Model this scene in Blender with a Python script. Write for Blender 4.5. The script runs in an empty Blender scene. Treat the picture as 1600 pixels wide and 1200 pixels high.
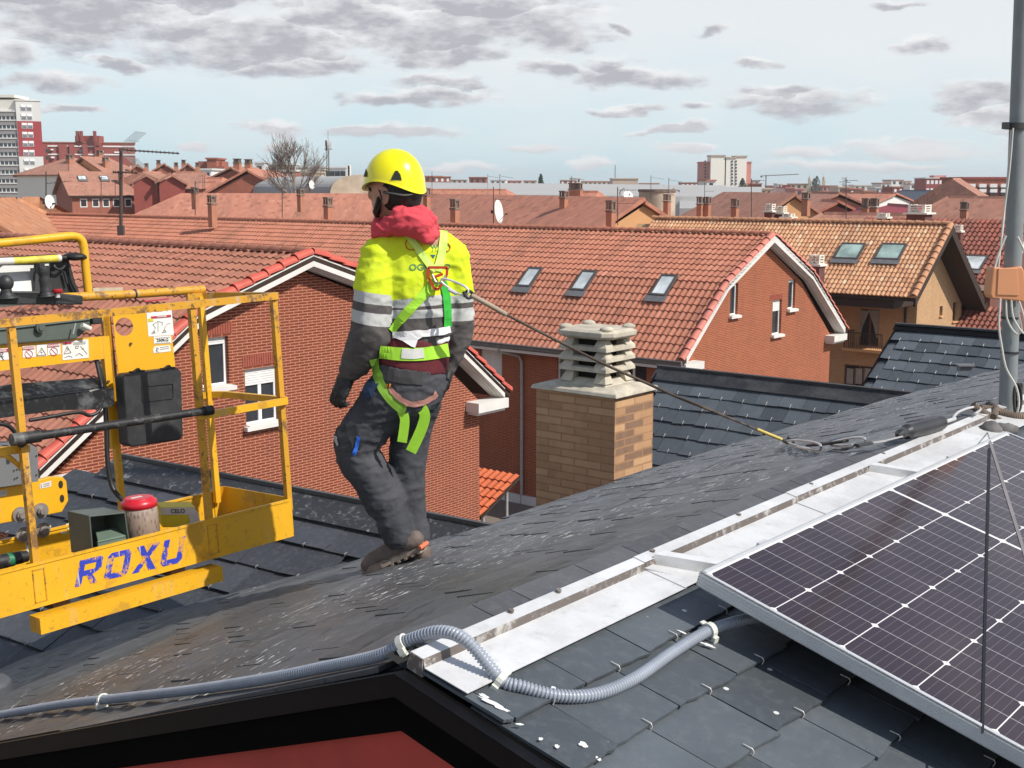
import bpy, bmesh, math, random
import numpy as np
from mathutils import Vector, Matrix
from mathutils.bvhtree import BVHTree
R = math.radians
random.seed(7)
SC = bpy.context.scene
COL = SC.collection

# ------------------------------------------------------------------ camera, sky, sun, exposure
FPX = 1950.0
PITCH = math.atan2(312, FPX)
cd = bpy.data.cameras.new('camera'); cam = bpy.data.objects.new('camera', cd); COL.objects.link(cam)
cam.location = (0, 0, 0); cam.rotation_euler = (math.pi/2-PITCH, 0, 0)
cd.sensor_width = 36; cd.lens = FPX/1600*36; cd.clip_start = .05; cd.clip_end = 9000
SC.camera = cam
SUN_AZ, SUN_EL = 117.0, 45.0
sd = bpy.data.lights.new('sun', 'SUN'); sun = bpy.data.objects.new('sun', sd); COL.objects.link(sun)
sd.energy = 4.5; sd.angle = R(.6); sd.color = (1, .95, .87)
sv = Vector((math.sin(R(SUN_AZ))*math.cos(R(SUN_EL)), math.cos(R(SUN_AZ))*math.cos(R(SUN_EL)), math.sin(R(SUN_EL))))
sun.rotation_euler = sv.to_track_quat('Z', 'Y').to_euler()
sun.location = sv*50
SC.view_settings.view_transform = 'Standard'; SC.view_settings.look = 'None'
SC.view_settings.exposure = 0.14; SC.view_settings.gamma = 1
W = bpy.data.worlds.new('World'); SC.world = W; W.use_nodes = True

def make_sky():
    nt = W.node_tree; N = nt.nodes; L = nt.links
    bg = N['Background']; bg.inputs['Strength'].default_value = .12
    def m(op, a, b=None, c=None, clamp=False):
        n = N.new('ShaderNodeMath'); n.operation = op; n.use_clamp = clamp
        for i, v in enumerate((a, b, c)):
            if v is None: continue
            if isinstance(v, (int, float)): n.inputs[i].default_value = v
            else: L.new(v, n.inputs[i])
        return n.outputs[0]
    def mixc(f, a, b):
        n = N.new('ShaderNodeMix'); n.data_type = 'RGBA'
        if isinstance(f, (int, float)): n.inputs[0].default_value = f
        else: L.new(f, n.inputs[0])
        for s, v in ((6, a), (7, b)):
            if isinstance(v, tuple): n.inputs[s].default_value = (*v, 1)
            else: L.new(v, n.inputs[s])
        return n.outputs[2]
    sky = N.new('ShaderNodeTexSky'); sky.sky_type = 'NISHITA'; sky.sun_disc = False
    sky.sun_elevation = R(SUN_EL); sky.sun_rotation = R(SUN_AZ); sky.altitude = 800; sky.dust_density = 1.5; sky.air_density = 1.0
    tc = N.new('ShaderNodeTexCoord'); sp = N.new('ShaderNodeSeparateXYZ'); L.new(tc.outputs['Generated'], sp.inputs[0])
    x, y, z = sp.outputs
    az = m('MULTIPLY', m('ARCTAN2', x, y), 180/math.pi)
    hor = m('SQRT', m('ADD', m('MULTIPLY', x, x), m('MULTIPLY', y, y)))
    el = m('MULTIPLY', m('ARCTAN2', z, hor), 180/math.pi)
    wv = N.new('ShaderNodeCombineXYZ'); L.new(az, wv.inputs[0]); L.new(m('MULTIPLY', el, 2.2), wv.inputs[1])
    wn = N.new('ShaderNodeTexNoise'); wn.inputs['Scale'].default_value = .35; wn.inputs['Detail'].default_value = 5; L.new(wv.outputs[0], wn.inputs[0]); ws = N.new('ShaderNodeSeparateColor'); L.new(wn.outputs['Color'], ws.inputs[0])
    azw = m('ADD', az, m('MULTIPLY', m('SUBTRACT', ws.outputs[0], .5), 5.0)); elw = m('ADD', el, m('MULTIPLY', m('SUBTRACT', ws.outputs[1], .5), 1.5))
    cb = N.new('ShaderNodeCombineXYZ'); L.new(az, cb.inputs[0]); L.new(m('MULTIPLY', el, 2.6), cb.inputs[1])
    def noise(scale, det, rough, off):
        mp = N.new('ShaderNodeMapping'); mp.inputs['Location'].default_value = (off, off*.7, 0); L.new(cb.outputs[0], mp.inputs[0])
        n = N.new('ShaderNodeTexNoise'); n.inputs['Scale'].default_value = scale; n.inputs['Detail'].default_value = det
        n.inputs['Roughness'].default_value = rough; L.new(mp.outputs[0], n.inputs[0]); return n.outputs['Fac']
    n1 = noise(.42, 6, .56, 3.1); n2 = noise(1.3, 5, .55, 9.7); n3 = noise(.16, 3, .5, 21.0)
    pix = lambda u, v: (math.degrees(math.atan((u-800)/1975)), math.degrees(math.atan((288-v)/1975)))
    # cumulus banks: where each bank stands in the sky, its half width and half height in degrees
    blobs = [(150, 45, 230, 62), (390, 75, 230, 48), (560, 40, 170, 42), (660, 55, 200, 52), (850, 50, 120, 42), (480, 108, 130, 22), (740, 18, 220, 28),
             (15, 100, 60, 24), (90, 140, 95, 22), (680, 150, 110, 20), (690, 128, 70, 16), (590, 152, 80, 16), (980, 122, 125, 22), (850, 112, 70, 18), (955, 105, 50, 16), (1240, 165, 135, 24), (1225, 150, 60, 14), (1430, 88, 50, 20), (1103, 58, 26, 12),
             (1190, 108, 30, 10), (1530, 165, 80, 32), (1560, 190, 90, 26), (1060, 204, 75, 10), (1085, 171, 38, 9), (300, 62, 120, 40), (610, 207, 130, 16), (430, 203, 60, 17), (420, 228, 26, 10),
             (200, 112, 45, 10), (110, 180, 60, 8), (1420, 235, 140, 18), (1245, 242, 60, 13), (840, 235, 62, 11), (920, 258, 32, 11), (305, 230, 40, 8), (960, 50, 22, 10), (980, 172, 60, 9),
             (320, 12, 260, 24), (60, 20, 150, 40), (1390, 28, 25, 8), (700, 90, 110, 22), (1075, 236, 60, 11), (1330, 262, 160, 10), (720, 262, 80, 8), (1590, 225, 60, 20)]
    acc = None; low = None
    for (u, v, ru, rv) in blobs:
        a0, e0 = pix(u, v); ra, re = ru/1975*57.3, rv/1975*57.3
        dx = m('MULTIPLY', m('SUBTRACT', azw, a0), 1/ra); dy = m('MULTIPLY', m('SUBTRACT', elw, e0), 1/re)
        d = m('SUBTRACT', 1.0, m('SQRT', m('ADD', m('MULTIPLY', dx, dx), m('MULTIPLY', dy, dy))))
        t = m('ADD', m('MULTIPLY', dy, .5), .5)          # 0 at the flat base, 1 at the top of the bank
        if acc is None: acc, low = d, t
        else:
            g = m('GREATER_THAN', d, acc)
            low = m('ADD', m('MULTIPLY', g, t), m('MULTIPLY', m('SUBTRACT', 1.0, g), low)); acc = m('SMOOTH_MAX', acc, d, .15)
    # general cloud field for the rest of the sky
    fld = m('MULTIPLY', m('SUBTRACT', n3, .55), 3.0); out = m('MULTIPLY', m('SUBTRACT', m('ABSOLUTE', az), 27.0), .2, clamp=True)
    up = m('MULTIPLY', m('SUBTRACT', el, 11.0), .3, clamp=True)
    acc = m('MAXIMUM', acc, m('SUBTRACT', fld, m('SUBTRACT', 1.0, m('MAXIMUM', out, up))))
    dens = m('ADD', m('MULTIPLY', acc, 2.3), m('ADD', m('MULTIPLY', m('SUBTRACT', n1, .5), 2.8), m('MULTIPLY', m('SUBTRACT', n2, .5), 1.3)))
    mask = N.new('ShaderNodeMapRange'); mask.interpolation_type = 'SMOOTHSTEP'
    L.new(dens, mask.inputs[0]); mask.inputs[1].default_value = -.1; mask.inputs[2].default_value = 1.25
    body = N.new('ShaderNodeMapRange'); L.new(dens, body.inputs[0]); body.inputs[1].default_value = .1; body.inputs[2].default_value = 2.6
    S = 1/.12
    # sunlit crowns and rims against shaded bases; puffs inside a bank from the finer noise
    n4 = noise(.9, 7, .6, 33.0); n5 = noise(.33, 4, .55, 5.5)
    rim = m('SUBTRACT', 1.0, body.outputs[0], clamp=True)
    lit = m('ADD', m('ADD', m('MULTIPLY', m('SUBTRACT', low, .5), 1.1), m('MULTIPLY', m('SUBTRACT', n4, .5), 1.6)), m('ADD', m('MULTIPLY', m('SUBTRACT', n5, .5), 2.2), m('SUBTRACT', m('MULTIPLY', rim, .75), .05)), clamp=True)
    farw = m('SUBTRACT', 1.0, m('MULTIPLY', m('SUBTRACT', el, 1.2), .45, clamp=True), clamp=True)   # small distant clouds are bright
    lit = m('MAXIMUM', lit, m('MULTIPLY', farw, m('ADD', .35, low, clamp=True)))
    cc = mixc(lit, tuple(S*c for c in (.42, .42, .465)), tuple(S*c for c in (.84, .84, .85)))
    # thin high haze whitens the clear sky, most towards the right and higher up
    wht = m('ADD', m('MULTIPLY', el, .15), m('ADD', m('MULTIPLY', az, .006), m('MULTIPLY', m('SUBTRACT', n3, .5), 1.1)), clamp=True)
    base = mixc(wht, tuple(S*c for c in (.58, .765, .845)), tuple(S*c for c in (.80, .825, .84)))
    skyc = mixc(.86, sky.outputs[0], base)
    up2 = m('MULTIPLY', m('SUBTRACT', el, 12.0), .06, clamp=True)      # overhead the sky is clearer and bluer
    skyc = mixc(m('MULTIPLY', up2, .95), skyc, sky.outputs[0])
    L.new(mixc(m('MULTIPLY', mask.outputs[0], .92), skyc, cc), bg.inputs['Color'])
make_sky()

# ------------------------------------------------------------------ frames
cp, spn = math.cos(PITCH), math.sin(PITCH)
AZ = R(39.216)
rV = Vector((math.sin(AZ), math.cos(AZ), 0)); mV = Vector((math.cos(AZ), -math.sin(AZ), 0)); Z = Vector((0, 0, 1))
def ray(u, v):
    x = (u-800)/FPX; y = (600-v)/FPX
    return Vector((x, cp+y*spn, -spn+y*cp))
def at(u, v, Y):
    d = ray(u, v); return d*(Y/d.y)
def pl(u, v, p0, n):
    d = ray(u, v); return d*((p0.dot(n))/(d.dot(n)))
def on_a(u, v, a): return pl(u, v, mV*a, mV)
def on_b(u, v, b): return pl(u, v, rV*b, rV)
def on_z(u, v, z): return pl(u, v, Z*z, Z)
def g(a, b, z): return mV*a+rV*b+Z*z
def ab(P): return (P.dot(mV), P.dot(rV), P.z)
GROUND = -11.5
GRID = Matrix.Rotation(-AZ, 4, 'Z')

# ------------------------------------------------------------------ mesh builder
class MB:
    def __init__(s): s.v = []; s.f = []; s.uv = {}; s.sm = set(); s.mi = {}
    def add(s, vs, fs, uvs=None, smooth=False, mi=0):
        o = len(s.v); s.v += [Vector(p) for p in vs]
        for i, f in enumerate(fs):
            s.f.append([k+o for k in f])
            j = len(s.f)-1
            if uvs: s.uv[j] = uvs[i]
            if smooth: s.sm.add(j)
            if mi: s.mi[j] = mi
        return s
    def quad(s, a, b, c, d, uv=None, mi=0): return s.add([a, b, c, d], [[0, 1, 2, 3]], [uv] if uv else None, mi=mi)
    def poly(s, pts, mi=0): return s.add(pts, [list(range(len(pts)))], mi=mi)
    def box(s, o, x, y, z, mi=0):           # corner o and three edge vectors
        o, x, y, z = map(Vector, (o, x, y, z))
        if x.cross(y).dot(z) < 0: x, y = y, x
        v = [o, o+x, o+x+y, o+y]; v += [p+z for p in v]
        return s.add(v, [[3, 2, 1, 0], [4, 5, 6, 7], [0, 1, 5, 4], [1, 2, 6, 5], [2, 3, 7, 6], [3, 0, 4, 7]], mi=mi)
    def cbox(s, c, x, y, z, mi=0):          # centre and three full edge vectors
        x, y, z = map(Vector, (x, y, z)); return s.box(Vector(c)-(x+y+z)/2, x, y, z, mi)
    def prism(s, poly, ext, mi=0):
        ext = Vector(ext); poly = [Vector(p) for p in poly]; n = len(poly)
        nn = Vector((0, 0, 0))
        for i in range(n): nn += poly[i].cross(poly[(i+1) % n])
        if nn.dot(ext) > 0: poly = poly[::-1]
        v = poly+[p+ext for p in poly]
        f = [list(range(n)), list(range(2*n-1, n-1, -1))]+[[(i+1) % n, i, n+i, n+(i+1) % n] for i in range(n)]
        return s.add(v, f, mi=mi)
    def tube(s, pts, r, n=8, caps=True, smooth=True, mi=0, sub=0, flat=1.0, up=None):
        pts = [Vector(p) for p in pts]
        if sub: pts = spline(pts, sub)
        rr = r if isinstance(r, (list, tuple)) else [r]*len(pts)
        if len(rr) != len(pts): rr = [rr[min(len(rr)-1, int(i/(len(pts)-1)*(len(rr)-1)+.5))] for i in range(len(pts))]
        t0 = (pts[1]-pts[0]).normalized(); a = (Vector(up) if up else (Z if abs(t0.z) < .9 else Vector((1, 0, 0)))).cross(t0).normalized()
        vs = []
        for i, p in enumerate(pts):
            t = (pts[min(i+1, len(pts)-1)]-pts[max(i-1, 0)]).normalized()
            a = (a-t*a.dot(t)).normalized(); b = t.cross(a)
            vs += [p+(a*math.cos(k*2*math.pi/n)+b*math.sin(k*2*math.pi/n)*flat)*rr[i] for k in range(n)]
        fs = [[i*n+k, i*n+(k+1) % n, (i+1)*n+(k+1) % n, (i+1)*n+k] for i in range(len(pts)-1) for k in range(n)]
        o = len(s.f); s.add(vs, fs, smooth=smooth, mi=mi)
        if caps: s.add(vs[:n][::-1], [list(range(n))], mi=mi); s.add(vs[-n:], [list(range(n))], mi=mi)
        return s
    def bar(s, a, b, w, h, up=Z, mi=0):     # square bar
        a, b = Vector(a), Vector(b); t = (b-a); x = t.normalized().cross(Vector(up)).normalized(); y = x.cross(t.normalized())
        return s.box(a-x*w/2-y*h/2, x*w, y*h, t, mi)
    def ball(s, c, rx, ry=None, rz=None, n=12, m=8, M=None, mi=0):
        ry = ry or rx; rz = rz or rx; c = Vector(c); vs = []
        for j in range(m+1):
            th = math.pi*j/m
            for i in range(n):
                ph = 2*math.pi*i/n; p = Vector((rx*math.sin(th)*math.cos(ph), ry*math.sin(th)*math.sin(ph), rz*math.cos(th)))
                vs.append(c+(M @ p if M else p))
        fs = [[j*n+i, (j+1)*n+i, (j+1)*n+(i+1) % n, j*n+(i+1) % n] for j in range(m) for i in range(n)]
        return s.add(vs, fs, smooth=True, mi=mi)
    def build(s, name, mat, parent=None, M=None, bevel=0):
        """parent: its world matrix is baked out of the vertices; M: own world matrix for a top-level mesh"""
        base = M if M is not None else (WM[parent.name] if parent else Matrix.Identity(4))
        inv = base.inverted()
        me = bpy.data.meshes.new(name); me.from_pydata([inv @ p for p in s.v], [], s.f)
        for mm in (mat if isinstance(mat, list) else [mat]): me.materials.append(mm)
        if s.uv:
            ul = me.uv_layers.new(name='UVMap')
            for p in me.polygons:
                u = s.uv.get(p.index)
                if u:
                    for k, li in enumerate(p.loop_indices): ul.data[li].uv = u[k]
        for j in s.sm: me.polygons[j].use_smooth = True
        for j, k in s.mi.items(): me.polygons[j].material_index = k
        me.update()
        o = bpy.data.objects.new(name, me); COL.objects.link(o)
        WM[o.name] = base.copy()
        if parent: o.parent = parent
        else: o.matrix_basis = base
        if bevel:
            b = o.modifiers.new('bevel', 'BEVEL'); b.width = bevel; b.segments = 2; b.limit_method = 'ANGLE'
        return o
WM = {}
def spline(pts, sub):
    out = []; n = len(pts)
    for i in range(n-1):
        p0, p1, p2, p3 = pts[max(i-1, 0)], pts[i], pts[i+1], pts[min(i+2, n-1)]
        for k in range(sub):
            t = k/sub
            out.append(.5*((2*p1)+(p2-p0)*t+(2*p0-5*p1+4*p2-p3)*t*t+(3*p1-p0-3*p2+p3)*t**3))
    return out+[pts[-1]]
def empty(name, M):
    o = bpy.data.objects.new(name, None); COL.objects.link(o); o.empty_display_size = .2
    o.matrix_basis = M; WM[o.name] = M.copy(); return o
def tag(o, label=None, cat=None, group=None, kind=None):
    if label: o['label'] = label
    if cat: o['category'] = cat
    if group: o['group'] = group
    if kind: o['kind'] = kind
    return o
def thing(name, label, cat, loc, rot=None, group=None):
    M = Matrix.Translation(loc) @ (rot or Matrix.Identity(4))
    return tag(empty(name, M), label, cat, group)
def struct(o): o['kind'] = 'structure'; return o

# ------------------------------------------------------------------ materials
MATS = {}
def lin(c): return tuple(((x/255)/12.92 if x/255 <= .04045 else ((x/255+.055)/1.055)**2.4) for x in c)
class NT:
    def __init__(s, name):
        s.m = bpy.data.materials.new(name); s.m.use_nodes = True; s.t = s.m.node_tree; s.N = s.t.nodes; s.L = s.t.links
        s.p = s.N['Principled BSDF']
    def n(s, t, **k):
        n = s.N.new(t)
        for a, v in k.items(): setattr(n, a, v)
        return n
    def set(s, n, i, v):
        if hasattr(v, 'is_linked') or hasattr(v, 'links'): s.L.new(v, n.inputs[i])
        elif isinstance(v, tuple) and len(v) == 3 and n.inputs[i].type == 'RGBA': n.inputs[i].default_value = (*v, 1)
        else: n.inputs[i].default_value = v
    def math(s, op, a, b=None, c=None, clamp=False):
        n = s.n('ShaderNodeMath', operation=op, use_clamp=clamp)
        for i, v in enumerate((a, b, c)):
            if v is not None: s.set(n, i, v)
        return n.outputs[0]
    def mix(s, f, a, b, mode='MIX'):
        n = s.n('ShaderNodeMix', data_type='RGBA', blend_type=mode); s.set(n, 0, f); s.set(n, 6, a); s.set(n, 7, b); return n.outputs[2]
    def coord(s, kind='Object', scale=(1, 1, 1), rot=(0, 0, 0)):
        tc = s.n('ShaderNodeTexCoord'); mp = s.n('ShaderNodeMapping'); s.L.new(tc.outputs[kind], mp.inputs[0]); mp.inputs['Scale'].default_value = scale
        mp.inputs['Rotation'].default_value = rot
        return mp.outputs[0]
    def noise(s, scale, det=4, rough=.55, vec=None):
        n = s.n('ShaderNodeTexNoise'); n.inputs['Scale'].default_value = scale; n.inputs['Detail'].default_value = det; n.inputs['Roughness'].default_value = rough
        s.L.new(vec if vec is not None else s.coord(), n.inputs[0]); return n.outputs['Fac']
    def ramp(s, f, lo, hi, a=0., b=1.):
        n = s.n('ShaderNodeMapRange'); s.set(n, 0, f)
        for i, v in ((1, lo), (2, hi), (3, a), (4, b)): n.inputs[i].default_value = v
        return n.outputs[0]
    def bump(s, h, strength=.3, dist=.01):
        n = s.n('ShaderNodeBump'); s.set(n, 'Height', h); n.inputs['Strength'].default_value = strength; n.inputs['Distance'].default_value = dist
        s.L.new(n.outputs[0], s.p.inputs['Normal']); return n
    def out(s, base, rough=.6, metal=0., spec=.5):
        s.set(s.p, 'Base Color', base); s.set(s.p, 'Roughness', rough); s.set(s.p, 'Metallic', metal); s.p.inputs['Specular IOR Level'].default_value = spec
        MATS[s.m.name] = s.m; return s.m
def plain(name, col, rough=.6, metal=0., var=.15, scale=6, bump=0., spec=.5):
    """a paint or stuff with a little blotchiness of its own"""
    t = NT(name); nz = t.noise(scale, 5)
    c = t.mix(t.ramp(nz, .3, .7), tuple(x*(1-var) for x in col), tuple(min(1, x*(1+var)) for x in col))
    if bump: t.bump(t.noise(scale*8, 4), bump, .003)
    return t.out(c, rough, metal, spec)
def wall_uv(t):
    """horizontal distance along a wall, and height, in the object's own axes"""
    tc = t.n('ShaderNodeTexCoord'); sx = t.n('ShaderNodeSeparateXYZ'); sn = t.n('ShaderNodeSeparateXYZ')
    t.L.new(tc.outputs['Object'], sx.inputs[0]); t.L.new(tc.outputs['Normal'], sn.inputs[0])
    f = t.math('GREATER_THAN', t.math('ABSOLUTE', sn.outputs[0]), .5)
    u = t.math('ADD', t.math('MULTIPLY', f, sx.outputs[1]), t.math('MULTIPLY', t.math('SUBTRACT', 1.0, f), sx.outputs[0]))
    cb = t.n('ShaderNodeCombineXYZ'); t.L.new(u, cb.inputs[0]); t.L.new(sx.outputs[2], cb.inputs[1]); return cb.outputs[0]
def brick(name, c1, c2, mortar, bw=.25, rh=.06, ms=.009, var=.25, offset=.5, bias=0., bump=.35, stain=.12, smooth=.1, burnt=False):
    t = NT(name); v = wall_uv(t); b = t.n('ShaderNodeTexBrick'); t.L.new(v, b.inputs[0])
    t.set(b, 'Color1', c1); t.set(b, 'Color2', c2); t.set(b, 'Mortar', mortar)
    b.inputs['Scale'].default_value = 1; b.inputs['Brick Width'].default_value = bw; b.inputs['Row Height'].default_value = rh
    b.inputs['Mortar Size'].default_value = ms; b.inputs['Mortar Smooth'].default_value = smooth; b.inputs['Bias'].default_value = bias; b.offset = offset
    nz = t.noise(.8, 5, .6, v); c = t.mix(t.ramp(nz, .35, .7, 0, stain), b.outputs[0], (.05, .04, .035))
    sm_ = t.n('ShaderNodeMapping'); t.L.new(v, sm_.inputs[0]); sm_.inputs['Scale'].default_value = (3.2, .22, 1); n3 = t.noise(1, 5, .65, sm_.outputs[0]); c = t.mix(t.ramp(n3, .48, .75, 0, stain*2), c, (.10, .07, .055))
    n2 = t.noise(9, 3, .6, v); c = t.mix(t.ramp(n2, .3, .7, 0, .15), c, tuple(min(1, x*1.6) for x in c1))
    if burnt:       # single over-fired bricks on the side facing +x
        sv_ = t.n('ShaderNodeSeparateXYZ'); t.L.new(v, sv_.inputs[0]); row = t.math('FLOOR', t.math('DIVIDE', sv_.outputs[1], rh)); par_ = t.math('MODULO', row, 2)
        col = t.math('FLOOR', t.math('DIVIDE', t.math('ADD', sv_.outputs[0], t.math('MULTIPLY', t.math('SUBTRACT', 1.0, par_), bw*.5)), bw))
        cb_ = t.n('ShaderNodeCombineXYZ'); t.L.new(col, cb_.inputs[0]); t.L.new(row, cb_.inputs[1]); wn = t.n('ShaderNodeTexWhiteNoise'); wn.noise_dimensions = '2D'; t.L.new(cb_.outputs[0], wn.inputs[0])
        tc2 = t.n('ShaderNodeTexCoord'); sn2 = t.n('ShaderNodeSeparateXYZ'); t.L.new(tc2.outputs['Normal'], sn2.inputs[0])
        k_ = t.math('MULTIPLY', t.math('GREATER_THAN', sn2.outputs[0], .5), t.math('MULTIPLY', t.math('GREATER_THAN', wn.outputs['Value'], .66), t.math('SUBTRACT', 1.0, b.outputs['Fac'])))
        c = t.mix(t.math('MULTIPLY', k_, .8), c, t.mix(t.noise(14, 3), (.10, .06, .05), (.26, .16, .11)))
    t.bump(t.math('SUBTRACT', 1.0, b.outputs['Fac']), bump, .006)
    return t.out(c, .85, 0, .25)
def tile_mat(name, c1, c2, c3, moss=.1, far=False, rough=.75):
    """clay tiles: UV counts tiles (u across, v along courses) so each tile keeps a colour of its own"""
    t = NT(name); tc = t.n('ShaderNodeTexCoord'); uv = t.n('ShaderNodeVectorMath', operation='FLOOR'); t.L.new(tc.outputs['UV'], uv.inputs[0])
    wn = t.n('ShaderNodeTexWhiteNoise'); wn.noise_dimensions = '2D'; t.L.new(uv.outputs[0], wn.inputs[0])
    c = t.mix(wn.outputs['Value'], c1, c2)
    c = t.mix(t.ramp(wn.outputs['Color'], .72, .95), c, c3)
    w2 = t.n('ShaderNodeTexWhiteNoise'); w2.noise_dimensions = '2D'; of_ = t.n('ShaderNodeVectorMath', operation='ADD'); t.L.new(uv.outputs[0], of_.inputs[0]); of_.inputs[1].default_value = (71.3, 19.7, 0); t.L.new(of_.outputs[0], w2.inputs[0])
    c = t.mix(t.ramp(w2.outputs['Value'], .93, .97, 0, .45), c, tuple(x*.45 for x in c2))
    st_ = t.noise(1.0, 5, .65, t.coord('UV', (.22, .05, 1))); c = t.mix(t.ramp(st_, .50, .72, 0, .42), c, (.14, .085, .06))
    nz = t.noise(.45, 6, .65); c = t.mix(t.ramp(nz, .45, .75, 0, moss), c, (.10, .075, .055))
    n2 = t.noise(14, 4, .6); c = t.mix(t.ramp(n2, .35, .7, 0, .22), c, (.09, .045, .03))
    if far:
        sp = t.n('ShaderNodeSeparateXYZ'); t.L.new(tc.outputs['UV'], sp.inputs[0])
        w = t.math('ABSOLUTE', t.math('SINE', t.math('MULTIPLY', sp.outputs[0], math.pi)))
        st = t.math('FRACT', sp.outputs[1])
        h = t.math('ADD', t.math('MULTIPLY', w, .8), t.math('MULTIPLY', t.math('SUBTRACT', 1.0, st), .9)); t.bump(h, .12, .03)
    else: t.bump(t.noise(40, 3), .15, .004)
    return t.out(c, rough, 0, .3)
# ------------------------------------------------------------------ materials of the place
def slate_mat(name, base, streaks=0., drops=0., rough=.5, brown=.0):
    t = NT(name); gi = t.n('ShaderNodeNewGeometry'); rnd = gi.outputs['Random Per Island']
    c = t.mix(rnd, tuple(x*.72 for x in base), tuple(x*1.3 for x in base))
    nz = t.noise(5, 6, .65); c = t.mix(t.ramp(nz, .35, .7, 0, .35), c, tuple(x*.55 for x in base))
    n2 = t.noise(38, 5, .6); c = t.mix(t.ramp(n2, .5, .8, 0, .3), c, (.19, .20, .20))
    if brown:
        tc_ = t.n('ShaderNodeTexCoord'); sp_ = t.n('ShaderNodeSeparateXYZ'); t.L.new(tc_.outputs['Object'], sp_.inputs[0]); n3 = t.noise(1.6, 6, .65)
        k3 = t.math('MULTIPLY', t.ramp(n3, .38, .60), t.ramp(sp_.outputs[1], .5, 1.9, 1, 0), clamp=True); c = t.mix(t.math('MULTIPLY', k3, brown), c, (.115, .082, .060)); c = t.mix(t.ramp(sp_.outputs[1], .2, 2.6, .42, 0), c, (.03, .028, .027))
    if streaks:
        v = t.coord(scale=(60, 9, 60)); s = t.noise(1.6, 2, .5, v); m_ = t.noise(1.0, 3, .6)
        k = t.math('MULTIPLY', t.ramp(s, .662, .671), t.ramp(m_, .46, .55), clamp=True)
        c = t.mix(t.math('MULTIPLY', k, streaks), c, (.80, .79, .75))
        s2 = t.noise(1.2, 2, .5, t.coord(scale=(40, 5, 40))); c = t.mix(t.ramp(s2, .63, .69, 0, .75), c, (.012, .012, .013))
    if drops:
        vo = t.n('ShaderNodeTexVoronoi'); vo.inputs['Scale'].default_value = 9; t.L.new(t.coord(), vo.inputs[0])
        k = t.math('LESS_THAN', vo.outputs['Distance'], .055); k2 = t.ramp(t.noise(2.2, 2), .52, .56)
        c = t.mix(t.math('MULTIPLY', t.math('MULTIPLY', k, k2), drops), c, (.6, .6, .58))
    t.bump(t.noise(30, 6, .7), .35, .004)
    t.set(t.p, 'Roughness', t.ramp(t.noise(12, 4), .3, .7, rough-.1, rough+.15))
    m_ = t.out(c, 0, 0, .5); t.p.inputs['Roughness'].default_value = rough
    t.L.new(t.ramp(t.noise(12, 4), .3, .7, rough-.1, rough+.15), t.p.inputs['Roughness']); return m_
slate_near = slate_mat('slate_near', (.082, .095, .107), drops=1., rough=.42)
slate_far = slate_mat('slate_far', (.112, .117, .124), streaks=.9, rough=.5, brown=.34)
slate_trim = slate_mat('slate_trim', (.075, .077, .082), rough=.5)
slate_wing = slate_mat('slate_wing', (.052, .055, .063), rough=.45)
slate_right = slate_mat('slate_right', (.088, .100, .112), rough=.4)
under = plain('roofing_felt', (.012, .012, .013), .9)
def dirty_metal(name, base, dirt, amount, rough=.35, metal=.0, sc=(3, 3, 3), lo=.45, hi=.7):
    t = NT(name); nz = t.noise(1.5, 7, .7, t.coord(scale=sc)); c = t.mix(t.ramp(nz, lo, hi, 0, amount), base, dirt)
    n2 = t.noise(26, 4, .7); c = t.mix(t.ramp(n2, .55, .75, 0, amount*.7), c, dirt)
    t.bump(t.noise(6, 4), .15, .004); return t.out(c, rough, metal)
galv = dirty_metal('galvanised_flashing', (.69, .695, .70), (.38, .37, .36), .7, .42, .15, (2, 2, 6), .42, .72)
galv_dirt = dirty_metal('flashing_step_grime', (.12, .10, .09), (.60, .58, .55), .6, .6, 0, (9, 9, 9), .52, .62)
black_metal = dirty_metal('black_flashing', (.0045, .0045, .0055), (.04, .04, .045), .1, .5, 0, (5, 5, 5), .55, .75)
white_spots = dirty_metal('spotted_black_flashing', (.035, .036, .038), (.30, .30, .30), .8, .45, 0, (14, 14, 14), .58, .66)
red_paint = plain('red_wall_paint', (.36, .040, .030), .65, 0, .25, 3)
clip_m = plain('clip_steel', (.55, .53, .50), .4, .3)

# ------------------------------------------------------------------ our roof
RA, RB, RZ = -1.694, 1.68, -.9162
TN = R(16.3); nearD = mV*math.cos(TN)-Z*math.sin(TN); nearN = (mV*math.sin(TN)+Z*math.cos(TN))
def smst(x): x = min(max(x, 0), 1); return x*x*(3-2*x)
def fpitch(b): return R(21.9-2.6*smst((b-1.68)/2.0))
def farz(a, b): return RZ-math.tan(fpitch(b))*(RA-a)-.058*(1-smst((b-1.68)/.7))
def hit(u, v, lift=0):
    d = ray(u, v); k = 1.2
    while k < 15:
        X = d*k
        a_ = X.dot(mV)
        if X.z < (farz(a_, X.dot(rV)) if a_ < RA else RZ-math.tan(TN)*(a_-RA))+lift: return X
        k += .004
    return d*15
RN = g(RA, RB, RZ)
def near_s(s, t, h): return RN+rV*s+nearD*t+nearN*h
def near_hit(u, v, h=0): return pl(u, v, RN+nearN*h, nearN)
def far_s(s, t, h):
    a = RA-t*.935; b = RB+s; return g(a, b, farz(a, b)+h)
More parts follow.
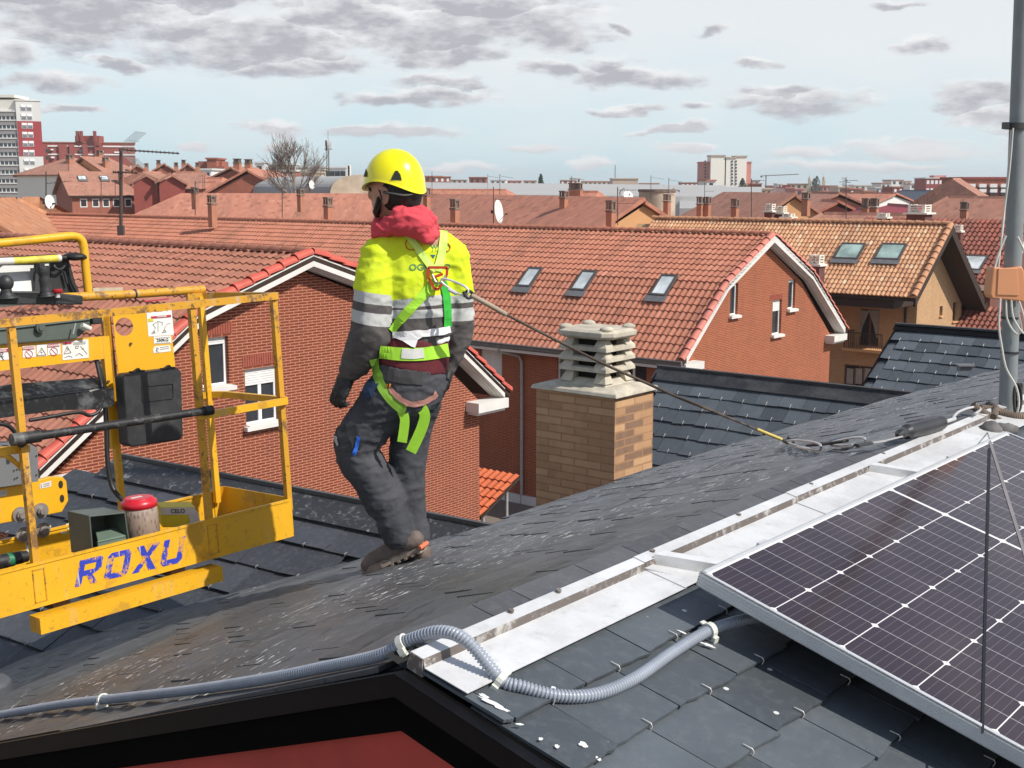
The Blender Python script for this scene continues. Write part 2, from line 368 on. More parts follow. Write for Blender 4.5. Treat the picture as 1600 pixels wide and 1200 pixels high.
def slates(mb, surf, s0, s1, t0, t1, keep, w=.222, ex=.163, sh=0., clips=None, jit=1.0, thk=.007, L=.25, nseg=4, clipsize=1.0):
    rows = int((t1-t0)/ex)+1
    for j in range(rows):
        tb = t0+(j+1)*ex; s = s0+sh-(w/2 if j % 2 else 0); i = 0
        while s < s1:
            ww = w*(1+random.uniform(-.04, .04)*jit*0); sc_ = s+ww/2
            if keep(sc_, tb-ex/2):
                gap = .0018; a0 = max(s+gap, s0); a1 = s+ww-gap; dt = random.uniform(-.004, .004)*jit; rz = random.uniform(-.006, .006)*jit; hb = .014+random.uniform(0, .006)*jit; ht = .0
                up = []; lo = []
                tu = max(tb-L, t0); pts = [(a0, tu, ht), (a1, tu, ht)]
                low = []
                for k in range(nseg+1):
                    f = k/nseg; low.append((a1+(a0-a1)*f, tb+dt+rz*(f-.5)*2+random.uniform(-.0028, .0028)*jit*(1 if 0 < k < nseg else 1.6), hb))
                ring = pts+low; n = len(ring)
                top = [surf(p[0], p[1], p[2]+thk) for p in ring]; bot = [surf(p[0], p[1], p[2]) for p in ring]
                mb.add(top+bot, [list(range(n))[::-1]]+[[i_, (i_+1) % n, n+(i_+1) % n, n+i_] for i_ in range(1, n)])
                if clips is not None and sc_ > s0+.03:
                    c = sc_+random.uniform(-.006, .006); e = tb+dt; q = clipsize
                    clips.tube([surf(c, e-.020*q, hb+thk+.002), surf(c, e+.001, hb+thk+.004), surf(c+.001, e+.005*q, hb+thk-.001), surf(c, e+.003*q, hb-.008)], .0014*q, 5)
            s += ww; i += 1
house = thing('slate_roof_house', 'dark slate house roof in the foreground, carrying the worker and the solar panel', 'house', g(RA, RB, GROUND), GRID)
mb = MB(); cl = MB()
slates(mb, near_s, .0, 5.2, -.009, 3.0, lambda s, t: s > -.1 and t > .2, sh=-.085, clips=cl, nseg=7, jit=1.0)
nr = mb.build('near_roof_slope', slate_near, house); cl.build('slate_clips', clip_m, nr)
mb = MB(); mb.add([near_s(0, 0, -.012), near_s(6, 0, -.012), near_s(6, 3.2, -.012), near_s(0, 3.2, -.012)], [[0, 1, 2, 3]]); mb.build('roof_deck', under, house)
# far slope: seen at a grazing angle, bounded by the eave edge beyond the worker and by the valley
edge_px = [(740, 833), (800, 812), (900, 777), (1000, 744), (1100, 712), (1200, 683), (1300, 653), (1400, 625), (1500, 598), (1600, 571)]
EDGE = [ab(hit(u, v)) for u, v in edge_px]
EDGE.append((EDGE[-1][0]+.25, EDGE[-1][1]+1.5, 0)); EDGE.append((EDGE[-1][0]+.5, EDGE[-1][1]+2, 0))
VAL = [ab(hit(u, v)) for u, v in [(560, 895), (312, 961), (0, 1050)]]
def edge_a(b):
    E = EDGE
    if b <= E[0][1]: return None
    for i in range(len(E)-1):
        if E[i][1] <= b <= E[i+1][1]:
            f = (b-E[i][1])/(E[i+1][1]-E[i][1]); return E[i][0]+(E[i+1][0]-E[i][0])*f
    return E[-1][0]
def far_keep(s, t):
    a = RA-t*.935; b = RB+s; e = edge_a(b)
    if e is not None: return a > e
    return a > -7.0
mb = MB(); slates(mb, far_s, .0, 11, .0, 5.8, far_keep, thk=.006, jit=1.0, nseg=3)
mb.build('far_roof_slope', slate_far, house)
mb = MB()
for i in range(60):
    b0, b1 = RB+i*.2, RB+(i+1)*.2; bm_ = (b0+b1)/2; e = edge_a(bm_); e = e if e is not None else -7
    n = 6
    for k in range(n):
        a0 = RA+(e-RA)*k/n; a1 = RA+(e-RA)*(k+1)/n
        mb.quad(g(a0, b0, farz(a0, b0)-.012), g(a0, b1, farz(a0, b1)-.012), g(a1, b1, farz(a1, b1)-.012), g(a1, b0, farz(a1, b0)-.012))
    if edge_a(bm_) is not None:      # beyond the edge the roof breaks into a steep lower slope
        mb.quad(g(e, b0, farz(e, b0)-.012), g(e, b1, farz(e, b1)-.012), g(e-.9, b1, farz(e, b1)-2.2), g(e-.9, b0, farz(e, b0)-2.2))
mb.build('far_roof_deck', slate_far, house)
# ridge flashing: top lip, grimy step, broad galvanised strip, in lengths that overlap
def flash(s0, s1, dh=0, skew=0):
    m1 = MB(); m2 = MB()
    P = lambda s, t, h: near_s(s, t+.016*max(0, 1-s/2.2), h+dh)
    for lo, hi, mbx in (((.046, .032), (.079, .034), m1), ((.079, .034), (.087, .018), m2), ((.087, .018), (.199, .028), m1)):
        a, b, c, d = P(s0, *lo), P(s1, *lo), P(s1, *hi), P(s0+(skew if hi[0] > .1 else 0), *hi)
        nn = (b-a).cross(d-a).normalized()*.0018
        mbx.prism([a, b, c, d], nn)
    m1.prism([P(s0, .046, .032), P(s1, .046, .032), P(s1, .044, .0), P(s0, .044, .0)], -mV*.0018)
    return m1, m2
fl = thing('ridge_flashing', 'bright galvanised metal strip along the slate ridge below the panel edge', 'flashing', RN, GRID)
for k, (s0, s1) in enumerate([(.0, .8), (.79, 1.62), (1.6, 3.25), (3.23, 7.0)]):
    a, b = flash(s0, s1, .0025*k, 0)
    p_ = a.build('flashing_strip', galv, fl); b.build('flashing_step', galv_dirt, p_)
fP = lambda s, t, h: near_s(s, t+.016*max(0, 1-s/2.2), h)
mb = MB()
for s in [.30, .47, .86, 1.3, 1.75, 2.3, 2.8]: mb.tube([fP(s, .054, .0335), fP(s, .054, .040)], .0065, 8)
mb.build('rivet_heads', galv_dirt, fl)
mb = MB(); mb.prism([fP(-.002, .045, -.005), fP(-.002, .045, .031), fP(-.002, .079, .033), fP(-.002, .088, -.005)], rV*.015); mb.build('flashing_end_cap', galv_dirt, fl)
mb = MB()      # slates dressed over the ridge up to the flashing
s = .05
while s < 7: 
    w_ = random.uniform(.10, .26); mb.prism([near_s(s, -.02, .004), near_s(s+w_-.003, -.02, .004), near_s(s+w_-.003, .060, .012), near_s(s, .060, .012)], nearN*.007); s += w_
mb.build('ridge_slates', slate_trim, house)
mb = MB()      # flat slate margin dressed along the rake of the far slope
for k in range(24):
    a0, a1 = RA-.16*k-.02, RA-.16*(k+1)-.018; f = lambda a, b: g(a, b, farz(a, b)+.026)
    mb.prism([f(a0, RB-.004), f(a1, RB-.004), f(a1, RB+.085), f(a0, RB+.085)], Z*-.012)
mb.build('rake_margin', slate_trim, house)
# rake: black capping along the gable end, dark board under it, red painted wall
mb = MB(); rk = MB(); wl = MB()
rb_ = RB-.012
K0, K1, K2 = on_b(632, 1047, rb_), on_b(868, 1200, rb_), on_b(0, 1160, rb_); Km = on_b(300, 1106, rb_)
K1 = K0+(K1-K0)*7; K2e = K2+(K2-Km)*4
for A, B in ((K0, K1), (K0, Km), (Km, K2), (K2, K2e)):
    mb.prism([A, B, B-rV*.03+Z*.002, A-rV*.03+Z*.002], -Z*.003)
    mb.prism([A-rV*.03, B-rV*.03, B-rV*.03-Z*.046, A-rV*.03-Z*.046], rV*.003)
    rk.prism([A-rV*.012-Z*.05, B-rV*.012-Z*.05, B-rV*.012-Z*.122, A-rV*.012-Z*.122], rV*.02)
    rk.prism([A, B, B-Z*.1, A-Z*.1], rV*.03)
    wl.prism([A+rV*.01-Z*.115, B+rV*.01-Z*.115, Vector((B.x, B.y, GROUND))+rV*.01, Vector((A.x, A.y, GROUND))+rV*.01], rV*.25)
mb.build('rake_capping', black_metal, house); rk.build('rake_board', plain('black_board', (.004, .004, .004), .9, spec=.03), house); wl.build('gable_wall', red_paint, house)
mb = MB(); mb.box(g(RA+3.0, RB+.02, GROUND), mV*.02, rV*9, Z*(RZ-math.tan(TN)*3-.1-GROUND)); mb.box(g(-5.4, RB+3.2, GROUND), mV*.25, rV*8, Z*8.6); mb.build('side_wall', red_paint, house)

# ------------------------------------------------------------------ other slate wings
def slate_wing_roof(name, label, P, wd, width, pitch, length, mat, keep=None, wallcol=None, band=.125, bandmat=None, clipc=None, thick=.006, verge=True, cs=1.0, sl_sc=1.0):
    """P: one end of the ridge; wd: horizontal direction of the ridge; slope falls towards the camera side"""
    wd = wd.normalized(); dn = wd.cross(Z); dn = dn if dn.y < 0 else -dn
    pd = dn*math.cos(pitch)-Z*math.sin(pitch); nn = dn*math.sin(pitch)+Z*math.cos(pitch)
    surf = lambda s, t, h: P+wd*s+pd*t+nn*h
    ang = math.atan2(wd.y, wd.x)
    root = thing(name, label, 'slate roof', Vector((P.x, P.y, GROUND)), Matrix.Rotation(ang, 4, 'Z'))
    mb = MB(); cl = MB() if clipc else None
    kp = (lambda s, t: keep(surf(s, t, 0))) if keep else (lambda s, t: 0 < s < width)
    slates(mb, surf, 0, width, band*.8, length, kp, clips=cl, thk=thick, nseg=1, jit=1.3, clipsize=cs, w=.222*sl_sc, ex=.163*sl_sc)
    sl = mb.build('slate_slope', mat, root)
    if cl: cl.build('slate_clips', clip_m, sl)
    mb = MB()
    if keep:
        pass
    mb.prism([surf(0, 0, -.01), surf(width, 0, -.01), surf(width, length, -.01), surf(0, length, -.01)], -nn*.05)
    back = -dn*math.cos(pitch)-Z*math.sin(pitch)
    mb.prism([P, P+wd*width, P+wd*width+back*length, P+back*length], -Z*.05); mb.build('roof_deck', slate_wing, root)
    mb = MB()
    mb.prism([surf(-.02, -.03, .03), surf(width+.02, -.03, .03), surf(width+.02, band, .024), surf(-.02, band, .024)], nn*.003)
    mb.build('ridge_band', bandmat or black_metal, root)
    mb = MB(); mb.prism([surf(-.02, -.03, .033), surf(width+.02, -.03, .033), surf(width+.02, -.035, .055), surf(-.02, -.035, .055)], pd*.012); mb.build('ridge_lip', plain('lip_grey', (.10, .10, .10), .5), root)
    for s in ((0, width) if verge else ()):
        mb = MB(); mb.prism([surf(s, 0, .03), surf(s, length, .03), surf(s, length, -.08), surf(s, 0, -.08)], wd*.015); mb.build('verge_strip', black_metal, root)
    mb = MB(); E0 = surf(0, length, 0); q = P+wd*.1; q2 = P+wd*(width-.1)
    lo = E0.z
    mb.prism([q+dn*length*math.cos(pitch)*.95+Z*(lo-P.z), q2+dn*length*math.cos(pitch)*.95+Z*(lo-P.z), q2-dn*length*math.cos(pitch)*.95+Z*(lo-P.z), q-dn*length*math.cos(pitch)*.95+Z*(lo-P.z)], Z*(GROUND-lo))
    mb.prism([q-Z*.06, q+dn*length*math.cos(pitch)*.95+Z*(lo-P.z-.06), q-dn*length*math.cos(pitch)*.95+Z*(lo-P.z-.06)], wd*(width-.2))
    mb.build('wall', red_paint, root)
    return root
P1 = hit(740, 833); P3 = hit(0, 1050)
wd = Vector((math.sin(R(-55)), math.cos(R(-55)), 0)); dn = Vector((-wd.y, wd.x, 0)); dn = dn if dn.y < 0 else -dn
tdn = (P3-P1).dot(dn); WP = math.atan2(P1.z-P3.z, tdn)
print('wing pitch', math.degrees(WP), P1, P3)
def wing_keep(X): return X.z > farz(X.dot(mV), X.dot(rV))-.05 and X.dot(mV) > -9
slate_wing_roof('slate_roof_wing', 'low slate roof slope with a spotted black ridge band, below the yellow basket', P1-wd*.15+Z*.0, wd, 2.85, WP, 3.4, slate_wing, keep=lambda X: wing_keep(X) and (X-P1).dot(wd) < 3.9, bandmat=white_spots, clipc=True, band=.16, verge=False, cs=.8, sl_sc=1.28)
slate_wing_roof('slate_roof_wing', 'slate roof slope with black ridge band, right behind the brick chimney', at(1030, 580, 11.5), mV, 4.2, R(40), 2.6, slate_right, bandmat=dirty_metal('dark_band', (.03, .03, .032), (.1, .1, .1), .8, .5), clipc=True, cs=1.6)
slate_wing_roof('slate_roof_wing', 'slate roof slope below the ochre house, at the right behind the mast', at(1401, 513, 13.5), mV, 5, R(33), 2.8, slate_right, band=.06, clipc=True, cs=1.8)

# ------------------------------------------------------------------ solar panel
T0 = Vector((.44487676, 2.70841089, -.86579033))
def pan(x, y, h): return T0+rV*x+nearD*y+nearN*h
def panel_mat():
    t = NT('solar_cells'); tc = t.n('ShaderNodeTexCoord'); sp = t.n('ShaderNodeSeparateXYZ'); t.L.new(tc.outputs['Object'], sp.inputs[0])
    x, y = sp.outputs[0], sp.outputs[1]
    def near_line(v, period, half):       # 1 where v is within half of a multiple of period
        f = t.math('PINGPONG', v, period/2); return t.math('LESS_THAN', f, half)
    c = .0845; xs = t.math('SUBTRACT', x, t.math('MULTIPLY', t.math('GREATER_THAN', x, 12*c+.004), .012))
    lx = near_line(xs, c, .0010); ly = near_line(y, .168, .0013)
    mid = t.math('LESS_THAN', t.math('ABSOLUTE', t.math('SUBTRACT', x, 12*c+.006)), .006)
    # chamfered cell corners leave little white diamonds
    dx = t.math('PINGPONG', xs, c/1); dia = t.math('LESS_THAN', t.math('ADD', t.math('PINGPONG', xs, c), t.math('PINGPONG', y, .084)), .0115)
    dia = t.math('MULTIPLY', t.math('LESS_THAN', t.math('ADD', t.math('PINGPONG', xs, c), t.math('PINGPONG', y, .084)), .0105), 1.0)
    bus = near_line(y, .168/9, .0005); fin = t.math('ADD', t.math('MULTIPLY', bus, .22), 0)
    cells = t.mix(t.ramp(t.noise(2.2, 3), .35, .65), (.022, .015, .022), (.030, .019, .026))
    wn = t.n('ShaderNodeTexWhiteNoise'); fl_ = t.n('ShaderNodeVectorMath', operation='FLOOR'); mp = t.n('ShaderNodeMapping'); mp.inputs['Scale'].default_value = (1/c, 1/.168, 0)
    t.L.new(tc.outputs['Object'], mp.inputs[0]); t.L.new(mp.outputs[0], fl_.inputs[0]); t.L.new(fl_.outputs[0], wn.inputs[0])
    cells = t.mix(t.math('MULTIPLY', wn.outputs['Value'], .25), cells, (.038, .026, .040))
    cells = t.mix(fin, cells, (.45, .42, .42))
    white = t.math('MAXIMUM', t.math('MULTIPLY', lx, .55), t.math('MAXIMUM', ly, t.math('MAXIMUM', mid, dia)))
    edge = t.math('MAXIMUM', t.math('LESS_THAN', x, 0.0), t.math('LESS_THAN', y, 0.0))
    white = t.math('MAXIMUM', white, edge)
    col = t.mix(white, cells, (.72, .71, .70))
    dust = t.noise(1.2, 5, .6); col = t.mix(t.ramp(dust, .35, .75, .03, .12), col, (.30, .25, .24))
    m_ = t.out(col, .10, 0, .28); return m_
alu = plain('anodised_aluminium', (.62, .63, .635), .35, .35, .06, 20)
PM = Matrix.Translation(T0) @ Matrix(((rV.x, nearD.x, -nearN.x, 0), (rV.y, nearD.y, -nearN.y, 0), (rV.z, nearD.z, -nearN.z, 0), (0, 0, 0, 1)))
if PM.determinant() < 0: PM = Matrix.Translation(T0) @ Matrix(((rV.x, nearD.x, nearN.x, 0), (rV.y, nearD.y, nearN.y, 0), (rV.z, nearD.z, nearN.z, 0), (0, 0, 0, 1)))
panel = tag(empty('solar_panel', PM), 'framed solar panel of dark purple cells raised above the slates', 'solar panel')
X0, X1, Y0, Y1 = -.008, 2.062, -.008, 1.02
mb = MB(); mb.prism([pan(X0, Y0, -.001), pan(X1, Y0, -.001), pan(X1, Y1, -.001), pan(X0, Y1, -.001)], -nearN*.005); mb.build('glass_face', panel_mat(), panel)
mb = MB(); fw, fh = .012, .036
def rail(p, q, inn):
    a, b = p, q; mb.prism([a, b, b+inn*fw, a+inn*fw], -nearN*.004)
    mb.prism([a, b, b-nearN*fh, a-nearN*fh], inn*.003)
    for k in range(1, 5):            # extruded ribs down the side of the frame
        o = -nearN*(fh*k/5-.0015)-inn*.0016; mb.prism([a+o, b+o, b+o-nearN*.0022, a+o-nearN*.0022], inn*.0016)
    mb.prism([a-nearN*(fh-.002), b-nearN*(fh-.002), b+inn*.028-nearN*(fh-.002), a+inn*.028-nearN*(fh-.002)], -nearN*.002)
h0 = .0015
A_, B_, C_, D_ = pan(X0-fw+.004, Y0-fw+.004, h0), pan(X1+fw, Y0-fw+.004, h0), pan(X1+fw, Y1+fw, h0), pan(X0-fw+.004, Y1+fw, h0)
rail(A_, B_, nearD); rail(B_, C_, -rV); rail(C_, D_, -nearD); rail(D_, A_, rV)
mb.build('frame', alu, panel)
mb = MB()
for x in (.35, 1.65): mb.box(pan(x, -.06, -fh-.042), rV*.04, nearD*1.16, nearN*.04)
mb.build('mounting_rail', alu, panel)
mb = MB()
for x in (.35, 1.65):
    for y in (.1, .9): mb.box(pan(x, y, -.139), rV*.04, nearD*.05, nearN*.07)
mb.build('rail_foot', alu, panel)
def hook(u, v, ang):
    """angled galvanised support plate folded over the flashing"""
    P = near_hit(u, v, .04); s = (P-RN).dot(rV); t_ = (P-RN).dot(nearD)
    m_ = MB()
    m_.prism([near_s(s-.055, .02, .03), near_s(s-.015, .02, .075), near_s(s+.115, .20, .08), near_s(s+.075, .20, .03)], rV*.003)
    m_.prism([near_s(s-.015, .02, .075), near_s(s+.025, .02, .073), near_s(s+.155, .20, .078), near_s(s+.115, .20, .08)], nearN*.003)
    m_.prism([near_s(s-.10, .05, .030), near_s(s-.055, .05, .030), near_s(s+.075, .20, .030), near_s(s+.03, .20, .030)], nearN*.003)
    return m_
for lab, s in (('folded galvanised bracket on the ridge flashing, nearer to the panel corner', .86), ('folded galvanised bracket on the ridge flashing, farther towards the mast', 2.14)):
    o = hook(*(0, 0), 0) if False else None
    m_ = MB()
    m_.prism([near_s(s-.03, .087, .018), near_s(s-.03, .087, .045), near_s(s+.075, .235, .060), near_s(s+.075, .235, .03)], rV*.003)
    m_.prism([near_s(s-.03, .087, .045), near_s(s+.015, .087, .043), near_s(s+.12, .235, .058), near_s(s+.075, .235, .060)], nearN*.003)
    m_.prism([near_s(s-.075, .092, .022), near_s(s-.04, .092, .022), near_s(s+.06, .215, .024), near_s(s+.0, .215, .024)], nearN*.003)
    tag(m_.build('support_bracket', galv, M=Matrix.Translation(near_s(s, .1, .03)) @ GRID), lab, 'bracket', 'brackets on the ridge flashing')

# ------------------------------------------------------------------ grey corrugated conduit and its saddles
cpx = [(-60, 1126), (0, 1117), (100, 1100), (193, 1090), (300, 1078), (420, 1060), (500, 1044), (592, 1024)]
cpts = [hit(u, v, .044) for u, v in cpx]; print('cond', [round(p.dot(rV), 2) for p in cpts])
cpts = [p if p.dot(rV) > RB+.02 else on_b(u, v, RB+.03) for p, (u, v) in zip(cpts, cpx)]
Ya = cpts[-1].y; Pn = near_hit(783, 1062, .03); Yb = Pn.y
for u, v, f in [(640, 1000, .25), (690, 987, .5), (732, 1004, .75)]: cpts.append(at(u, v, Ya+(Yb-Ya)*f))
cpts.append(Pn)
for u, v, h in [(815, 1073, .03), (870, 1087, .026), (930, 1085, .026), (990, 1061, .026), (1050, 1020, .03), (1105, 987, .036), (1160, 969, .05), (1230, 958, .05), (1330, 950, .04)]: cpts.append(near_hit(u, v, h))
fine = spline([Vector(p) for p in cpts], 40)
res = [fine[0]]; acc = 0
for p, q in zip(fine[:-1], fine[1:]):
    seg = (q-p).length; d0 = 0
    while acc+seg-d0 >= .0018:
        st = .0018-acc; d0 += st; res.append(p+(q-p)*(d0/seg)); acc = 0
    acc += seg-d0
_a = np.array([tuple(p) for p in fine]); _l = np.concatenate([[0], np.cumsum(np.linalg.norm(np.diff(_a, axis=0), axis=1))]); _q = np.arange(0, _l[-1], .0011)
res = [Vector((np.interp(q, _l, _a[:, 0]), np.interp(q, _l, _a[:, 1]), np.interp(q, _l, _a[:, 2]))) for q in _q]
cr = [.0107+(.0029 if (i % 7) < 4 else 0) for i in range(len(res))]
mb = MB(); mb.tube(res, cr, 12)
tag(mb.build('corrugated_conduit', plain('conduit_grey', (.27, .30, .35), .32, 0, .12, 10), M=Matrix.Translation(cpts[7])), 'grey corrugated plastic conduit snaking over the slates and under the solar panel', 'conduit')
saddle_m = plain('saddle_plastic', (.62, .63, .56), .5, 0, .06)
def saddle(P, tan, n, label):
    x = tan.normalized(); y = n.cross(x).normalized(); z = x.cross(y); z = z if z.dot(n) > 0 else -z
    M = Matrix.Translation(P) @ Matrix(((x.x, y.x, z.x, 0), (x.y, y.y, z.y, 0), (x.z, y.z, z.z, 0), (0, 0, 0, 1)))
    m_ = MB(); r1, r2, w = .0142, .0185, .014
    for k in range(10):
        t0_, t1_ = -35+25*k, -35+25*(k+1); q = []
        for tt, rr in ((t0_, r1), (t1_, r1), (t1_, r2), (t0_, r2)):
            q.append(P+y*math.cos(R(tt))*rr+z*math.sin(R(tt))*rr-x*w/2)
        m_.prism(q, x*w)
    for sg in (-1, 1): m_.box(P-x*w/2+y*(sg*.020-.004)-z*.019, x*w, y*.010, z*.014)
    m_.box(P-x*w/2-y*.022-z*.023, x*w, y*.044, z*.006); m_.box(P-x*w*.5+y*.014+z*.006, x*w, y*.012, z*.004)
    tag(m_.build('conduit_saddle', saddle_m, M=M), label, 'pipe clip', 'white pipe saddles holding the conduit')
def near_i(P): return min(range(len(res)), key=lambda i: (res[i]-P).length)
for u, v, lab, far in [(193, 1090, 'white pipe saddle on the conduit, leftmost of the four', 1), (590, 1026, 'white pipe saddle on the conduit, left of the flashing end', 1), (783, 1062, 'white pipe saddle on the conduit, just below the flashing', 0), (1105, 987, 'white pipe saddle on the conduit, closest to the solar panel', 0)]:
    P = hit(u, v, .022) if far else near_hit(u, v, .03); i = near_i(P); saddle(res[i], res[min(i+14, len(res)-1)]-res[i-14], nearN if not far else Z, lab)
# bird droppings and mortar splashes on the near slates
mb = MB(); black_metal.node_tree.nodes['Principled BSDF'].inputs['Specular IOR Level'].default_value = .15; dm = plain('lime_splash', (.72, .72, .70), .8, 0, .1)
def splat(u, v, L, wv, ang=0, srf=0):
    P = near_hit(u, v, .0245); n = 14; pts = []
    for k in range(n):
        th = 2*math.pi*k/n; rr = random.uniform(.6, 1.15); x = math.cos(th)*L*rr; y = math.sin(th)*wv*rr
        pts.append(P+rV*(x*math.cos(ang)-y*math.sin(ang))+nearD*(x*math.sin(ang)+y*math.cos(ang)))
    mb.prism(pts, nearN*.0012)
for a in [(768, 1098, .028, .006, 1.3), (785, 1108, .018, .005, 1.2), (757, 1088, .012, .005, 1.2), (912, 1164, .009, .009), (870, 1167, .006, .005), (845, 1155, .005, .004), (865, 1075, .006, .004, 1.), (935, 1186, .005, .007), (1065, 988, .014, .004, 1.4), (1105, 1008, .017, .005, 1.2), (812, 1132, .008, .003, .6)]: splat(*a)
tag(mb.build('lime_splashes', dm, M=Matrix.Translation(near_hit(785, 1108))), 'white lime splashes dotted over the near slates', 'splashes', kind='stuff')
# ------------------------------------------------------------------ brick and tile houses across the street
brickA = brick('red_brick_near', (.205, .048, .024), (.16, .034, .018), (.50, .225, .14), ms=.0095)
brickB = brick('red_brick_far', (.29, .080, .038), (.22, .055, .027), (.46, .20, .11), ms=.0095, bump=.2)
ochre_b = brick('ochre_brick', (.52, .32, .17), (.40, .235, .12), (.38, .24, .14), bias=-.4, ms=.009, stain=.1)
chim_b = brick('chimney_brick', (.56, .345, .19), (.40, .225, .12), (.34, .19, .10), bw=.25, rh=.0605, ms=.006, var=.3, stain=.12, smooth=0, burnt=True)
terra = tile_mat('terracotta_tiles', (.42, .175, .115), (.365, .145, .095), (.47, .21, .14), moss=.3)
terraB = tile_mat('terracotta_tiles_paler', (.50, .20, .125), (.44, .17, .105), (.54, .235, .155), moss=.2)  # clay tone a little paler than on the near house
arab = tile_mat('mixed_clay_tiles', (.66, .37, .20), (.53, .26, .14), (.76, .56, .36), moss=.25)
arabR = tile_mat('dark_red_clay_tiles', (.30, .09, .06), (.20, .06, .045), (.42, .17, .11), moss=.35)
orange_t = tile_mat('new_orange_tiles', (.62, .15, .055), (.58, .13, .05), (.66, .18, .07), moss=.0)
far_t = tile_mat('distant_tiles', (.54, .23, .15), (.47, .19, .125), (.60, .28, .19), moss=.25, far=True)
far_t2 = tile_mat('distant_tiles_brown', (.45, .215, .15), (.38, .18, .125), (.50, .26, .19), moss=.25, far=True)
far_t3 = tile_mat('distant_mixed_tiles', (.52, .24, .12), (.42, .17, .085), (.60, .34, .20), moss=.3, far=True)
verge_t = plain('verge_tile_red', (.50, .085, .055), .6, 0, .18, 2.5)
verge_p = plain('verge_tile_pink', (.52, .17, .125), .7, 0, .2, 2.5)
white_c = plain('painted_cornice', (.66, .64, .60), .7, 0, .08, 1.5)
white_w = plain('white_window_plastic', (.80, .80, .79), .4, 0, .03)
gut_m = plain('gutter_grey_brown', (.17, .155, .15), .5, .2, .1)
dark_wood = plain('dark_timber', (.035, .018, .012), .8, 0, .2)
wood_m = plain('window_wood', (.16, .07, .035), .6, 0, .2)
ochre_r = plain('ochre_render', (.62, .33, .15), .85, 0, .07, 1)
concrete = plain('concrete_cap', (.46, .415, .33), .9, 0, .25, 9, .5)
zinc = plain('lead_grey', (.20, .20, .20), .5, .3)
def glass_mat(name, c, r=.08):
    t = NT(name); return t.out(t.mix(t.ramp(t.noise(1.3, 2), .35, .7), c, tuple(x*2 for x in c)), r, 0, .9)
glass_d = glass_mat('dark_window_glass', (.018, .022, .028))
glass_s = glass_mat('skylight_glass', (.42, .46, .46), .12)  # pale base colour paints the reflected sky into the pane
curtain = plain('net_curtain', (.34, .31, .27), .9)
shutter = plain('roller_shutter_white', (.74, .74, .72), .6, 0, .04)

def tiles(mb, O, U, V, W, L, wave=.23, course=.36, amp=.045, step=.035, seg=6, skip=None, sharp=1.3):
    """clay tile sheet: U along the eave, V up the slope (unit vectors), W wide and L long"""
    N = U.cross(V).normalized(); N = N if N.z > 0 else -N
    nc = max(1, round(L/course)); ch = L/nc; nw = max(1, round(W/wave)); ww = W/nw
    prof = [((.5-.5*math.cos(2*math.pi*k/seg))**sharp)*amp for k in range(seg)]
    for j in range(nc):
        vs = []; fs = []; uvs = []; n = nw*seg+1
        jit = [random.uniform(-.006, .006) for _ in range(nw+1)]
        for r_, (tv, th) in enumerate(((j*ch-.03, step), ((j+1)*ch, 0.0))):
            for i in range(n):
                k = i//seg; vs.append(O+U*(i*ww/seg)+V*(tv+(jit[k] if r_ == 0 else 0))+N*(prof[i % seg]+th))
        for i in range(n): vs.append(O+U*(i*ww/seg)+V*(j*ch-.03)+N*(prof[i % seg]*.3-.012))
        for i in range(n-1):
            fs.append([i, i+1, n+i+1, n+i]); u0, u1 = i/seg, (i+1)/seg
            u0, u1 = (i//seg)+.02+(i % seg)/seg*.96, (i//seg)+.02+((i % seg)+1)/seg*.96
            uvs.append([(u0, j+.05), (u1, j+.05), (u1, j+.95), (u0, j+.95)])
            fs.append([2*n+i, 2*n+i+1, i+1, i]); uvs.append([(u0, j+.05), (u1, j+.05), (u1, j+.06), (u0, j+.06)])
        mb.add(vs, fs, uvs)
    return mb
def verge(mb, A, B, up, r=.13, pitch=.42, out=None):
    """overlapping half-round tiles laid along an edge from A down to B"""
    d = B-A; L = d.length; t = d.normalized(); n = max(1, round(L/pitch)); side = t.cross(up).normalized(); u = side.cross(t).normalized()
    u = u if u.dot(up) > 0 else -u
    for k in range(n):
        a = A+t*(k*L/n); b = A+t*((k+1)*L/n+.05); vs = []
        m_ = 8
        for P, rr, lift in ((a, r*.86, .0), (b, r, .035)):
            for i in range(m_+1):
                th = math.pi*i/m_; vs.append(P+side*math.cos(th)*rr+u*(math.sin(th)*rr+lift))
        fs = [[i, i+1, m_+2+i, m_+1+i] for i in range(m_)]
        vs += [P+(-u)*.02 for P in vs[m_+1:2*m_+2]]
        fs += [[m_+1+i, m_+2+i, 2*m_+3+i, 2*m_+2+i] for i in range(m_)]
        mb.add(vs, fs)
CUTS = {}
def apply_cuts(root):
    """open the walls of a house where its windows stand, so the frames sit back in a reveal"""
    wall = [o for o in COL.objects if o.parent == root and o.name.split('.')[0] == 'wall'][0]
    m = MB()
    for (c, ud, nd, w, h, rec) in CUTS.get(root.name, []): m.cbox(c-nd*(rec/2-.1), ud*w, nd*(rec+.2), Z*h)
    cu = m.build('cutter', gut_m, M=WM[root.name]); b = wall.modifiers.new('b', 'BOOLEAN'); b.operation = 'DIFFERENCE'; b.object = cu; b.solver = 'EXACT'
    wall.parent = None; wall.matrix_basis = WM[root.name]
    dg = bpy.context.evaluated_depsgraph_get(); dg.update(); me = bpy.data.meshes.new_from_object(wall.evaluated_get(dg)); wall.modifiers.clear(); wall.data = me; wall.parent = root; wall.matrix_basis = Matrix.Identity(4); bpy.data.objects.remove(cu)
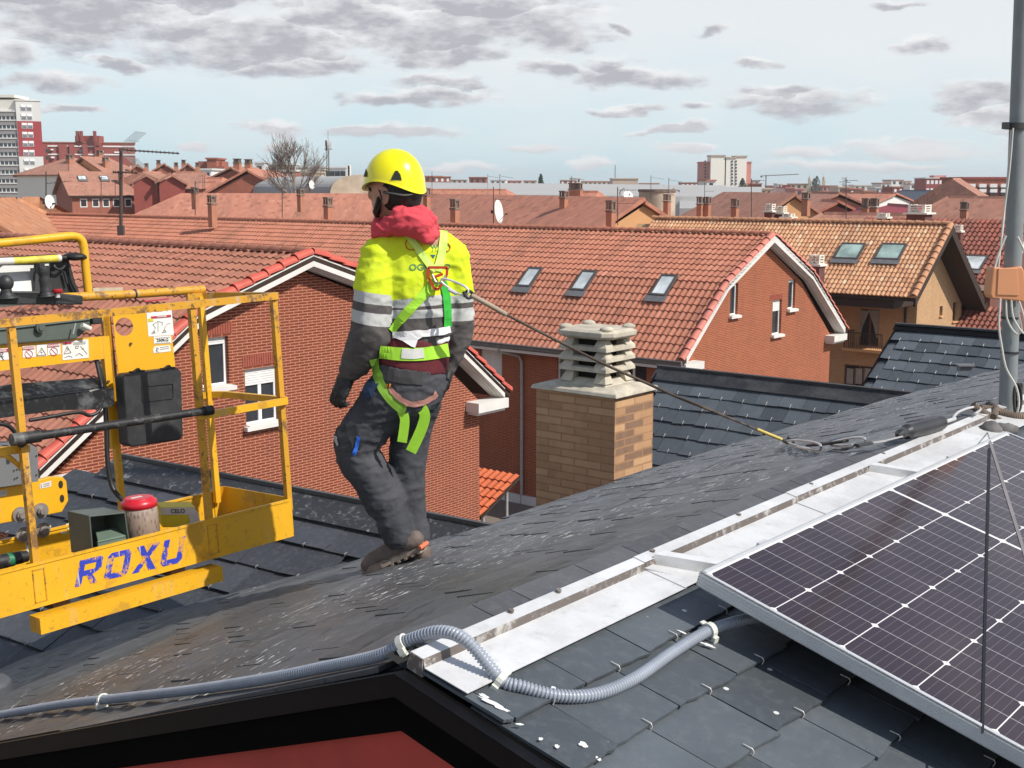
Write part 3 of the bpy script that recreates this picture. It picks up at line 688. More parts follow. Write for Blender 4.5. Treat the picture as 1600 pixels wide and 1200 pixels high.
def window(root, c, ud, nd, w, h, style='white', reveal=.10, shut=.3, surround=None, rec=.13):
    CUTS.setdefault(root.name, []).append((c, ud, nd, w, h, rec)); c_wall = c; c = c-nd*(rec-.001)
    """c: centre on the wall face; ud: horizontal unit; nd: outward unit. An opening framed and glazed slightly inside its reveal"""
    fr = MB(); fm = .06; d0 = nd*.006
    def rect(mb, x0, x1, z0, z1, dep, th): mb.box(c+ud*x0+Z*z0+nd*dep, ud*(x1-x0), nd*th, Z*(z1-z0))
    m1 = white_w if style == 'white' else wood_m
    dk = MB(); rect(dk, -w/2, w/2, -h/2, h/2, .004, .004)
    rect(fr, -w/2, -w/2+fm, -h/2, h/2, .006, .03); rect(fr, w/2-fm, w/2, -h/2, h/2, .006, .03); rect(fr, -w/2+fm, w/2-fm, -h/2, -h/2+fm, .006, .03); rect(fr, -w/2+fm, w/2-fm, h/2-fm, h/2, .006, .03)
    if w > .8: rect(fr, -fm*.7, fm*.7, -h/2+fm, h/2-fm, .006, .034)
    f = fr.build('window', m1, root); dk.build('window_pane', glass_d, f)
    if shut:
        s = MB(); nsl = int(h*shut/.05); 
        for k in range(max(1, nsl)): s.box(c+ud*(-w/2+fm*.6)+Z*(h/2-(k+1)*.05)+nd*.038, ud*(w-fm*1.2), nd*.012, Z*.044)
        s.build('roller_shutter', shutter, f)
    if style == 'white':
        s = MB(); s.box(c_wall+ud*(-w/2-.08)+Z*(-h/2-.085)+nd*.002, ud*(w+.16), nd*.13, Z*.085); s.box(c+ud*(-w/2+.004)+Z*(-h/2+.002)+nd*.04, ud*(w-.008), nd*(rec+.06), Z*.02); s.build('sill', white_c, f)
    else:
        s = MB(); s.box(c_wall+ud*(-w/2-.05)+Z*(-h/2-.06)+nd*.002, ud*(w+.1), nd*.08, Z*.06); s.build('sill', ochre_r, f)
    return f
def skylight(root, P, U, V, N, w, l, gl=glass_s):
    m_ = MB(); t = .075; P = P+N*.045
    m_.box(P+N*.03, U*w, V*t, N*.09); m_.box(P+V*(l-t)+N*.03, U*w, V*t, N*.09); m_.box(P+V*t+N*.03, U*t, V*(l-2*t), N*.09); m_.box(P+V*t+U*(w-t)+N*.03, U*t, V*(l-2*t), N*.09)
    f = m_.build('skylight', plain('skylight_frame', (.10, .085, .08), .5, .2) if 'skylight_frame' not in MATS else MATS['skylight_frame'], root)
    q = MB(); q.box(P+U*t+V*t+N*.085, U*(w-2*t), V*(l-2*t), N*.01); q.build('skylight_glass', gl, f)
    q = MB(); q.prism([P-U*.08-V*.28+N*.065, P+U*(w+.08)-V*.28+N*.065, P+U*(w+.08)+N*.085, P-U*.08+N*.085], N*.012); q.build('apron', zinc, f)
    return f
def gambrel(name, label, a, a_back, prof, wallm, tm, vm, over=.38, wave=.23, course=.37, ztop=.0):
    """prof: left eave, left kink, peak, right kink, right eave as (b, z) of the outer edge of the white fascia at plane a; roof runs back to a_back"""
    root = thing(name, label, 'house', g(a-over, prof[2][0], GROUND), GRID)
    aw = a-over
    # wall: inset from the fascia
    inn = .34; P = []
    for i, (b, z) in enumerate(prof):
        sb = (prof[2][0]-b); k = .55 if i in (0, 4) else .25
        P.append((b+math.copysign(k, sb) if i != 2 else b, z-(.30 if i != 2 else .34)))
    poly = [g(aw, P[0][0], GROUND)]+[g(aw, b, z) for b, z in P]+[g(aw, P[4][0], GROUND)]
    mb = MB(); mb.prism(poly, -mV*(abs(a_back-aw))); mb.build('wall', wallm, root)
    # fascia boards and moulded soffit
    fa = MB(); so = MB()
    for (b0, z0), (b1, z1) in zip(prof[:-1], prof[1:]):
        fa.prism([g(a, b0, z0), g(a, b1, z1), g(a, b1, z1-.24), g(a, b0, z0-.24)], -mV*.03)
        for k, (d0, d1, zz) in enumerate(((.03, .12, -.24), (.12, .2, -.27), (.2, over+.02, -.30))):
            so.prism([g(a-d0, b0, z0+zz), g(a-d0, b1, z1+zz), g(a-d1, b1, z1+zz), g(a-d1, b0, z0+zz)], Z*.04)
    fa.build('fascia', white_c, root); so.build('soffit', white_c, root)
    # roof slopes
    mb = MB(); rb = MB()
    sl = list(zip(prof[:-1], prof[1:])); Lb = abs(a_back-a)
    for k, ((b0, z0), (b1, z1)) in enumerate(sl):
        if k < 2: lo, hi = (b0, z0), (b1, z1)
        else: lo, hi = (b1, z1), (b0, z0)
        Pl, Ph = g(a-Lb, *lo), g(a-Lb, *hi); V = (Ph-Pl); L = V.length; V.normalize()
        if k in (0, 3): Pl = Pl-V*.25; L += .25
        rb.prism([Pl-Z*.03, Pl+V*L-Z*.03, Pl+V*L+mV*Lb-Z*.03, Pl+mV*Lb-Z*.03], -Z*.1)
        if k < 2: tiles(mb, Pl+Z*.0, mV, V, Lb, L, wave, course)
        else: tiles(mb, Pl, mV, V, Lb, L, .5, .8, .03, .02, 2)
    rf = mb.build('roof', tm, root); rb.build('roof_deck', dark_wood, root)
    vb = MB(); pk = g(a-.06, *prof[2])
    for k in (1, 0): pass
    for i0, i1 in ((2, 1), (1, 0), (2, 3), (3, 4)):
        A = g(a-.07, *prof[i0])+Z*.03; B = g(a-.07, *prof[i1])+Z*.03
        if i1 in (0, 4): B = B+(B-A).normalized()*.2
        verge(vb, A, B, Z)
    vb.build('verge_tiles', vm, rf)
    rg = MB(); verge(rg, g(a-.05, *prof[2])+Z*.02, g(a_back, *prof[2])+Z*.02, Z, r=.12, pitch=.4); rg.build('ridge_tiles', tm, rf)
    # boxed cornice returns at both eaves
    cr_ = MB()
    for i, sg in ((0, 1), (4, -1)):
        b, z = prof[i]; cr_.box(g(a-over, b-.10*sg, z-.50), mV*(over+.04), rV*(1.15*sg), Z*.24)
        cr_.box(g(a-over, b-.06*sg, z-.58), mV*(over-.05), rV*(1.05*sg), Z*.08)
    cr_.build('cornice', white_c, root)
    return root, P, rf
# House A: the near gable, its peak straight left of the worker
aA = -19.6
pk = on_a(490, 398, aA); le = on_a(62, 733, aA); re_ = on_a(789, 606, aA); lk = on_a(322, 482, aA)
bp, zp = pk.dot(rV), pk.z; ble, zle = le.dot(rV), le.z; blk, zlk = lk.dot(rV), lk.z; bre = re_.dot(rV)
print('A', bp, zp, 'kink', blk, zlk, 'le', ble, zle, 're', bre, re_.z)
half = (bre-ble)/2; zee = (zle+re_.z)/2; dk_ = bp-blk
profA = [(ble, zle), (blk, zlk), (bp, zp), (bp+dk_, zlk), (bre, re_.z)]
rootA, PA, rfA = gambrel('brick_house', 'red brick house with bright red verge tiles, behind the yellow lift basket', aA, aA-14, profA, brickA, terra, verge_t)
aw = aA-.38
def win_a(root, a, u, v, wpx, hpx, style='white', shut=.3):
    c = on_a(u, v, a+.002); e = on_a(u+wpx/2, v, a+.002); s_ = on_a(u-wpx/2, v, a+.002)
    w = abs((e-s_).dot(rV)); t_ = on_a(u, v-hpx/2, a); b_ = on_a(u, v+hpx/2, a)
    return window(root, c, rV, mV, w, abs(t_.z-b_.z), style, shut=shut)
win_a(rootA, aw, 410, 618, 52, 88, shut=.33); win_a(rootA, aw, 337, 566, 42, 78, shut=.18)
def lintel(root, a, u, v, wpx, hpx):
    c0 = on_a(u-wpx/2, v, a+.004); w = abs((on_a(u+wpx/2, v, a)-on_a(u-wpx/2, v, a)).dot(rV)); h = hpx/1950*c0.length
    m_ = MB(); n = int(w/.06)
    for k in range(n): m_.box(c0+rV*(k*w/n)-Z*(h/2), rV*(w/n-.012), mV*.006, Z*h)
    m_.build('lintel', MATS['lintel_brick'] if 'lintel_brick' in MATS else plain('lintel_brick', (.30, .075, .045), .85), root)
lintel(rootA, aw, 410, 565, 62, 18); lintel(rootA, aw, 338, 517, 52, 16)
apply_cuts(rootA)
# House B: long roof behind the worker, ending in the gable right of the chimney
aB = -20.6
pk = on_a(1211, 368, aB); le = on_a(1073, 557, aB); lk = on_a(1139, 443, aB); re_ = on_a(1321, 515, aB)
bp, zp = pk.dot(rV), pk.z; dk_ = bp-lk.dot(rV); he = bp-le.dot(rV)
print('B', bp, zp, lk.dot(rV), lk.z, le.dot(rV), le.z, re_.dot(rV), re_.z)
profB = [(le.dot(rV), le.z), (lk.dot(rV), lk.z), (bp, zp), (bp+dk_, lk.z), (re_.dot(rV), (re_.z+le.z)/2)]
bl_end = on_b(65, 345, bp).dot(mV)
print('B left end a', bl_end)
rootB, PB, rfB = gambrel('brick_house', 'long red brick house with three roof windows, its gable right of the brick chimney', aB, bl_end, profB, brickB, terraB, verge_p, over=.36)
awB = aB-.36
win_a(rootB, awB, 1147, 468, 12, 50, shut=0.12); win_a(rootB, awB, 1237, 460, 11, 46, shut=.1); win_a(rootB, awB, 1214, 496, 14, 54, shut=.35)
lintel(rootB, awB, 1213, 466, 20, 8)
fb = PB[0][0]      # front facade plane
def win_b(root, b, u, v, wpx, hpx, style='white', shut=.3):
    s_ = on_b(u-wpx/2, v, b-.002); e = on_b(u+wpx/2, v, b-.002); c = (s_+e)/2; c = on_b(u, v, b-.002)
    w = abs((e-s_).dot(mV)); t_ = on_b(u, v-hpx/2, b); b_ = on_b(u, v+hpx/2, b)
    return window(root, c, mV, -rV, w, abs(t_.z-b_.z), style, shut=shut)
win_b(rootB, fb, 767, 577, 34, 60, shut=.9); win_b(rootB, fb, 890, 585, 40, 70, shut=.2); win_b(rootB, fb, 988, 590, 44, 66, shut=.2)
apply_cuts(rootB)
# gutter and downpipe
mb = MB(); gz = profB[0][1]-.16; gb = profB[0][0]-.30
mb.box(g(aB-.02, gb, gz-.14), -mV*22, rV*.16, Z*.15); mb.tube([g(aB, gb-.02, gz), g(aB-22, gb-.02, gz)], .035, 8)
gt = mb.build('gutter', gut_m, rootB)
mb = MB(); mb.box(g(aB-.0, gb+.1, gz-.28), -mV*22, rV*.5, Z*.1); mb.build('eave_board', white_c, rootB)
dpx = on_b(815, 545, fb-.08); dp0 = dpx.dot(mV)
mb = MB(); mb.tube([g(dp0-.5, gb+.08, gz-.1), g(dp0-.5, gb+.08, gz-.3), g(dp0-.1, fb-.1, gz-.5), g(dp0, fb-.08, gz-.7), g(dp0, fb-.08, GROUND)], .055, 8)
for k in range(5): mb.tube([g(dp0, fb-.08, gz-1.2-k*1.9), g(dp0, fb-.08, gz-1.28-k*1.9)], .066, 8)
mb.build('downpipe', plain('downpipe_grey', (.36, .35, .34), .5), rootB)
def slope_frame(prof, k, a):
    (b0, z0), (b1, z1) = prof[k], prof[k+1]; V = (g(0, b1, z1)-g(0, b0, z0)).normalized(); N = mV.cross(V); N = N if N.z > 0 else -N
    return V, N, g(0, b0, z0)
V, N_, P0 = slope_frame(profB, 0, aB)
for (u, v) in [(808, 451), (892, 457), (1016, 465)]:
    P = pl(u, v, P0, N_); skylight(rfB, P, mV, V, N_, .66, 1.02)
# small vents / birds on roofs
# cornice box and low band of B behind the chimney
mb = MB(); c = on_b(815, 782, fb); mb.box(g(dp0-2, fb-.12, c.z-.2), mV*9, rV*.2, Z*.42); mb.build('base_band', white_c, rootB)
# porch roof of new orange tiles in the corner between the two gables
cc = on_a(750, 750, aw)
pr = thing('tiled_porch', 'small lean-to porch roof of new orange tiles tucked between the two brick houses', 'porch', g(aw-1, cc.dot(rV)+1, GROUND), GRID)
bt = PA[4][0]+4.5; TT = on_b(812, 743, bt); XX = on_a(752, 806, TT.dot(mV)); V_ = TT-XX; LL = V_.length; V_.normalize()
O_ = XX-mV*4.6; print('porch', LL, V_)
tl = MB(); tiles(tl, O_, mV, V_, 4.6, LL, .24, LL/5, .05, .04); tl.build('roof', orange_t, pr)
mb = MB(); mb.prism([O_-Z*.04, O_+mV*4.6-Z*.04, O_+mV*4.6+V_*LL-Z*.04, O_+V_*LL-Z*.04], -Z*.08); mb.build('roof_deck', dark_wood, pr)
for s in (.35, LL-.4):
    mb = MB(); q = O_+mV*4.4+V_*s-Z*.1; mb.tube([q, Vector((q.x, q.y, GROUND))], .05, 8); mb.build('post', MATS.get('post_grey') or plain('post_grey', (.3, .3, .3), .5), pr)

# House C: ochre house with mixed clay tiles
aC = -21.0
pkC = on_a(1489, 352, aC+1.0); leC = on_a(1431, 465, aC+1.0); wc = on_a(1432, 500, aC)
bC = pkC.dot(rV); zC = pkC.z; beC = leC.dot(rV); zeC = leC.z; print('C', bC, zC, beC, zeC)
fC = wc.dot(rV); frC = on_a(1501, 500, aC).dot(rV)
rc = thing('ochre_house', 'ochre brick house under a roof of mottled orange clay tiles, with a curtained balcony door', 'house', g(aC, bC, GROUND), GRID)
Llen = 15.6; ov = 1.0
mb = MB(); zr = zC-.25
lowr = on_a(1509, 445, aC+1.0)
reb, rez = frC+1.2, zC-(zC-zeC)*.75
slp = (zC-zeC)/(bC-beC)
poly = [g(aC, fC, GROUND), g(aC, fC, zC-.2-slp*(bC-fC)), g(aC, bC, zC-.25), g(aC, frC, zC-.25-slp*(frC-bC)*.9), g(aC, frC, GROUND)]
mb.prism(poly, -mV*Llen)
# the facade under the eave
mb.build('wall', ochre_b, rc)
mb = MB(); V = (g(0, bC, zC)-g(0, beC, zeC)); L = V.length; V.normalize(); N_ = mV.cross(V); N_ = N_ if N_.z > 0 else -N_
P0 = g(aC+ov-Llen, beC, zeC)
kb = MB(); tiles(kb, P0, mV, V, Llen, L, .20, .31, .052, .03, 6, sharp=1.0); rf = kb.build('roof', arab, rc)
V2 = (g(0, bC, zC)-g(0, reb, zC-slp*(reb-bC))); L2 = V2.length; V2.normalize(); kb = MB()
tiles(kb, g(aC+ov-Llen, reb, zC-slp*(reb-bC)), mV, V2, Llen, L2, .25, .4, .085, .05, 4); kb.build('rear_roof', arab, rc)
kb = MB(); kb.prism([g(aC+ov, beC, zeC-.05), g(aC+ov, bC, zC-.05), g(aC+ov, bC, zC-.4), g(aC+ov, beC, zeC-.4)], -mV*.1)
kb.prism([g(aC+ov, bC, zC-.02), g(aC+ov, reb, zC-slp*(reb-bC)-.02), g(aC+ov, reb, zC-slp*(reb-bC)-.45), g(aC+ov, bC, zC-.45)], -mV*1.0)
kb.prism([P0-Z*.06, P0+V*L-Z*.06, P0+V*L+mV*(Llen-.05)-Z*.06, P0+mV*(Llen-.05)-Z*.06], -Z*.12)
kb.box(g(aC+.0, beC+.1, zeC-.55), -mV*Llen, rV*(fC-beC), Z*.35); kb.build('eave_timber', dark_wood, rc)
kb = MB(); verge(kb, g(aC+ov-.08, bC, zC)+Z*.05, g(aC+ov-.08, beC, zeC)+Z*.05, Z, r=.15, pitch=.4); verge(kb, g(aC+ov, bC, zC)+Z*.03, g(aC+ov-Llen, bC, zC)+Z*.03, Z, r=.14, pitch=.4); kb.build('ridge_tiles', arab, rf)
for (u, v) in [(1303, 407), (1366, 408)]:
    P = pl(u, v, P0, N_); skylight(rf, P, mV, V, N_, 1.15, 1.1, glass_mat('greenish_glass', (.22, .30, .27), .1) if 'greenish_glass' not in MATS else MATS['greenish_glass'])
wf = win_b(rc, fC, 1358, 512, 31, 58, 'wood', shut=0)
for s in (-1, 1):
    c0 = on_b(1358+s*9, 485, fC+.075); mb = MB(); top = [c0-mV*.30, c0+mV*.30]; low = c0-Z*1.1+mV*s*.25
    pts = [top[0], top[1], c0+mV*(.30 if s > 0 else .0)-Z*.9, low+mV*s*.05, c0+mV*(.0 if s > 0 else -.30)-Z*.9]
    mb.prism([top[0], top[1], top[1 if s > 0 else 0]-Z*1.25, c0+mV*s*.12-Z*1.25, c0-Z*.75], -rV*.01); mb.build('curtain', curtain, wf)
w2 = win_b(rc, fC, 1342, 588, 48, 34, 'wood', shut=0)
for du in (-14, 0, 13):
    c0 = on_b(1342+du, 588, fC+.075); mb = MB(); mb.box(c0-mV*.16-Z*.35, mV*.32, -rV*.012, Z*.72); mb.build('curtain', curtain, w2)
    mb = MB(); mb.box(c0+mV*.2-Z*.42, mV*.07, -rV*.03, Z*.84); mb.build('mullion', wood_m, w2)
win_a(rc, aC, 1470.5, 486, 4.5, 15, 'wood', 0); win_a(rc, aC, 1492, 487, 6.5, 30, 'wood', 0)
bal = MB(); z0 = on_b(1350, 545, fC-1).z; x0 = on_b(1319, 545, fC-1).dot(mV); x1 = on_b(1378, 545, fC-1).dot(mV); zt = on_b(1350, 521, fC-1).z
for k in range(19): x = x0+(x1-x0)*k/18; bal.tube([g(x, fC-1, z0), g(x, fC-1, zt)], .012 if k % 18 else .03, 4)
bal.bar(g(x0, fC-1, zt), g(x1, fC-1, zt), .05, .04); bal.bar(g(x0, fC-1, zt), g(x0, fC, zt), .05, .04)
for k in range(5): bal.tube([g(x0, fC-k*.2, z0), g(x0, fC-k*.2, zt)], .012, 4)
bk = bal.build('balcony_railing', plain('iron_brown', (.05, .025, .02), .6), rc)
mb = MB(); mb.box(g(x0-.1, fC-1.05, z0-.15), mV*(x1-x0+.2), rV*1.05, Z*.12); mb.build('balcony_slab', ochre_r, rc)
mb = MB(); q = on_b(1415, 480, fC-.05); mb.tube([q, q-Z*3.5], .05, 6); mb.build('downpipe', dark_wood, rc)
apply_cuts(rc)
# brick flue of B's far end in front of C's roof
# House F: dark red roof at the far right behind the mast
aF = -19.0
pF = on_a(1560, 352, aF); eF = on_a(1497, 440, aF)
rF = thing('brick_house', 'plum brick house with dark red tiles, between the ochre house and the mast', 'house', g(aF, 74, GROUND), GRID)
bF0 = on_a(1562, 445, aF-.4).dot(rV)
ez = on_b(1530, 444, bF0).z; rz = ez+2.9; rb_ = bF0+5.2
V = (g(0, rb_, rz)-g(0, bF0, ez)); L = V.length; V.normalize(); N_ = mV.cross(V); N_ = N_ if N_.z > 0 else -N_
aR = on_b(1560, 442, bF0).dot(mV)
mb = MB(); tiles(mb, g(aR-9, bF0, ez), mV, V, 9, L, .25, .42, .09, .05, 5, sharp=1.0); rfF = mb.build('roof', arabR, rF)
mb = MB(); aw_ = aR-.5; mb.prism([g(aw_, bF0+.5, GROUND), g(aw_, bF0+.5, ez), g(aw_, rb_, rz-.3), g(aw_, 2*rb_-bF0-.5, ez), g(aw_, 2*rb_-bF0-.5, GROUND)], -mV*9)
mb.build('wall', brick('plum_brick', (.16, .06, .05), (.13, .05, .042), (.22, .11, .09)), rF)
mb = MB(); mb.box(g(aR-9, bF0-.08, ez-.3), mV*9.05, rV*.25, Z*.28); mb.build('cornice', white_c, rF); mb = MB(); mb.prism([g(aR+.05, bF0, ez-.02), g(aR+.05, rb_, rz-.02), g(aR+.05, rb_, rz-.4), g(aR+.05, bF0, ez-.4)], -mV*.4); mb.build('cornice', white_c, rF)
P = pl(1496, 424, g(0, bF0, ez), N_); skylight(rfF, P, mV, V, N_, 1.1, 1.3)
win_a(rF, aw_, 1572, 470, 7, 16, shut=0)
# low tiled canopy of F
mb = MB(); q = on_b(1498, 512, bF0-.6); tiles(mb, g(q.dot(mV)-.5, bF0-1.2, q.z), mV, (rV*.85+Z*.5).normalized(), 3.2, 1.9, .25, .42, .09, .05, 5); mb.build('canopy', arabR, rF)

# ------------------------------------------------------------------ the brick chimney beside the worker
def grid_box(mb, a0, a1, b0, b1, z0, z1): mb.box(g(a0, b0, z0), mV*(a1-a0), rV*(b1-b0), Z*(z1-z0))
ck = at(961, 622, 9.15); ca, cb_ = ck.dot(mV), ck.dot(rV)
left = pl(838, 610, rV*cb_, rV).dot(mV); back = pl(1021, 612, mV*ca, mV).dot(rV)
print('chimney', ca-left, back-cb_, ck)
ch = thing('brick_chimney', 'ochre brick chimney with a stack of concrete louvre rings, right of the worker', 'chimney', g((ca+left)/2, (cb_+back)/2, -4.5), GRID)
zt = ck.z
mb = MB(); grid_box(mb, left, ca, cb_, back, -4.5, zt); mb.build('shaft', chim_b, ch)
mb = MB(); cx, cy = (left+ca)/2, (cb_+back)/2; hx, hy = (ca-left)/2, (back-cb_)/2
def slab(mb, hx, hy, z0, z1, t0=0., t1=0., n=1):
    p = lambda x, y, z: g(cx+x, cy+y, z)
    bt = [p(-hx, -hy, z0), p(hx, -hy, z0), p(hx, hy, z0), p(-hx, hy, z0)]; tp = [p(-hx+t0, -hy+t0, z1), p(hx-t0, -hy+t0, z1), p(hx-t0, hy-t0, z1), p(-hx+t0, hy-t0, z1)]
    mb.add(bt+tp, [[0, 3, 2, 1], [4, 5, 6, 7], [0, 1, 5, 4], [1, 2, 6, 5], [2, 3, 7, 6], [3, 0, 4, 7]])
slab(mb, hx+.035, hy+.035, zt, zt+.03, .012); slab(mb, hx+.02, hy+.02, zt+.03, zt+.06, .1)
cap_slab = mb.build('cap_slab', concrete, ch, bevel=.006)
cx += .02
for k in range(5):
    z0 = zt+.055+k*.080; mb = MB(); ho, hi = (.27, .20) if k < 4 else (0, 0)
    ax, ay = .225, .20
    if k < 4:
        p = lambda x, y, z: g(cx+x, cy+y, z)
        zb, zm = z0+.036, z0+.084
        rings = [(ax, ay, zb-.012), (ax-.004, ay-.004, zb+.020), (ax-.045, ay-.045, zm-.02), (ax-.07, ay-.07, zm-.02), (ax-.05, ay-.05, zb)]
        if k == 0: rings = [(ax+.0, ay+.0, zb-.036), (ax-.02, ay-.02, zb-.02), (ax-.07, ay-.07, zm-.036), (ax-.09, ay-.09, zm-.036), (ax-.07, ay-.07, zb-.036)]
        vs = []
        for (x, y, z) in rings: vs += [p(-x, -y, z), p(x, -y, z), p(x, y, z), p(-x, y, z)]
        n = len(rings); fs = [[i*4+j, i*4+(j+1) % 4, ((i+1) % n)*4+(j+1) % 4, ((i+1) % n)*4+j] for i in range(n) for j in range(4)]
        mb.add(vs, fs)
        for sx in (-1, 1):
            for sy in (-1, 1):   # flared corner feet carrying the ring above
                c = [(ax-.005, ay-.005, zb+.02-(.036 if k == 0 else 0)), (ax-.055, ay-.055, z0+.118)]
                b0_ = [p(sx*(c[0][0]-dx), sy*(c[0][1]-dy), c[0][2]) for dx, dy in ((0, 0), (.12, 0), (.12, .11), (0, .11))]
                t0_ = [p(sx*(c[1][0]-dx), sy*(c[1][1]-dy), c[1][2]) for dx, dy in ((0, 0), (.06, 0), (.06, .055), (0, .055))]
                v = b0_+t0_; mb.add(v, [[0, 3, 2, 1], [4, 5, 6, 7], [0, 1, 5, 4], [1, 2, 6, 5], [2, 3, 7, 6], [3, 0, 4, 7]])
        mb.build('louvre_ring', concrete, ch, bevel=.004)
    else:
        p = lambda x, y, z: g(cx+x, cy+y, z)
        zb = z0+.036; X_, Y_ = .262, .225
        bt = []; c_ = .07
        oct_ = lambda hx, hy, z, c: [p(-hx+c, -hy, z), p(hx-c, -hy, z), p(hx, -hy+c, z), p(hx, hy-c, z), p(hx-c, hy, z), p(-hx+c, hy, z), p(-hx, hy-c, z), p(-hx, -hy+c, z)]
        v = oct_(X_-.03, Y_-.03, zb, c_)+oct_(X_, Y_, zb+.02, c_)+oct_(X_, Y_, zb+.055, c_)+oct_(X_-.03, Y_-.03, zb+.072, c_)
        fs = [list(range(8))[::-1], list(range(24, 32))]+[[r_*8+i, r_*8+(i+1) % 8, (r_+1)*8+(i+1) % 8, (r_+1)*8+i] for r_ in range(3) for i in range(8)]
        mb.add(v, fs)
        for sx in (-1, 1):
            for sy in (-1, 1): mb.ball(p(sx*.19, sy*.15, zb+.078), .055, .045, .026, 10, 6)
        mb.build('top_plate', concrete, ch, bevel=.006)
mb = MB(); slab(mb, .12, .10, zt+.05, zt+.42); mb.build('flue_core', plain('soot', (.012, .011, .01), .95), ch)
# ------------------------------------------------------------------ the worker
YW = 4.80
def wp(u, v, dy=0.): return at(u, v, YW+dy)
def blob_mesh(chains, voxel, smooth_it=6, extra=None):
    """one continuous skin over tapered limbs: chains of (point, radius) or (point, (rx, ry))"""
    m_ = MB()
    for ch_ in chains:
        pts = [c[0] for c in ch_]; rad = [c[1] for c in ch_]
        # resample
        P = []; Rr = []
        for i in range(len(pts)-1):
            for k in range(6):
                t = k/6; P.append(pts[i].lerp(pts[i+1], t))
                r0 = rad[i] if isinstance(rad[i], tuple) else (rad[i], rad[i]); r1 = rad[i+1] if isinstance(rad[i+1], tuple) else (rad[i+1], rad[i+1])
                ts = t*t*(3-2*t); Rr.append((r0[0]+(r1[0]-r0[0])*ts, r0[1]+(r1[1]-r0[1])*ts))
        P.append(pts[-1]); Rr.append(rad[-1] if isinstance(rad[-1], tuple) else (rad[-1], rad[-1]))
        n = 20; vs = []; x_ = ch_[0][2] if len(ch_[0]) > 2 else Vector((1, 0, 0))
        for i, p in enumerate(P):
            t = (P[min(i+1, len(P)-1)]-P[max(i-1, 0)]).normalized(); a = (x_-t*x_.dot(t)).normalized(); b = t.cross(a)
            vs += [p+a*math.cos(2*math.pi*k/n)*Rr[i][0]+b*math.sin(2*math.pi*k/n)*Rr[i][1] for k in range(n)]
        fs = [[i*n+k, i*n+(k+1) % n, (i+1)*n+(k+1) % n, (i+1)*n+k] for i in range(len(P)-1) for k in range(n)]
        fs += [list(range(n))[::-1], [(len(P)-1)*n+k for k in range(n)]]; m_.add(vs, fs)
        for e, q in ((0, P[0]), (-1, P[-1])): m_.ball(q, min(Rr[e])*.98, n=14, m=10)
    if extra: extra(m_)
    me = bpy.data.meshes.new('tmp'); me.from_pydata([tuple(v) for v in m_.v], [], m_.f); o = bpy.data.objects.new('tmp', me); COL.objects.link(o)
    r = o.modifiers.new('r', 'REMESH'); r.mode = 'VOXEL'; r.voxel_size = voxel
    s_ = o.modifiers.new('s', 'SMOOTH'); s_.iterations = smooth_it; s_.factor = .5
    dg = bpy.context.evaluated_depsgraph_get(); dg.update(); ev = o.evaluated_get(dg); m2 = bpy.data.meshes.new_from_object(ev)
    out = MB(); out.v = [Vector(v.co) for v in m2.vertices]; out.f = [list(p.vertices) for p in m2.polygons]; out.sm = set(range(len(out.f)))
    bpy.data.objects.remove(o); bpy.data.meshes.remove(me); bpy.data.meshes.remove(m2)
    return out
from mathutils import noise as MN
def wrinkle(mb, amp, sc, stretch=(1, 1, 1), amp2=0, sc2=30):
    """cloth folds pushed along the surface normals"""
    me = bpy.data.meshes.new('t'); me.from_pydata([tuple(v) for v in mb.v], [], mb.f); me.update()
    ns = [Vector(v.normal) for v in me.vertices]; bpy.data.meshes.remove(me)
    for i, p in enumerate(mb.v):
        q = Vector((p.x*stretch[0], p.y*stretch[1], p.z*stretch[2]))*sc
        w = 1-abs(MN.noise(q))*2.2; h = amp*(w*w-.4)
        if amp2: n2_ = 1-abs(MN.noise(q*(sc2/sc)))*2.2; h += amp2*(n2_*n2_-.4)+amp2*.4*MN.noise(q*(sc2/sc*2.2))
        mb.v[i] = p+ns[i]*h
    return mb
def paint(o, fn):
    """a per-vertex cloth pattern coordinate computed from the vertex position in the world"""
    me = o.data; at_ = me.attributes.new('band', 'FLOAT', 'POINT'); M = WM[o.name]
    for i, v in enumerate(me.vertices): at_.data[i].value = fn(M @ v.co)
def zat(v): return wp(650, v).z
worker = thing('person', 'worker in yellow helmet and hi-vis jacket seen from behind, walking on the slate roof', 'person', wp(640, 880), Matrix.Identity(4))
S = YW/1950*1.0
px = lambda n: n*YW/1950/.985
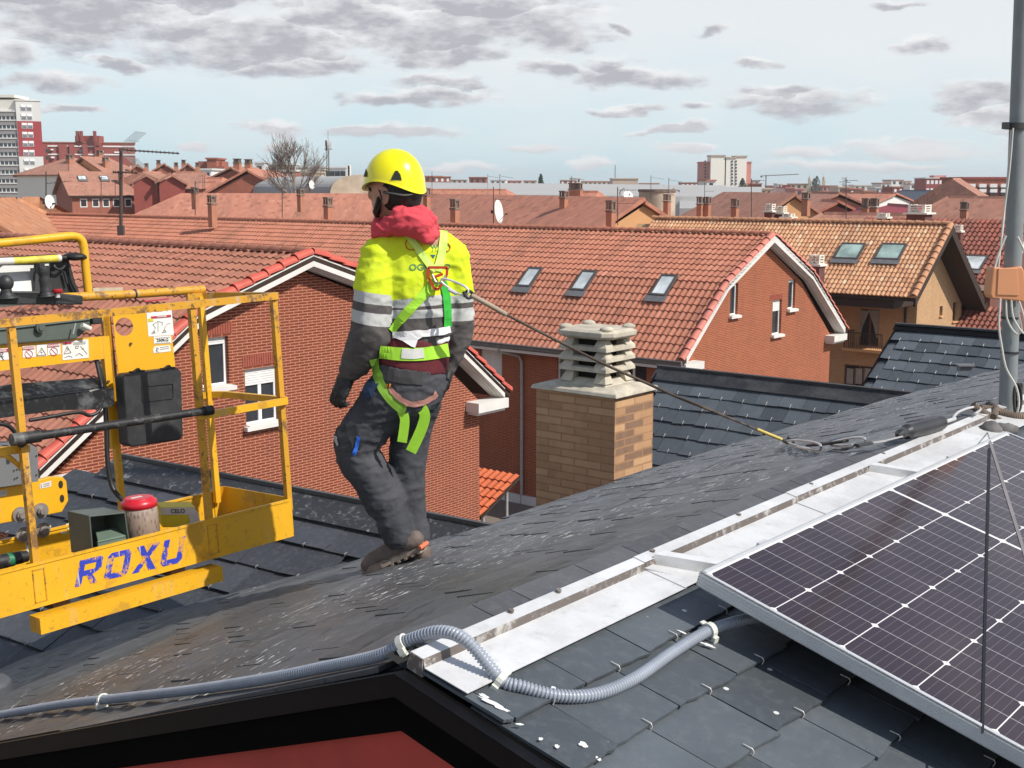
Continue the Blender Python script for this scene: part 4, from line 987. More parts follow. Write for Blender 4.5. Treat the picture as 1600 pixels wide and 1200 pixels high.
# skin / body, mostly under the clothes: one continuous figure
skin = plain('skin', (.44, .23, .155), .55, 0, .1, 20)
FD = Vector((math.sin(R(-62)), math.cos(R(-62)), 0))     # where the head faces
hc = wp(617, 292)
def body_extra(m_):
    M = Matrix.Rotation(-R(-62), 3, 'Z')
    m_.ball(hc+Vector((0, 0, -.005)), .076, .096, .105, 20, 14, M)
    m_.ball(hc+FD*.035+Z*-.07, .05, .062, .055, 16, 10, M)     # jaw
    m_.ball(hc+FD*.105+Z*-.03, .013, .022, .022, 10, 8, M)     # nose
    m_.ball(hc+FD*.088+Z*.008, .05, .018, .012, 10, 8, M)      # brow
    m_.ball(hc+FD*.093+Z*-.062, .022, .012, .011, 10, 8, M)    # lips
body = blob_mesh([
    [(wp(640, 600), (.13, .09)), (wp(648, 540), (.115, .08)), (wp(652, 450), (.13, .085)), (wp(648, 385), (.12, .07)), (wp(634, 350), (.05, .05)), (wp(624, 322, -.01), (.052, .055)), (wp(620, 300), (.055, .06))],
    [(wp(600, 392), .045), (wp(582, 505, -.06), .036), (wp(548, 580, -.02), .026)],
    [(wp(705, 395, .03), .045), (wp(722, 510, .08), .034), (wp(694, 580, .10), .026)],
    [(wp(612, 610, -.03), .08), (wp(568, 702, .03), .045), (wp(600, 780, .03), .035), (wp(622, 825, .03), .03)],
    [(wp(650, 615, .05), .08), (wp(640, 725, .09), .045), (wp(648, 825, .12), .03)]],
    .0085, 3, body_extra)
bodyo = body.build('body', skin, worker)
ears = MB()
SD = Vector((-FD.y, FD.x, 0)); SD = SD if SD.y < 0 else -SD       # towards the camera side of the head
ears.ball(hc+SD*.077-FD*.005+Z*-.032, .012, .022, .033, 12, 8, Matrix.Rotation(R(62), 3, 'Z')); ears.tube([hc+SD*.083-FD*(.005-.018*math.cos(t/8*6.28))+Z*(-.032+.03*math.sin(t/8*6.28)) for t in range(7)], .006, 8)
ears.ball(hc-SD*.077-FD*.005+Z*-.032, .012, .022, .033, 12, 8, Matrix.Rotation(R(62), 3, 'Z')); ears.build('ear', skin, worker)
eyem = plain('eye_dark', (.03, .02, .015), .2)
for k in (-1, 1):
    ey = MB(); ey.ball(hc+FD*.090+SD*.03*k-Z*.008, .012, .008, .009, 10, 8, Matrix.Rotation(R(62), 3, 'Z')); ey.build('eye', eyem, worker)
# hair and beard: a shell a little proud of the skull, with a clumpy surface
hair_m = plain('black_hair', (.010, .009, .009), .55, 0, .3, 60, .6)
def hair_extra(m_):
    M = Matrix.Rotation(R(62), 3, 'Z')
    m_.ball(hc-FD*.022+Z*-.020, .084, .088, .086, 20, 12, M); m_.ball(hc-FD*.062+Z*-.055, .055, .04, .035, 14, 10, M)
hb = MB(); hair_extra(hb)
h_ = blob_mesh([[(hc-FD*.05+Z*-.03, .06), (hc-FD*.055+Z*-.055, .05)]], .005, 3, hair_extra); wrinkle(h_, .004, 40, (1, 1, .4)); h_.build('hair', hair_m, worker)
b_ = blob_mesh([[(hc+SD*.070+FD*.026+Z*-.045, .010), (hc+SD*.054+FD*.046+Z*-.088, .014), (hc+FD*.076+Z*-.098, .024), (hc-SD*.056+FD*.04+Z*-.082, .018)]], .005, 3); wrinkle(b_, .004, 50); b_.build('beard', plain('beard', (.022, .014, .011), .7, 0, .3, 60, .6), worker)
# ---- jacket
def chest(u, v, dy, rx, ry): return (wp(u, v, dy), (rx, ry), Vector((1, .45, 0)).normalized())
jk = blob_mesh([
    [chest(633, 352, .0, .055, .055), chest(642, 372, .0, .105, .075), chest(650, 400, .0, .150, .095), chest(653, 440, .0, .150, .105), chest(654, 480, .0, .140, .105), chest(655, 510, .0, .132, .10), chest(656, 528, .0, .130, .10)],
    [(wp(610, 385, -.02), .070), (wp(594, 400, -.03), .078), (wp(588, 440, -.05), .084), (wp(583, 485, -.06), .083), (wp(580, 520, -.07), .080), (wp(570, 545, -.05), .073), (wp(556, 566, -.03), .060), (wp(548, 578, -.02), .048)],
    [(wp(690, 388, .03), .070), (wp(703, 402, .05), .076), (wp(709, 445, .07), .076), (wp(714, 490, .09), .068), (wp(716, 520, .10), .062), (wp(708, 550, .10), .050), (wp(700, 572, .10), .038)]],
    .0075, 5)
wrinkle(jk, .0060, 8, (1, 1, 1.7), .0032, 19)
# hem pulled in above the belt
hv = NT('hi_vis_jacket'); atn = hv.n('ShaderNodeAttribute'); atn.attribute_name = 'band'; f_ = atn.outputs['Fac']
yel, gry, drk = (.64, .77, .018), (.50, .51, .50), (.088, .078, .082)
rp = hv.n('ShaderNodeValToRGB'); rp.color_ramp.interpolation = 'CONSTANT'; hv.L.new(f_, rp.inputs[0]); cr_ = rp.color_ramp
cr_.elements[0].position = 0; cr_.elements[0].color = (*drk, 1); cr_.elements[1].position = .2; cr_.elements[1].color = (*gry, 1)
for p_, c_ in ((.4, drk), (.6, gry), (.8, yel)): e = cr_.elements.new(p_); e.color = (*c_, 1)
c_ = hv.mix(hv.ramp(hv.noise(24, 4), .3, .75, 0, .14), rp.outputs[0], (.3, .3, .2))
c_ = hv.mix(hv.ramp(hv.noise(2.2, 4, .6), .58, .72, 0, .22), c_, (.12, .12, .05))
hv.bump(hv.math('ADD', hv.noise(60, 3), hv.math('MULTIPLY', hv.noise(14, 4), 2.0)), .25, .006)
hvm = hv.out(c_, .8, 0, .15)
jko = jk.build('hi_vis_jacket', hvm, worker)
def jband(P):
    # pixel-like height of the seam lines measured from the shoulders; sleeves and torso are cut separately
    q = (P-wp(650, 450)); x = q.x/px(1); v = 450-q.z/px(1)
    if x < -34: lines = (452+.16*(x+70), 469+.14*(x+70), 482+.14*(x+70), 501+.16*(x+70))
    elif x > 52: lines = (462, 474, 482, 503)
    else: lines = (462-.10*x, 476-.06*x, 479-.02*x, 493-.02*x)
    e = (v-lines[0]); pos = [1.0, .8, .6, .4, .2, .0]
    # piecewise map to band value: >.8 yellow, .6-.8 grey, .4-.6 dark, .2-.4 grey, <.2 dark
    L_ = lines
    if v < L_[0]: return .8+min(.19, (L_[0]-v)*.01)
    if v < L_[1]: return .6+.2*(L_[1]-v)/(L_[1]-L_[0])
    if v < L_[2]: return .4+.2*(L_[2]-v)/(L_[2]-L_[1])
    if v < L_[3]: return .2+.2*(L_[3]-v)/(L_[3]-L_[2])
    return max(0.0, .2-(v-L_[3])*.01)
paint(jko, jband)
# ---- undershirt flap, belly band and trousers
ub = blob_mesh([[chest(654, 505, .0, .122, .092), chest(655, 535, .0, .126, .094)]], .007, 2); wrinkle(ub, .004, 18)
ub.build('white_undershirt', plain('white_cotton', (.74, .73, .73), .85, 0, .05), worker)
bm2 = blob_mesh([[chest(650, 528, .0, .134, .104), chest(647, 555, .0, .142, .108), chest(643, 574, .0, .144, .11)]], .0075, 3)
bto = bm2.build('back_support_belt', plain('maroon_belt', (.115, .012, .018), .75, 0, .15, 12, .4), worker)
tro = blob_mesh([
    [chest(643, 570, .0, .142, .108), chest(640, 595, .0, .150, .115), chest(636, 620, .0, .140, .115), chest(636, 640, .02, .10, .10)],
    [(wp(606, 618, -.03), .096), (wp(583, 655, .0), .097), (wp(557, 690, .0), .092), (wp(559, 712, .0), .086), (wp(583, 750, .0), .083), (wp(602, 785, -.01), .082), (wp(611, 806, -.02), .064), (wp(617, 822, -.03), .072), (wp(624, 837, -.05), .063)],
    [(wp(657, 618, .05), .088), (wp(645, 660, .07), .084), (wp(637, 705, .08), .078), (wp(636, 750, .07), .072), (wp(642, 795, .06), .062), (wp(645, 815, .05), .060), (wp(649, 838, .04), .062)]],
    .008, 4)
wrinkle(tro, .0055, 9, (.8, .8, 2.4), .0035, 30)
tm_ = NT('work_trousers'); n1 = tm_.noise(7, 5); cc = tm_.mix(tm_.ramp(n1, .35, .7), (.048, .050, .057), (.082, .083, .092))
cc = tm_.mix(tm_.ramp(tm_.noise(2.2, 4), .58, .7, 0, .5), cc, (.10, .095, .09)); tm_.bump(tm_.noise(90, 3), .3, .003); trm = tm_.out(cc, .85, 0, .15)
tro_o = tro.build('trousers', trm, worker)
# surfaces to lay straps, pockets and prints on
def tree_of(*objs):
    vs = []; fs = []
    for o in objs:
        M = WM[o.name]; k = len(vs); vs += [M @ v.co for v in o.data.vertices]; fs += [[i+k for i in p.vertices] for p in o.data.polygons]
    return BVHTree.FromPolygons(vs, fs)
TT_ = tree_of(jko, bto, tro_o, bodyo)
def onbody(u, v, tree=TT_, off=.004, back=False):
    d = ray(u, v).normalized(); h, n, i, l = tree.ray_cast(Vector((0, 0, 0)), d, 20)
    if h is None: h = wp(u, v); n = -d
    n = n if n.dot(d) < 0 else -n
    return h+n*off, n
def strap(pxs, w, off=.006, thick=.003, sub=8, hold=True, tree=TT_, mb=None, dys=None, lag=.05):
    """a webbing band laid over the clothing; pixel path only picks the line, depth comes from the body"""
    mb = mb or MB(); pts = [Vector((p[0], p[1], 0)) for p in pxs]; fine = spline(pts, sub); L = []
    for i, p in enumerate(fine):
        t = (fine[min(i+1, len(fine)-1)]-fine[max(i-1, 0)]).normalized(); nrm = Vector((-t.y, t.x, 0)); e = []
        for sg in (-1, 0, 1):
            q = p+nrm*sg*w/2; e.append(onbody(q.x, q.y, tree, off))
        if dys is not None:
            dd = dys[0]+(dys[1]-dys[0])*i/(len(fine)-1); e = [(wp(p.x+nrm.x*sg*w/2, p.y+nrm.y*sg*w/2, dd), -ray(p.x, p.y).normalized()) for sg in (-1, 0, 1)]
        L.append(e)
    ys = [min(a[0].y for a in e) for e in L]; vs = []
    for i, e in enumerate(L):
        for (P, n) in e: vs.append(P)
    n_ = len(L); off_ = []
    # relax to a taut band
    V_ = [v.copy() for v in vs]
    for it in range(5):
        W_ = [v.copy() for v in V_]
        for i in range(1, n_-1):
            for k in range(3): W_[i*3+k] = V_[i*3+k]*.5+(V_[(i-1)*3+k]+V_[(i+1)*3+k])*.25
        for j in range(len(W_)):
            if W_[j].y > V_[j].y: W_[j] = V_[j]*.6+W_[j]*.4 if False else V_[j]
        V_ = W_
    bk = [v-ray(800, 600)*0+Vector((0, thick, 0)) for v in V_]
    fs = []
    for i in range(n_-1):
        for k in range(2): fs.append([i*3+k, i*3+k+1, (i+1)*3+k+1, (i+1)*3+k])
    N0 = len(V_)
    for i in range(n_-1):
        fs.append([i*3, (i+1)*3, N0+(i+1)*3, N0+i*3]); fs.append([i*3+2, N0+i*3+2, N0+(i+1)*3+2, (i+1)*3+2])
    fs.append([0, N0, N0+1, 1]); fs.append([1, N0+1, N0+2, 2]); e_ = (n_-1)*3; fs.append([e_, e_+1, N0+e_+1, N0+e_]); fs.append([e_+1, e_+2, N0+e_+2, N0+e_+1])
    mb.add(V_+bk, fs); return mb
def webbing(name, col): 
    t = NT(name); w = t.n('ShaderNodeTexWave'); w.inputs['Scale'].default_value = 90; t.L.new(t.coord(), w.inputs[0]); t.bump(w.outputs['Fac'], .25, .002)
    return t.out(t.mix(t.ramp(t.noise(12, 3), .3, .7), tuple(c*.85 for c in col), col), .65, 0, .2)
lime = webbing('lime_webbing', (.42, .80, .06)); green = webbing('green_webbing', (.05, .50, .06)); pale = webbing('pale_lime_webbing', (.62, .86, .18))
strap([(634, 362), (655, 392), (678, 424)], 11).build('shoulder_strap', pale, worker)
strap([(693, 360), (690, 392), (683, 424)], 13).build('shoulder_strap', pale, worker)
strap([(681, 438), (660, 462), (630, 495), (611, 518)], 14).build('back_strap', lime, worker)
strap([(691, 440), (696, 462), (698, 485), (698, 511)], 11).build('back_strap', green, worker)
strap([(592, 549), (620, 553), (660, 553), (699, 547)], 20, sub=6).build('waist_band', lime, worker)
strap([(628, 552), (645, 553), (661, 551)], 15, off=.0085, sub=4).build('reflective_patch', plain('patch_silver', (.62, .62, .58), .5), worker)
strap([(583, 560), (592, 590), (603, 615), (622, 635), (634, 640)], 14).build('leg_strap', webbing('worn_lime_webbing', (.22, .42, .05)), worker)
strap([(610, 607), (628, 625), (648, 631), (668, 625), (680, 614)], 8, off=.010).build('seat_strap', plain('seat_strap_pink', (.42, .20, .16), .8), worker)
strap([(622, 633), (632, 652), (631, 672), (628, 691)], 15, dys=(-.11, -.10)).build('strap_end', lime, worker)
strap([(655, 634), (664, 648), (658, 672), (642, 706)], 17, dys=(-.09, -.07)).build('strap_end', lime, worker)
# seat pocket flap, thigh pocket, labels
strap([(600, 582), (630, 590), (660, 590)], 20, off=.006).build('pocket_flap', plain('pocket_charcoal', (.048, .047, .047), .9), worker)
strap([(542, 664), (546, 683), (552, 702)], 30, off=.008).build('thigh_pocket', plain('pocket_black', (.030, .031, .034), .85), worker)
strap([(561, 682), (557, 697), (553, 710)], 6, off=.012).build('blue_tab', plain('blue_tab', (.02, .12, .55), .7), worker)
strap([(526, 683), (530, 695)], 3, off=.010).build('pocket_label', plain('label_grey', (.4, .4, .4), .7), worker)
for u in (605, 610): strap([(u+1, 600), (u-1, 606)], 2.5, off=.010).build('orange_stitch', plain('orange_thread', (.8, .28, .03), .6), worker)
strap([(590, 606), (575, 600), (580, 620)], 14, off=.007).build('hip_patch', plain('navy_patch', (.012, .030, .075), .8), worker)
# gathered hem of the undershirt
mb = MB(); strap([(611, 523), (640, 522), (670, 520), (701, 515)], 11, off=.009, mb=mb)
q = [onbody(u, v, off=.011)[0] for u, v in [(613, 526), (630, 534), (643, 541), (648, 543), (652, 530), (662, 524), (640, 521)]]
mb.prism(q, Vector((0, .003, 0))); mb.build('shirt_hem', plain('white_hem', (.76, .75, .75), .85, 0, .05), worker)
# red hood: thick folded cloth lying over the shoulders
hd = blob_mesh([
    [(wp(590, 363, -.05), .026), (wp(606, 352, -.08), .032), (wp(628, 343, -.10), .038), (wp(652, 337, -.09), .042), (wp(666, 345, -.04), .040), (wp(672, 356, .03), .036)],
    [(wp(648, 344, -.09), .052), (wp(660, 358, -.10), .050), (wp(666, 368, -.10), .032)],
    [(wp(592, 360, -.05), .034), (wp(596, 350, .04), .035), (wp(606, 342, .09), .03)],
    [(wp(625, 340, -.08), .045), (wp(648, 352, -.10), .045), (wp(664, 366, -.10), .034), (wp(678, 366, -.06), .025)],
    [(wp(590, 362, -.05), .03), (wp(612, 352, -.09), .036), (wp(640, 356, -.10), .036)]], .006, 5)
wrinkle(hd, .008, 17, (.7, .7, 1.5), .003, 45)
hdm = plain('red_sweatshirt', (.62, .075, .095), .9, 0, .12, 9, .5, .15); hd.build('hood', hdm, worker)
# ---- helmet
FH = Vector((math.sin(R(-58)), math.cos(R(-58)), 0)); SH = Z.cross(FH); HC = wp(616, 283)
hm = MB(); rx, ry, rz = .122, .104, .122; nA, nB = 48, 20
tilt = Matrix.Rotation(R(-4), 3, SH)
def helm(th, ph, k=1.0, dz=0):
    rim = -.012-.020*math.cos(2*ph)-.004*math.cos(ph)         # lower at the nape and forehead, arched over the ears
    z = math.sin(th)*rz; c = math.cos(th)
    return HC+tilt @ (FH*(c*rx*math.cos(ph)*k)+SH*(c*ry*math.sin(ph)*k)+Z*(z*k+dz+(1-math.sin(th))**2*rim*1.0))
vs = []
for j in range(nB+1):
    th = (math.pi/2)*(1-j/nB)
    for i in range(nA): vs.append(helm(th, 2*math.pi*i/nA, 1+.035*(j/nB)**6))
fs = [[j*nA+i, (j+1)*nA+i, (j+1)*nA+(i+1) % nA, j*nA+(i+1) % nA] for j in range(nB) for i in range(nA)]
hm.add(vs, fs, smooth=True)
low = vs[nB*nA:(nB+1)*nA]
vs2 = low+[p-Z*.010+(p-HC).normalized()*.003 for p in low]+[p-Z*.010-(p-HC).normalized()*.008 for p in low]+[p+Z*.004-(p-HC).normalized()*.008 for p in low]
for r_ in range(3): hm.add(vs2[r_*nA:(r_+2)*nA], [[i, nA+i, nA+(i+1) % nA, (i+1) % nA] for i in range(nA)], smooth=True)
hv2 = NT('helmet_shell'); helm_m = hv2.out((.83, .76, .004), .22, 0, .5); hv2.p.inputs['Coat Weight'].default_value = .3
# fluorescent yellow shell
ho = hm.build('helmet', helm_m, worker)
ht = tree_of(ho); vm_ = plain('vent_dark_green', (.012, .016, .006), .7)
def vent(u, v, w, h, side=0):
    pts = []
    for (dx, dy) in ((-.5, .5), (-.28, -.1), (-.1, -.46), (.1, -.46), (.36, -.05), (.46, .5)):
        P, n = onbody(u+dx*w, v+dy*h, ht, .0035); pts.append(P)
    m_ = MB(); m_.prism(pts, Vector((0, .004, 0))); m_.build('helmet_vent', vm_, ho)
vent(619.5, 274, 17, 15); vent(572, 270, 6, 13)
mb = MB(); a = onbody(601, 300, TT_, .01)[0]
mb.tube([wp(592, 296, -.09), wp(596, 310, -.085), wp(592, 325, -.075), wp(588, 335, -.04)], .0032, 6, sub=4); mb.build('chin_strap', plain('strap_black', (.012, .012, .012), .7), worker)
mb = MB(); mb.tube([wp(600, 300, -.09), wp(616, 303, -.11), wp(636, 305, -.10), wp(655, 299, -.05)], .009, 8, sub=4, flat=.5); mb.build('headband', plain('headband_grey', (.05, .055, .05), .6), worker)
# ---- gloves: palm, thumb and four unequal curled fingers
glove_m = plain('black_glove', (.013, .013, .014), .6, 0, .3, 30, .5)
def hand(wrist, dirv, palm_n, side, scale=1.0, curl=.9):
    d = dirv.normalized(); n = palm_n.normalized(); s_ = d.cross(n).normalized()*side; sc_ = scale
    chains = [[(wrist, .030*sc_), (wrist+d*.04*sc_, (.040*sc_, .022*sc_), s_), (wrist+d*.085*sc_, (.042*sc_, .018*sc_), s_)]]
    chains[0] = [(chains[0][0][0], (.028*sc_, .024*sc_), s_)]+chains[0][1:]
    for k, (o_, L_) in enumerate(((-.030, .068), (-.010, .078), (.010, .074), (.029, .058))):
        b = wrist+d*.085*sc_+s_*o_*sc_; p = b; ch_ = [(p, .0105*sc_)]; dd = d.copy(); 
        for q in range(3):
            ang = curl*(.35+.28*q)+.06*k; dq = (d*math.cos(ang*(q+1)*.62)+n*math.sin(ang*(q+1)*.62)); p = p+dq*L_*sc_*(.42, .32, .26)[q]; ch_.append((p, (.0100, .0092, .0080)[q]*sc_))
        chains.append(ch_)
    t0_ = wrist+d*.022*sc_-s_*.030*sc_; chains.append([(t0_, .014*sc_), (t0_+d*.032*sc_-s_*.018*sc_+n*.016*sc_, .0125*sc_), (t0_+d*.058*sc_-s_*.016*sc_+n*.034*sc_, .0100*sc_)])
    return blob_mesh(chains, .0042, 2)
lw = wp(545, 583, -.02)
g1 = hand(lw, wp(532, 612, -.03)-lw, Vector((.55, .5, .1)), 1, 1.08, .75); wrinkle(g1, .0025, 40); g1.build('glove', glove_m, worker)
rw = wp(701, 576, .10)
g2 = hand(rw, wp(694, 612, .05)-rw, Vector((-1, -.2, 0)), -1, .95, .8); g2.build('glove', glove_m, worker)
mb = MB(); mb.tube([wp(552, 571, -.03), wp(546, 582, -.02)], [.050, .041], 16); mb.build('cuff', plain('cuff_charcoal', (.06, .055, .058), .85), worker)
# ---- boots
boot_m = plain('brown_boot', (.125, .095, .080), .75, 0, .35, 14, .5); sole_m = plain('boot_sole', (.24, .19, .155), .85, 0, .25, 14); orange_s = plain('orange_heel', (.62, .16, .07), .7)
def boot(ankle, toe, heel, up, wid=.045, s_=1.0):
    d = (toe-heel).normalized(); sd_ = d.cross(up).normalized(); u_ = sd_.cross(d); L_ = (toe-heel).length
    bt_ = blob_mesh([[(heel+d*.035+u_*.045, .040), (heel+d*L_*.45+u_*.045, .040), (heel+d*L_*.72+u_*.036, .040), (toe-d*.04+u_*.030, .034)],
                     [(heel+d*.055+u_*.05, .042), (ankle-Z*.012, .040)]], .0065, 3)
    wrinkle(bt_, .003, 22)
    o = bt_.build('boot', boot_m, worker); m_ = MB(); n = 24; ring = []
    for k in range(n):
        a_ = 2*math.pi*k/n; x = math.cos(a_); y = math.sin(a_); wv = wid*(1.0 if x > 0 else .82)*(1-.18*math.exp(-((x+.1)/.3)**2)); ring.append(heel+d*(L_/2+x*L_/2)+sd_*y*wv)
    m_.prism(ring, u_*.026); 
    for k in range(9): c = heel+d*(L_*(.08+.84*k/8)); m_.cbox(c-u_*.004, sd_*.07, d*.012, u_*.010)
    m_.build('sole', sole_m, o); h_ = MB(); h_.tube([heel+d*.012+sd_*.036+u_*.012, heel+d*-.003+u_*.014, heel+d*.012-sd_*.036+u_*.012], .010, 8, sub=5); h_.build('heel_trim', orange_s, o)
    return o
t1 = at(568, 899, 4.80); h1 = at(667, 855, 4.72)
boot(wp(624, 838, -.05), t1, h1, Z, .046)
h2 = at(675, 878, 4.77); t2 = at(604, 899, 4.90)
boot(wp(652, 838, .04), t2, h2, Z, .046)
print('worker feet', t1, YW)
# ---- prints on the jacket: framed roundel with blue triangles and the lettering across the back
ink_r = plain('print_red', (.55, .10, .03), .7); ink_b = plain('print_blue', (.02, .11, .22), .7); ink_g = plain('print_green', (.09, .26, .10), .7)
jt = tree_of(jko)
mb = MB(); arc = [(646, 370), (639, 371), (634, 380), (637, 389), (648, 391), (658, 390)]
mb.tube([onbody(u, v, jt, .002)[0] for u, v in arc], .0022, 6, sub=5)
mb.tube([onbody(u, v, jt, .002)[0] for u, v in [(692, 377), (699, 380), (703, 386), (700, 392), (690, 393)]], .0022, 6, sub=5); mb.build('badge_outline', ink_r, jko)
mb = MB()
for tri in ([(642, 381), (650, 376), (653, 388)], [(692, 380), (696, 385), (692, 390)]): mb.prism([onbody(u, v, jt, .002)[0] for u, v in tri], Vector((0, .002, 0)))
mb.prism([onbody(u, v, jt, .002)[0] for u, v in [(672, 398), (680, 398), (677, 404)]], Vector((0, .002, 0))); mb.build('badge_triangles', ink_b, jko)
def text_mesh(txt, bold=False):
    cu = bpy.data.curves.new('t', 'FONT'); cu.body = txt; cu.size = 1; cu.resolution_u = 3; cu.align_x = 'CENTER'; cu.align_y = 'CENTER'
    if bold: cu.offset = .02
    o = bpy.data.objects.new('t', cu); COL.objects.link(o); dg = bpy.context.evaluated_depsgraph_get(); dg.update(); me = bpy.data.meshes.new_from_object(o.evaluated_get(dg))
    v = [Vector(p.co) for p in me.vertices]; f = [list(p.vertices) for p in me.polygons]; bpy.data.objects.remove(o); bpy.data.curves.remove(cu); bpy.data.meshes.remove(me); return v, f
def print_on(txt, u, v, h, tree, mat, parent, name, ang=0., sx=1.0, off=.002):
    V_, F_ = text_mesh(txt, True); out = []
    for p in V_:
        x = p.x*h*sx; y = -p.y*h; out.append(onbody(u+x*math.cos(ang)-y*math.sin(ang), v+x*math.sin(ang)+y*math.cos(ang), tree, off)[0])
    m_ = MB(); m_.add(out, F_); return m_.build(name, mat, parent)
print_on('OGH', 656, 418, 14, jt, ink_g, jko, 'back_lettering', -.02, 1.05); print_on('IO', 697, 417, 13, jt, ink_g, jko, 'back_lettering')
print_on('W', 678, 388, 16, jt, ink_g, jko, 'badge_lettering', 0, .7, .0025)
# red D-ring plate
mb = MB(); pc = wp(684, 432); py = min(onbody(u, v)[0].y for u, v in ((684, 432), (672, 420), (698, 420), (683, 448)))-.014
P_ = lambda u, v: at(u, v, py)
for a, b in (((669, 418), (699, 418)), ((699, 418), (698, 430)), ((698, 430), (686, 452)), ((686, 452), (679, 452)), ((679, 452), (669, 432)), ((669, 432), (669, 418)), ((676, 434), (692, 428))):
    mb.bar(P_(*a), P_(*b), .010, .006, Vector((0, 1, 0)))
mb.build('back_plate', plain('red_plastic', (.60, .06, .02), .5), worker)
mb = MB(); mb.tube([P_(676, 428)-Vector((0, .012, 0)), P_(682, 440)-Vector((0, .02, 0)), P_(692, 440)-Vector((0, .02, 0)), P_(696, 430)-Vector((0, .012, 0))], .0035, 8, sub=6); mb.build('back_ring', plain('ring_steel', (.6, .6, .6), .3, .9), worker)

# ------------------------------------------------------------------ lifeline from the worker's back to the mast foot
steel = plain('bright_steel', (.74, .73, .71), .35, .6, .1, 30)
def carabiner(A, B, w, name, lab, r=.0045, upv=Z):
    d = (B-A); L_ = d.length; d.normalize(); s_ = d.cross(upv).normalized(); 
    if s_.length < .1: s_ = Vector((1, 0, 0))
    s_ = upv-d*upv.dot(d); s_.normalize()
    pts = []
    for k in range(25):
        t = 2*math.pi*k/24; x = math.cos(t); y = math.sin(t)
        pts.append(A+d*(L_/2+x*L_/2)+s_*(math.copysign(abs(y)**.6, y)*w/2*(.8+.25*x)))
    m_ = MB(); m_.tube(pts, r, 8, caps=False); m_.tube([A+d*L_*.35-s_*w*.5, A+d*L_*.68-s_*w*.5], r*1.7, 8)
    return tag(m_.build(name, steel, M=Matrix.Translation(A)), lab, 'carabiner')
cA = P_(690, 436)-Vector((0, .03, 0)); cB = at(731, 458, cA.y-.02)
carabiner(cA, cB, .042, 'carabiner', 'large steel carabiner hooked into the red ring on the worker back', .0042)
L1 = hit(1226, 689, .045); rope = [at(735, 461, cB.y), at(752, 470, cB.y-.0), at(800, 496, 4.72), at(870, 532, 4.70), at(940, 567, 4.66), at(1000, 594, 4.62), at(1060, 621, 4.58), at(1120, 645, 4.55), at(1182, 671, L1.y)]
print('rope end', L1)
def rope_mat(name, a, b, sc=70):
    t = NT(name); w = t.n('ShaderNodeTexWave'); w.inputs['Scale'].default_value = sc; w.inputs['Distortion'].default_value = 1.5; t.L.new(t.coord(rot=(0, 0, .6)), w.inputs[0])
    t.bump(w.outputs['Fac'], .6, .003); return t.out(t.mix(t.math('MULTIPLY', w.outputs['Fac'], t.ramp(t.noise(6, 3), .35, .6)), a, b), .9)
rp_ = thing('lifeline_rope', 'thin dark kernmantle rope running from the worker back down to the carabiners on the roof', 'rope', rope[0], Matrix.Identity(4))
mb = MB(); mb.tube(rope, .0055, 8, sub=10); mb.build('rope_core', rope_mat('rope_dark', (.05, .035, .028), (.20, .15, .11)), rp_)
mb = MB(); mb.tube([at(737, 462, cB.y-.004), at(760, 474, cB.y-.004), at(790, 491, 4.715)], .0095, 10, sub=6); mb.build('rope_sleeve', plain('sleeve_beige', (.34, .27, .20), .8), rp_)
mb = MB(); mb.tube([at(1183, 671, L1.y-.003), at(1222, 687, L1.y-.003)], .0085, 10); mb.build('yellow_sleeve', plain('sleeve_yellow', (.55, .42, .10), .6), rp_)
mb = MB(); mb.tube([at(724, 456, cB.y), at(731, 466, cB.y-.01), at(740, 461, cB.y), at(731, 454, cB.y+.01), at(726, 464, cB.y)], .006, 8, sub=5, caps=True); mb.build('rope_knot', rope_mat('rope_black', (.02, .02, .022), (.10, .09, .08)), rp_)
mb = MB(); mb.tube([at(1221, 686, L1.y), at(1234, 694, L1.y), at(1240, 690, L1.y), at(1230, 683, L1.y)], .007, 8, sub=5); mb.build('rope_knot', MATS['rope_black'], rp_)
h_at = lambda u, v, l=.012: hit(u, v, l+.032)
carabiner(h_at(1232, 690), h_at(1283, 699), .036, 'carabiner', 'steel carabiner lying on the slates, next to the yellow rope sleeve', .0052, Z)
mb = MB(); a = h_at(1262, 696, .016); b = h_at(1300, 692, .02); 
mb.tube([a, h_at(1280, 694, .018), b], [.010, .017, .012], 10, flat=.5)
mb.tube([h_at(1300, 692, .02), h_at(1322, 689, .02)], .012, 8, flat=.5); swv = tag(mb.build('swivel_link', plain('swivel_black', (.03, .03, .03), .5), M=Matrix.Translation(a)), 'black swivel link between the two steel carabiners on the roof', 'swivel')
carabiner(h_at(1298, 694), h_at(1352, 688), .032, 'carabiner', 'steel carabiner with a green gate, joined to the black webbing end', .0052, Z)
sa = thing('fall_absorber', 'black cylindrical fall absorber lying along the ridge, left of the mast foot', 'fall absorber', h_at(1350, 688), Matrix.Identity(4))
print('YY', h_at(1350, 688), h_at(1440, 666, .03), h_at(1530, 640, .03), t1, h1)
Pq = lambda u, v: h_at(u, v+6, .03)+Z*.0
mb = MB(); mb.tube([Pq(1338, 690), Pq(1360, 686)], .013, 8, flat=.4); mb.build('webbing_end', MATS['swivel_black'], sa)
mb = MB(); mb.tube([Pq(1358, 687), Pq(1382, 683)], .008, 8, flat=.5); mb.tube([Pq(1382, 683), Pq(1410, 676)], .0035, 6); mb.build('webbing', plain('webbing_grey', (.30, .30, .30), .8), sa)
mb = MB(); mb.tube([Pq(1402, 675), Pq(1412, 670), Pq(1424, 667), Pq(1452, 660), Pq(1468, 655), Pq(1472, 654)], [.007, .018, .027, .029, .027, .015], 16, sub=4); mb.build('absorber_body', plain('rubber_black', (.022, .022, .024), .4, 0, .3), sa)
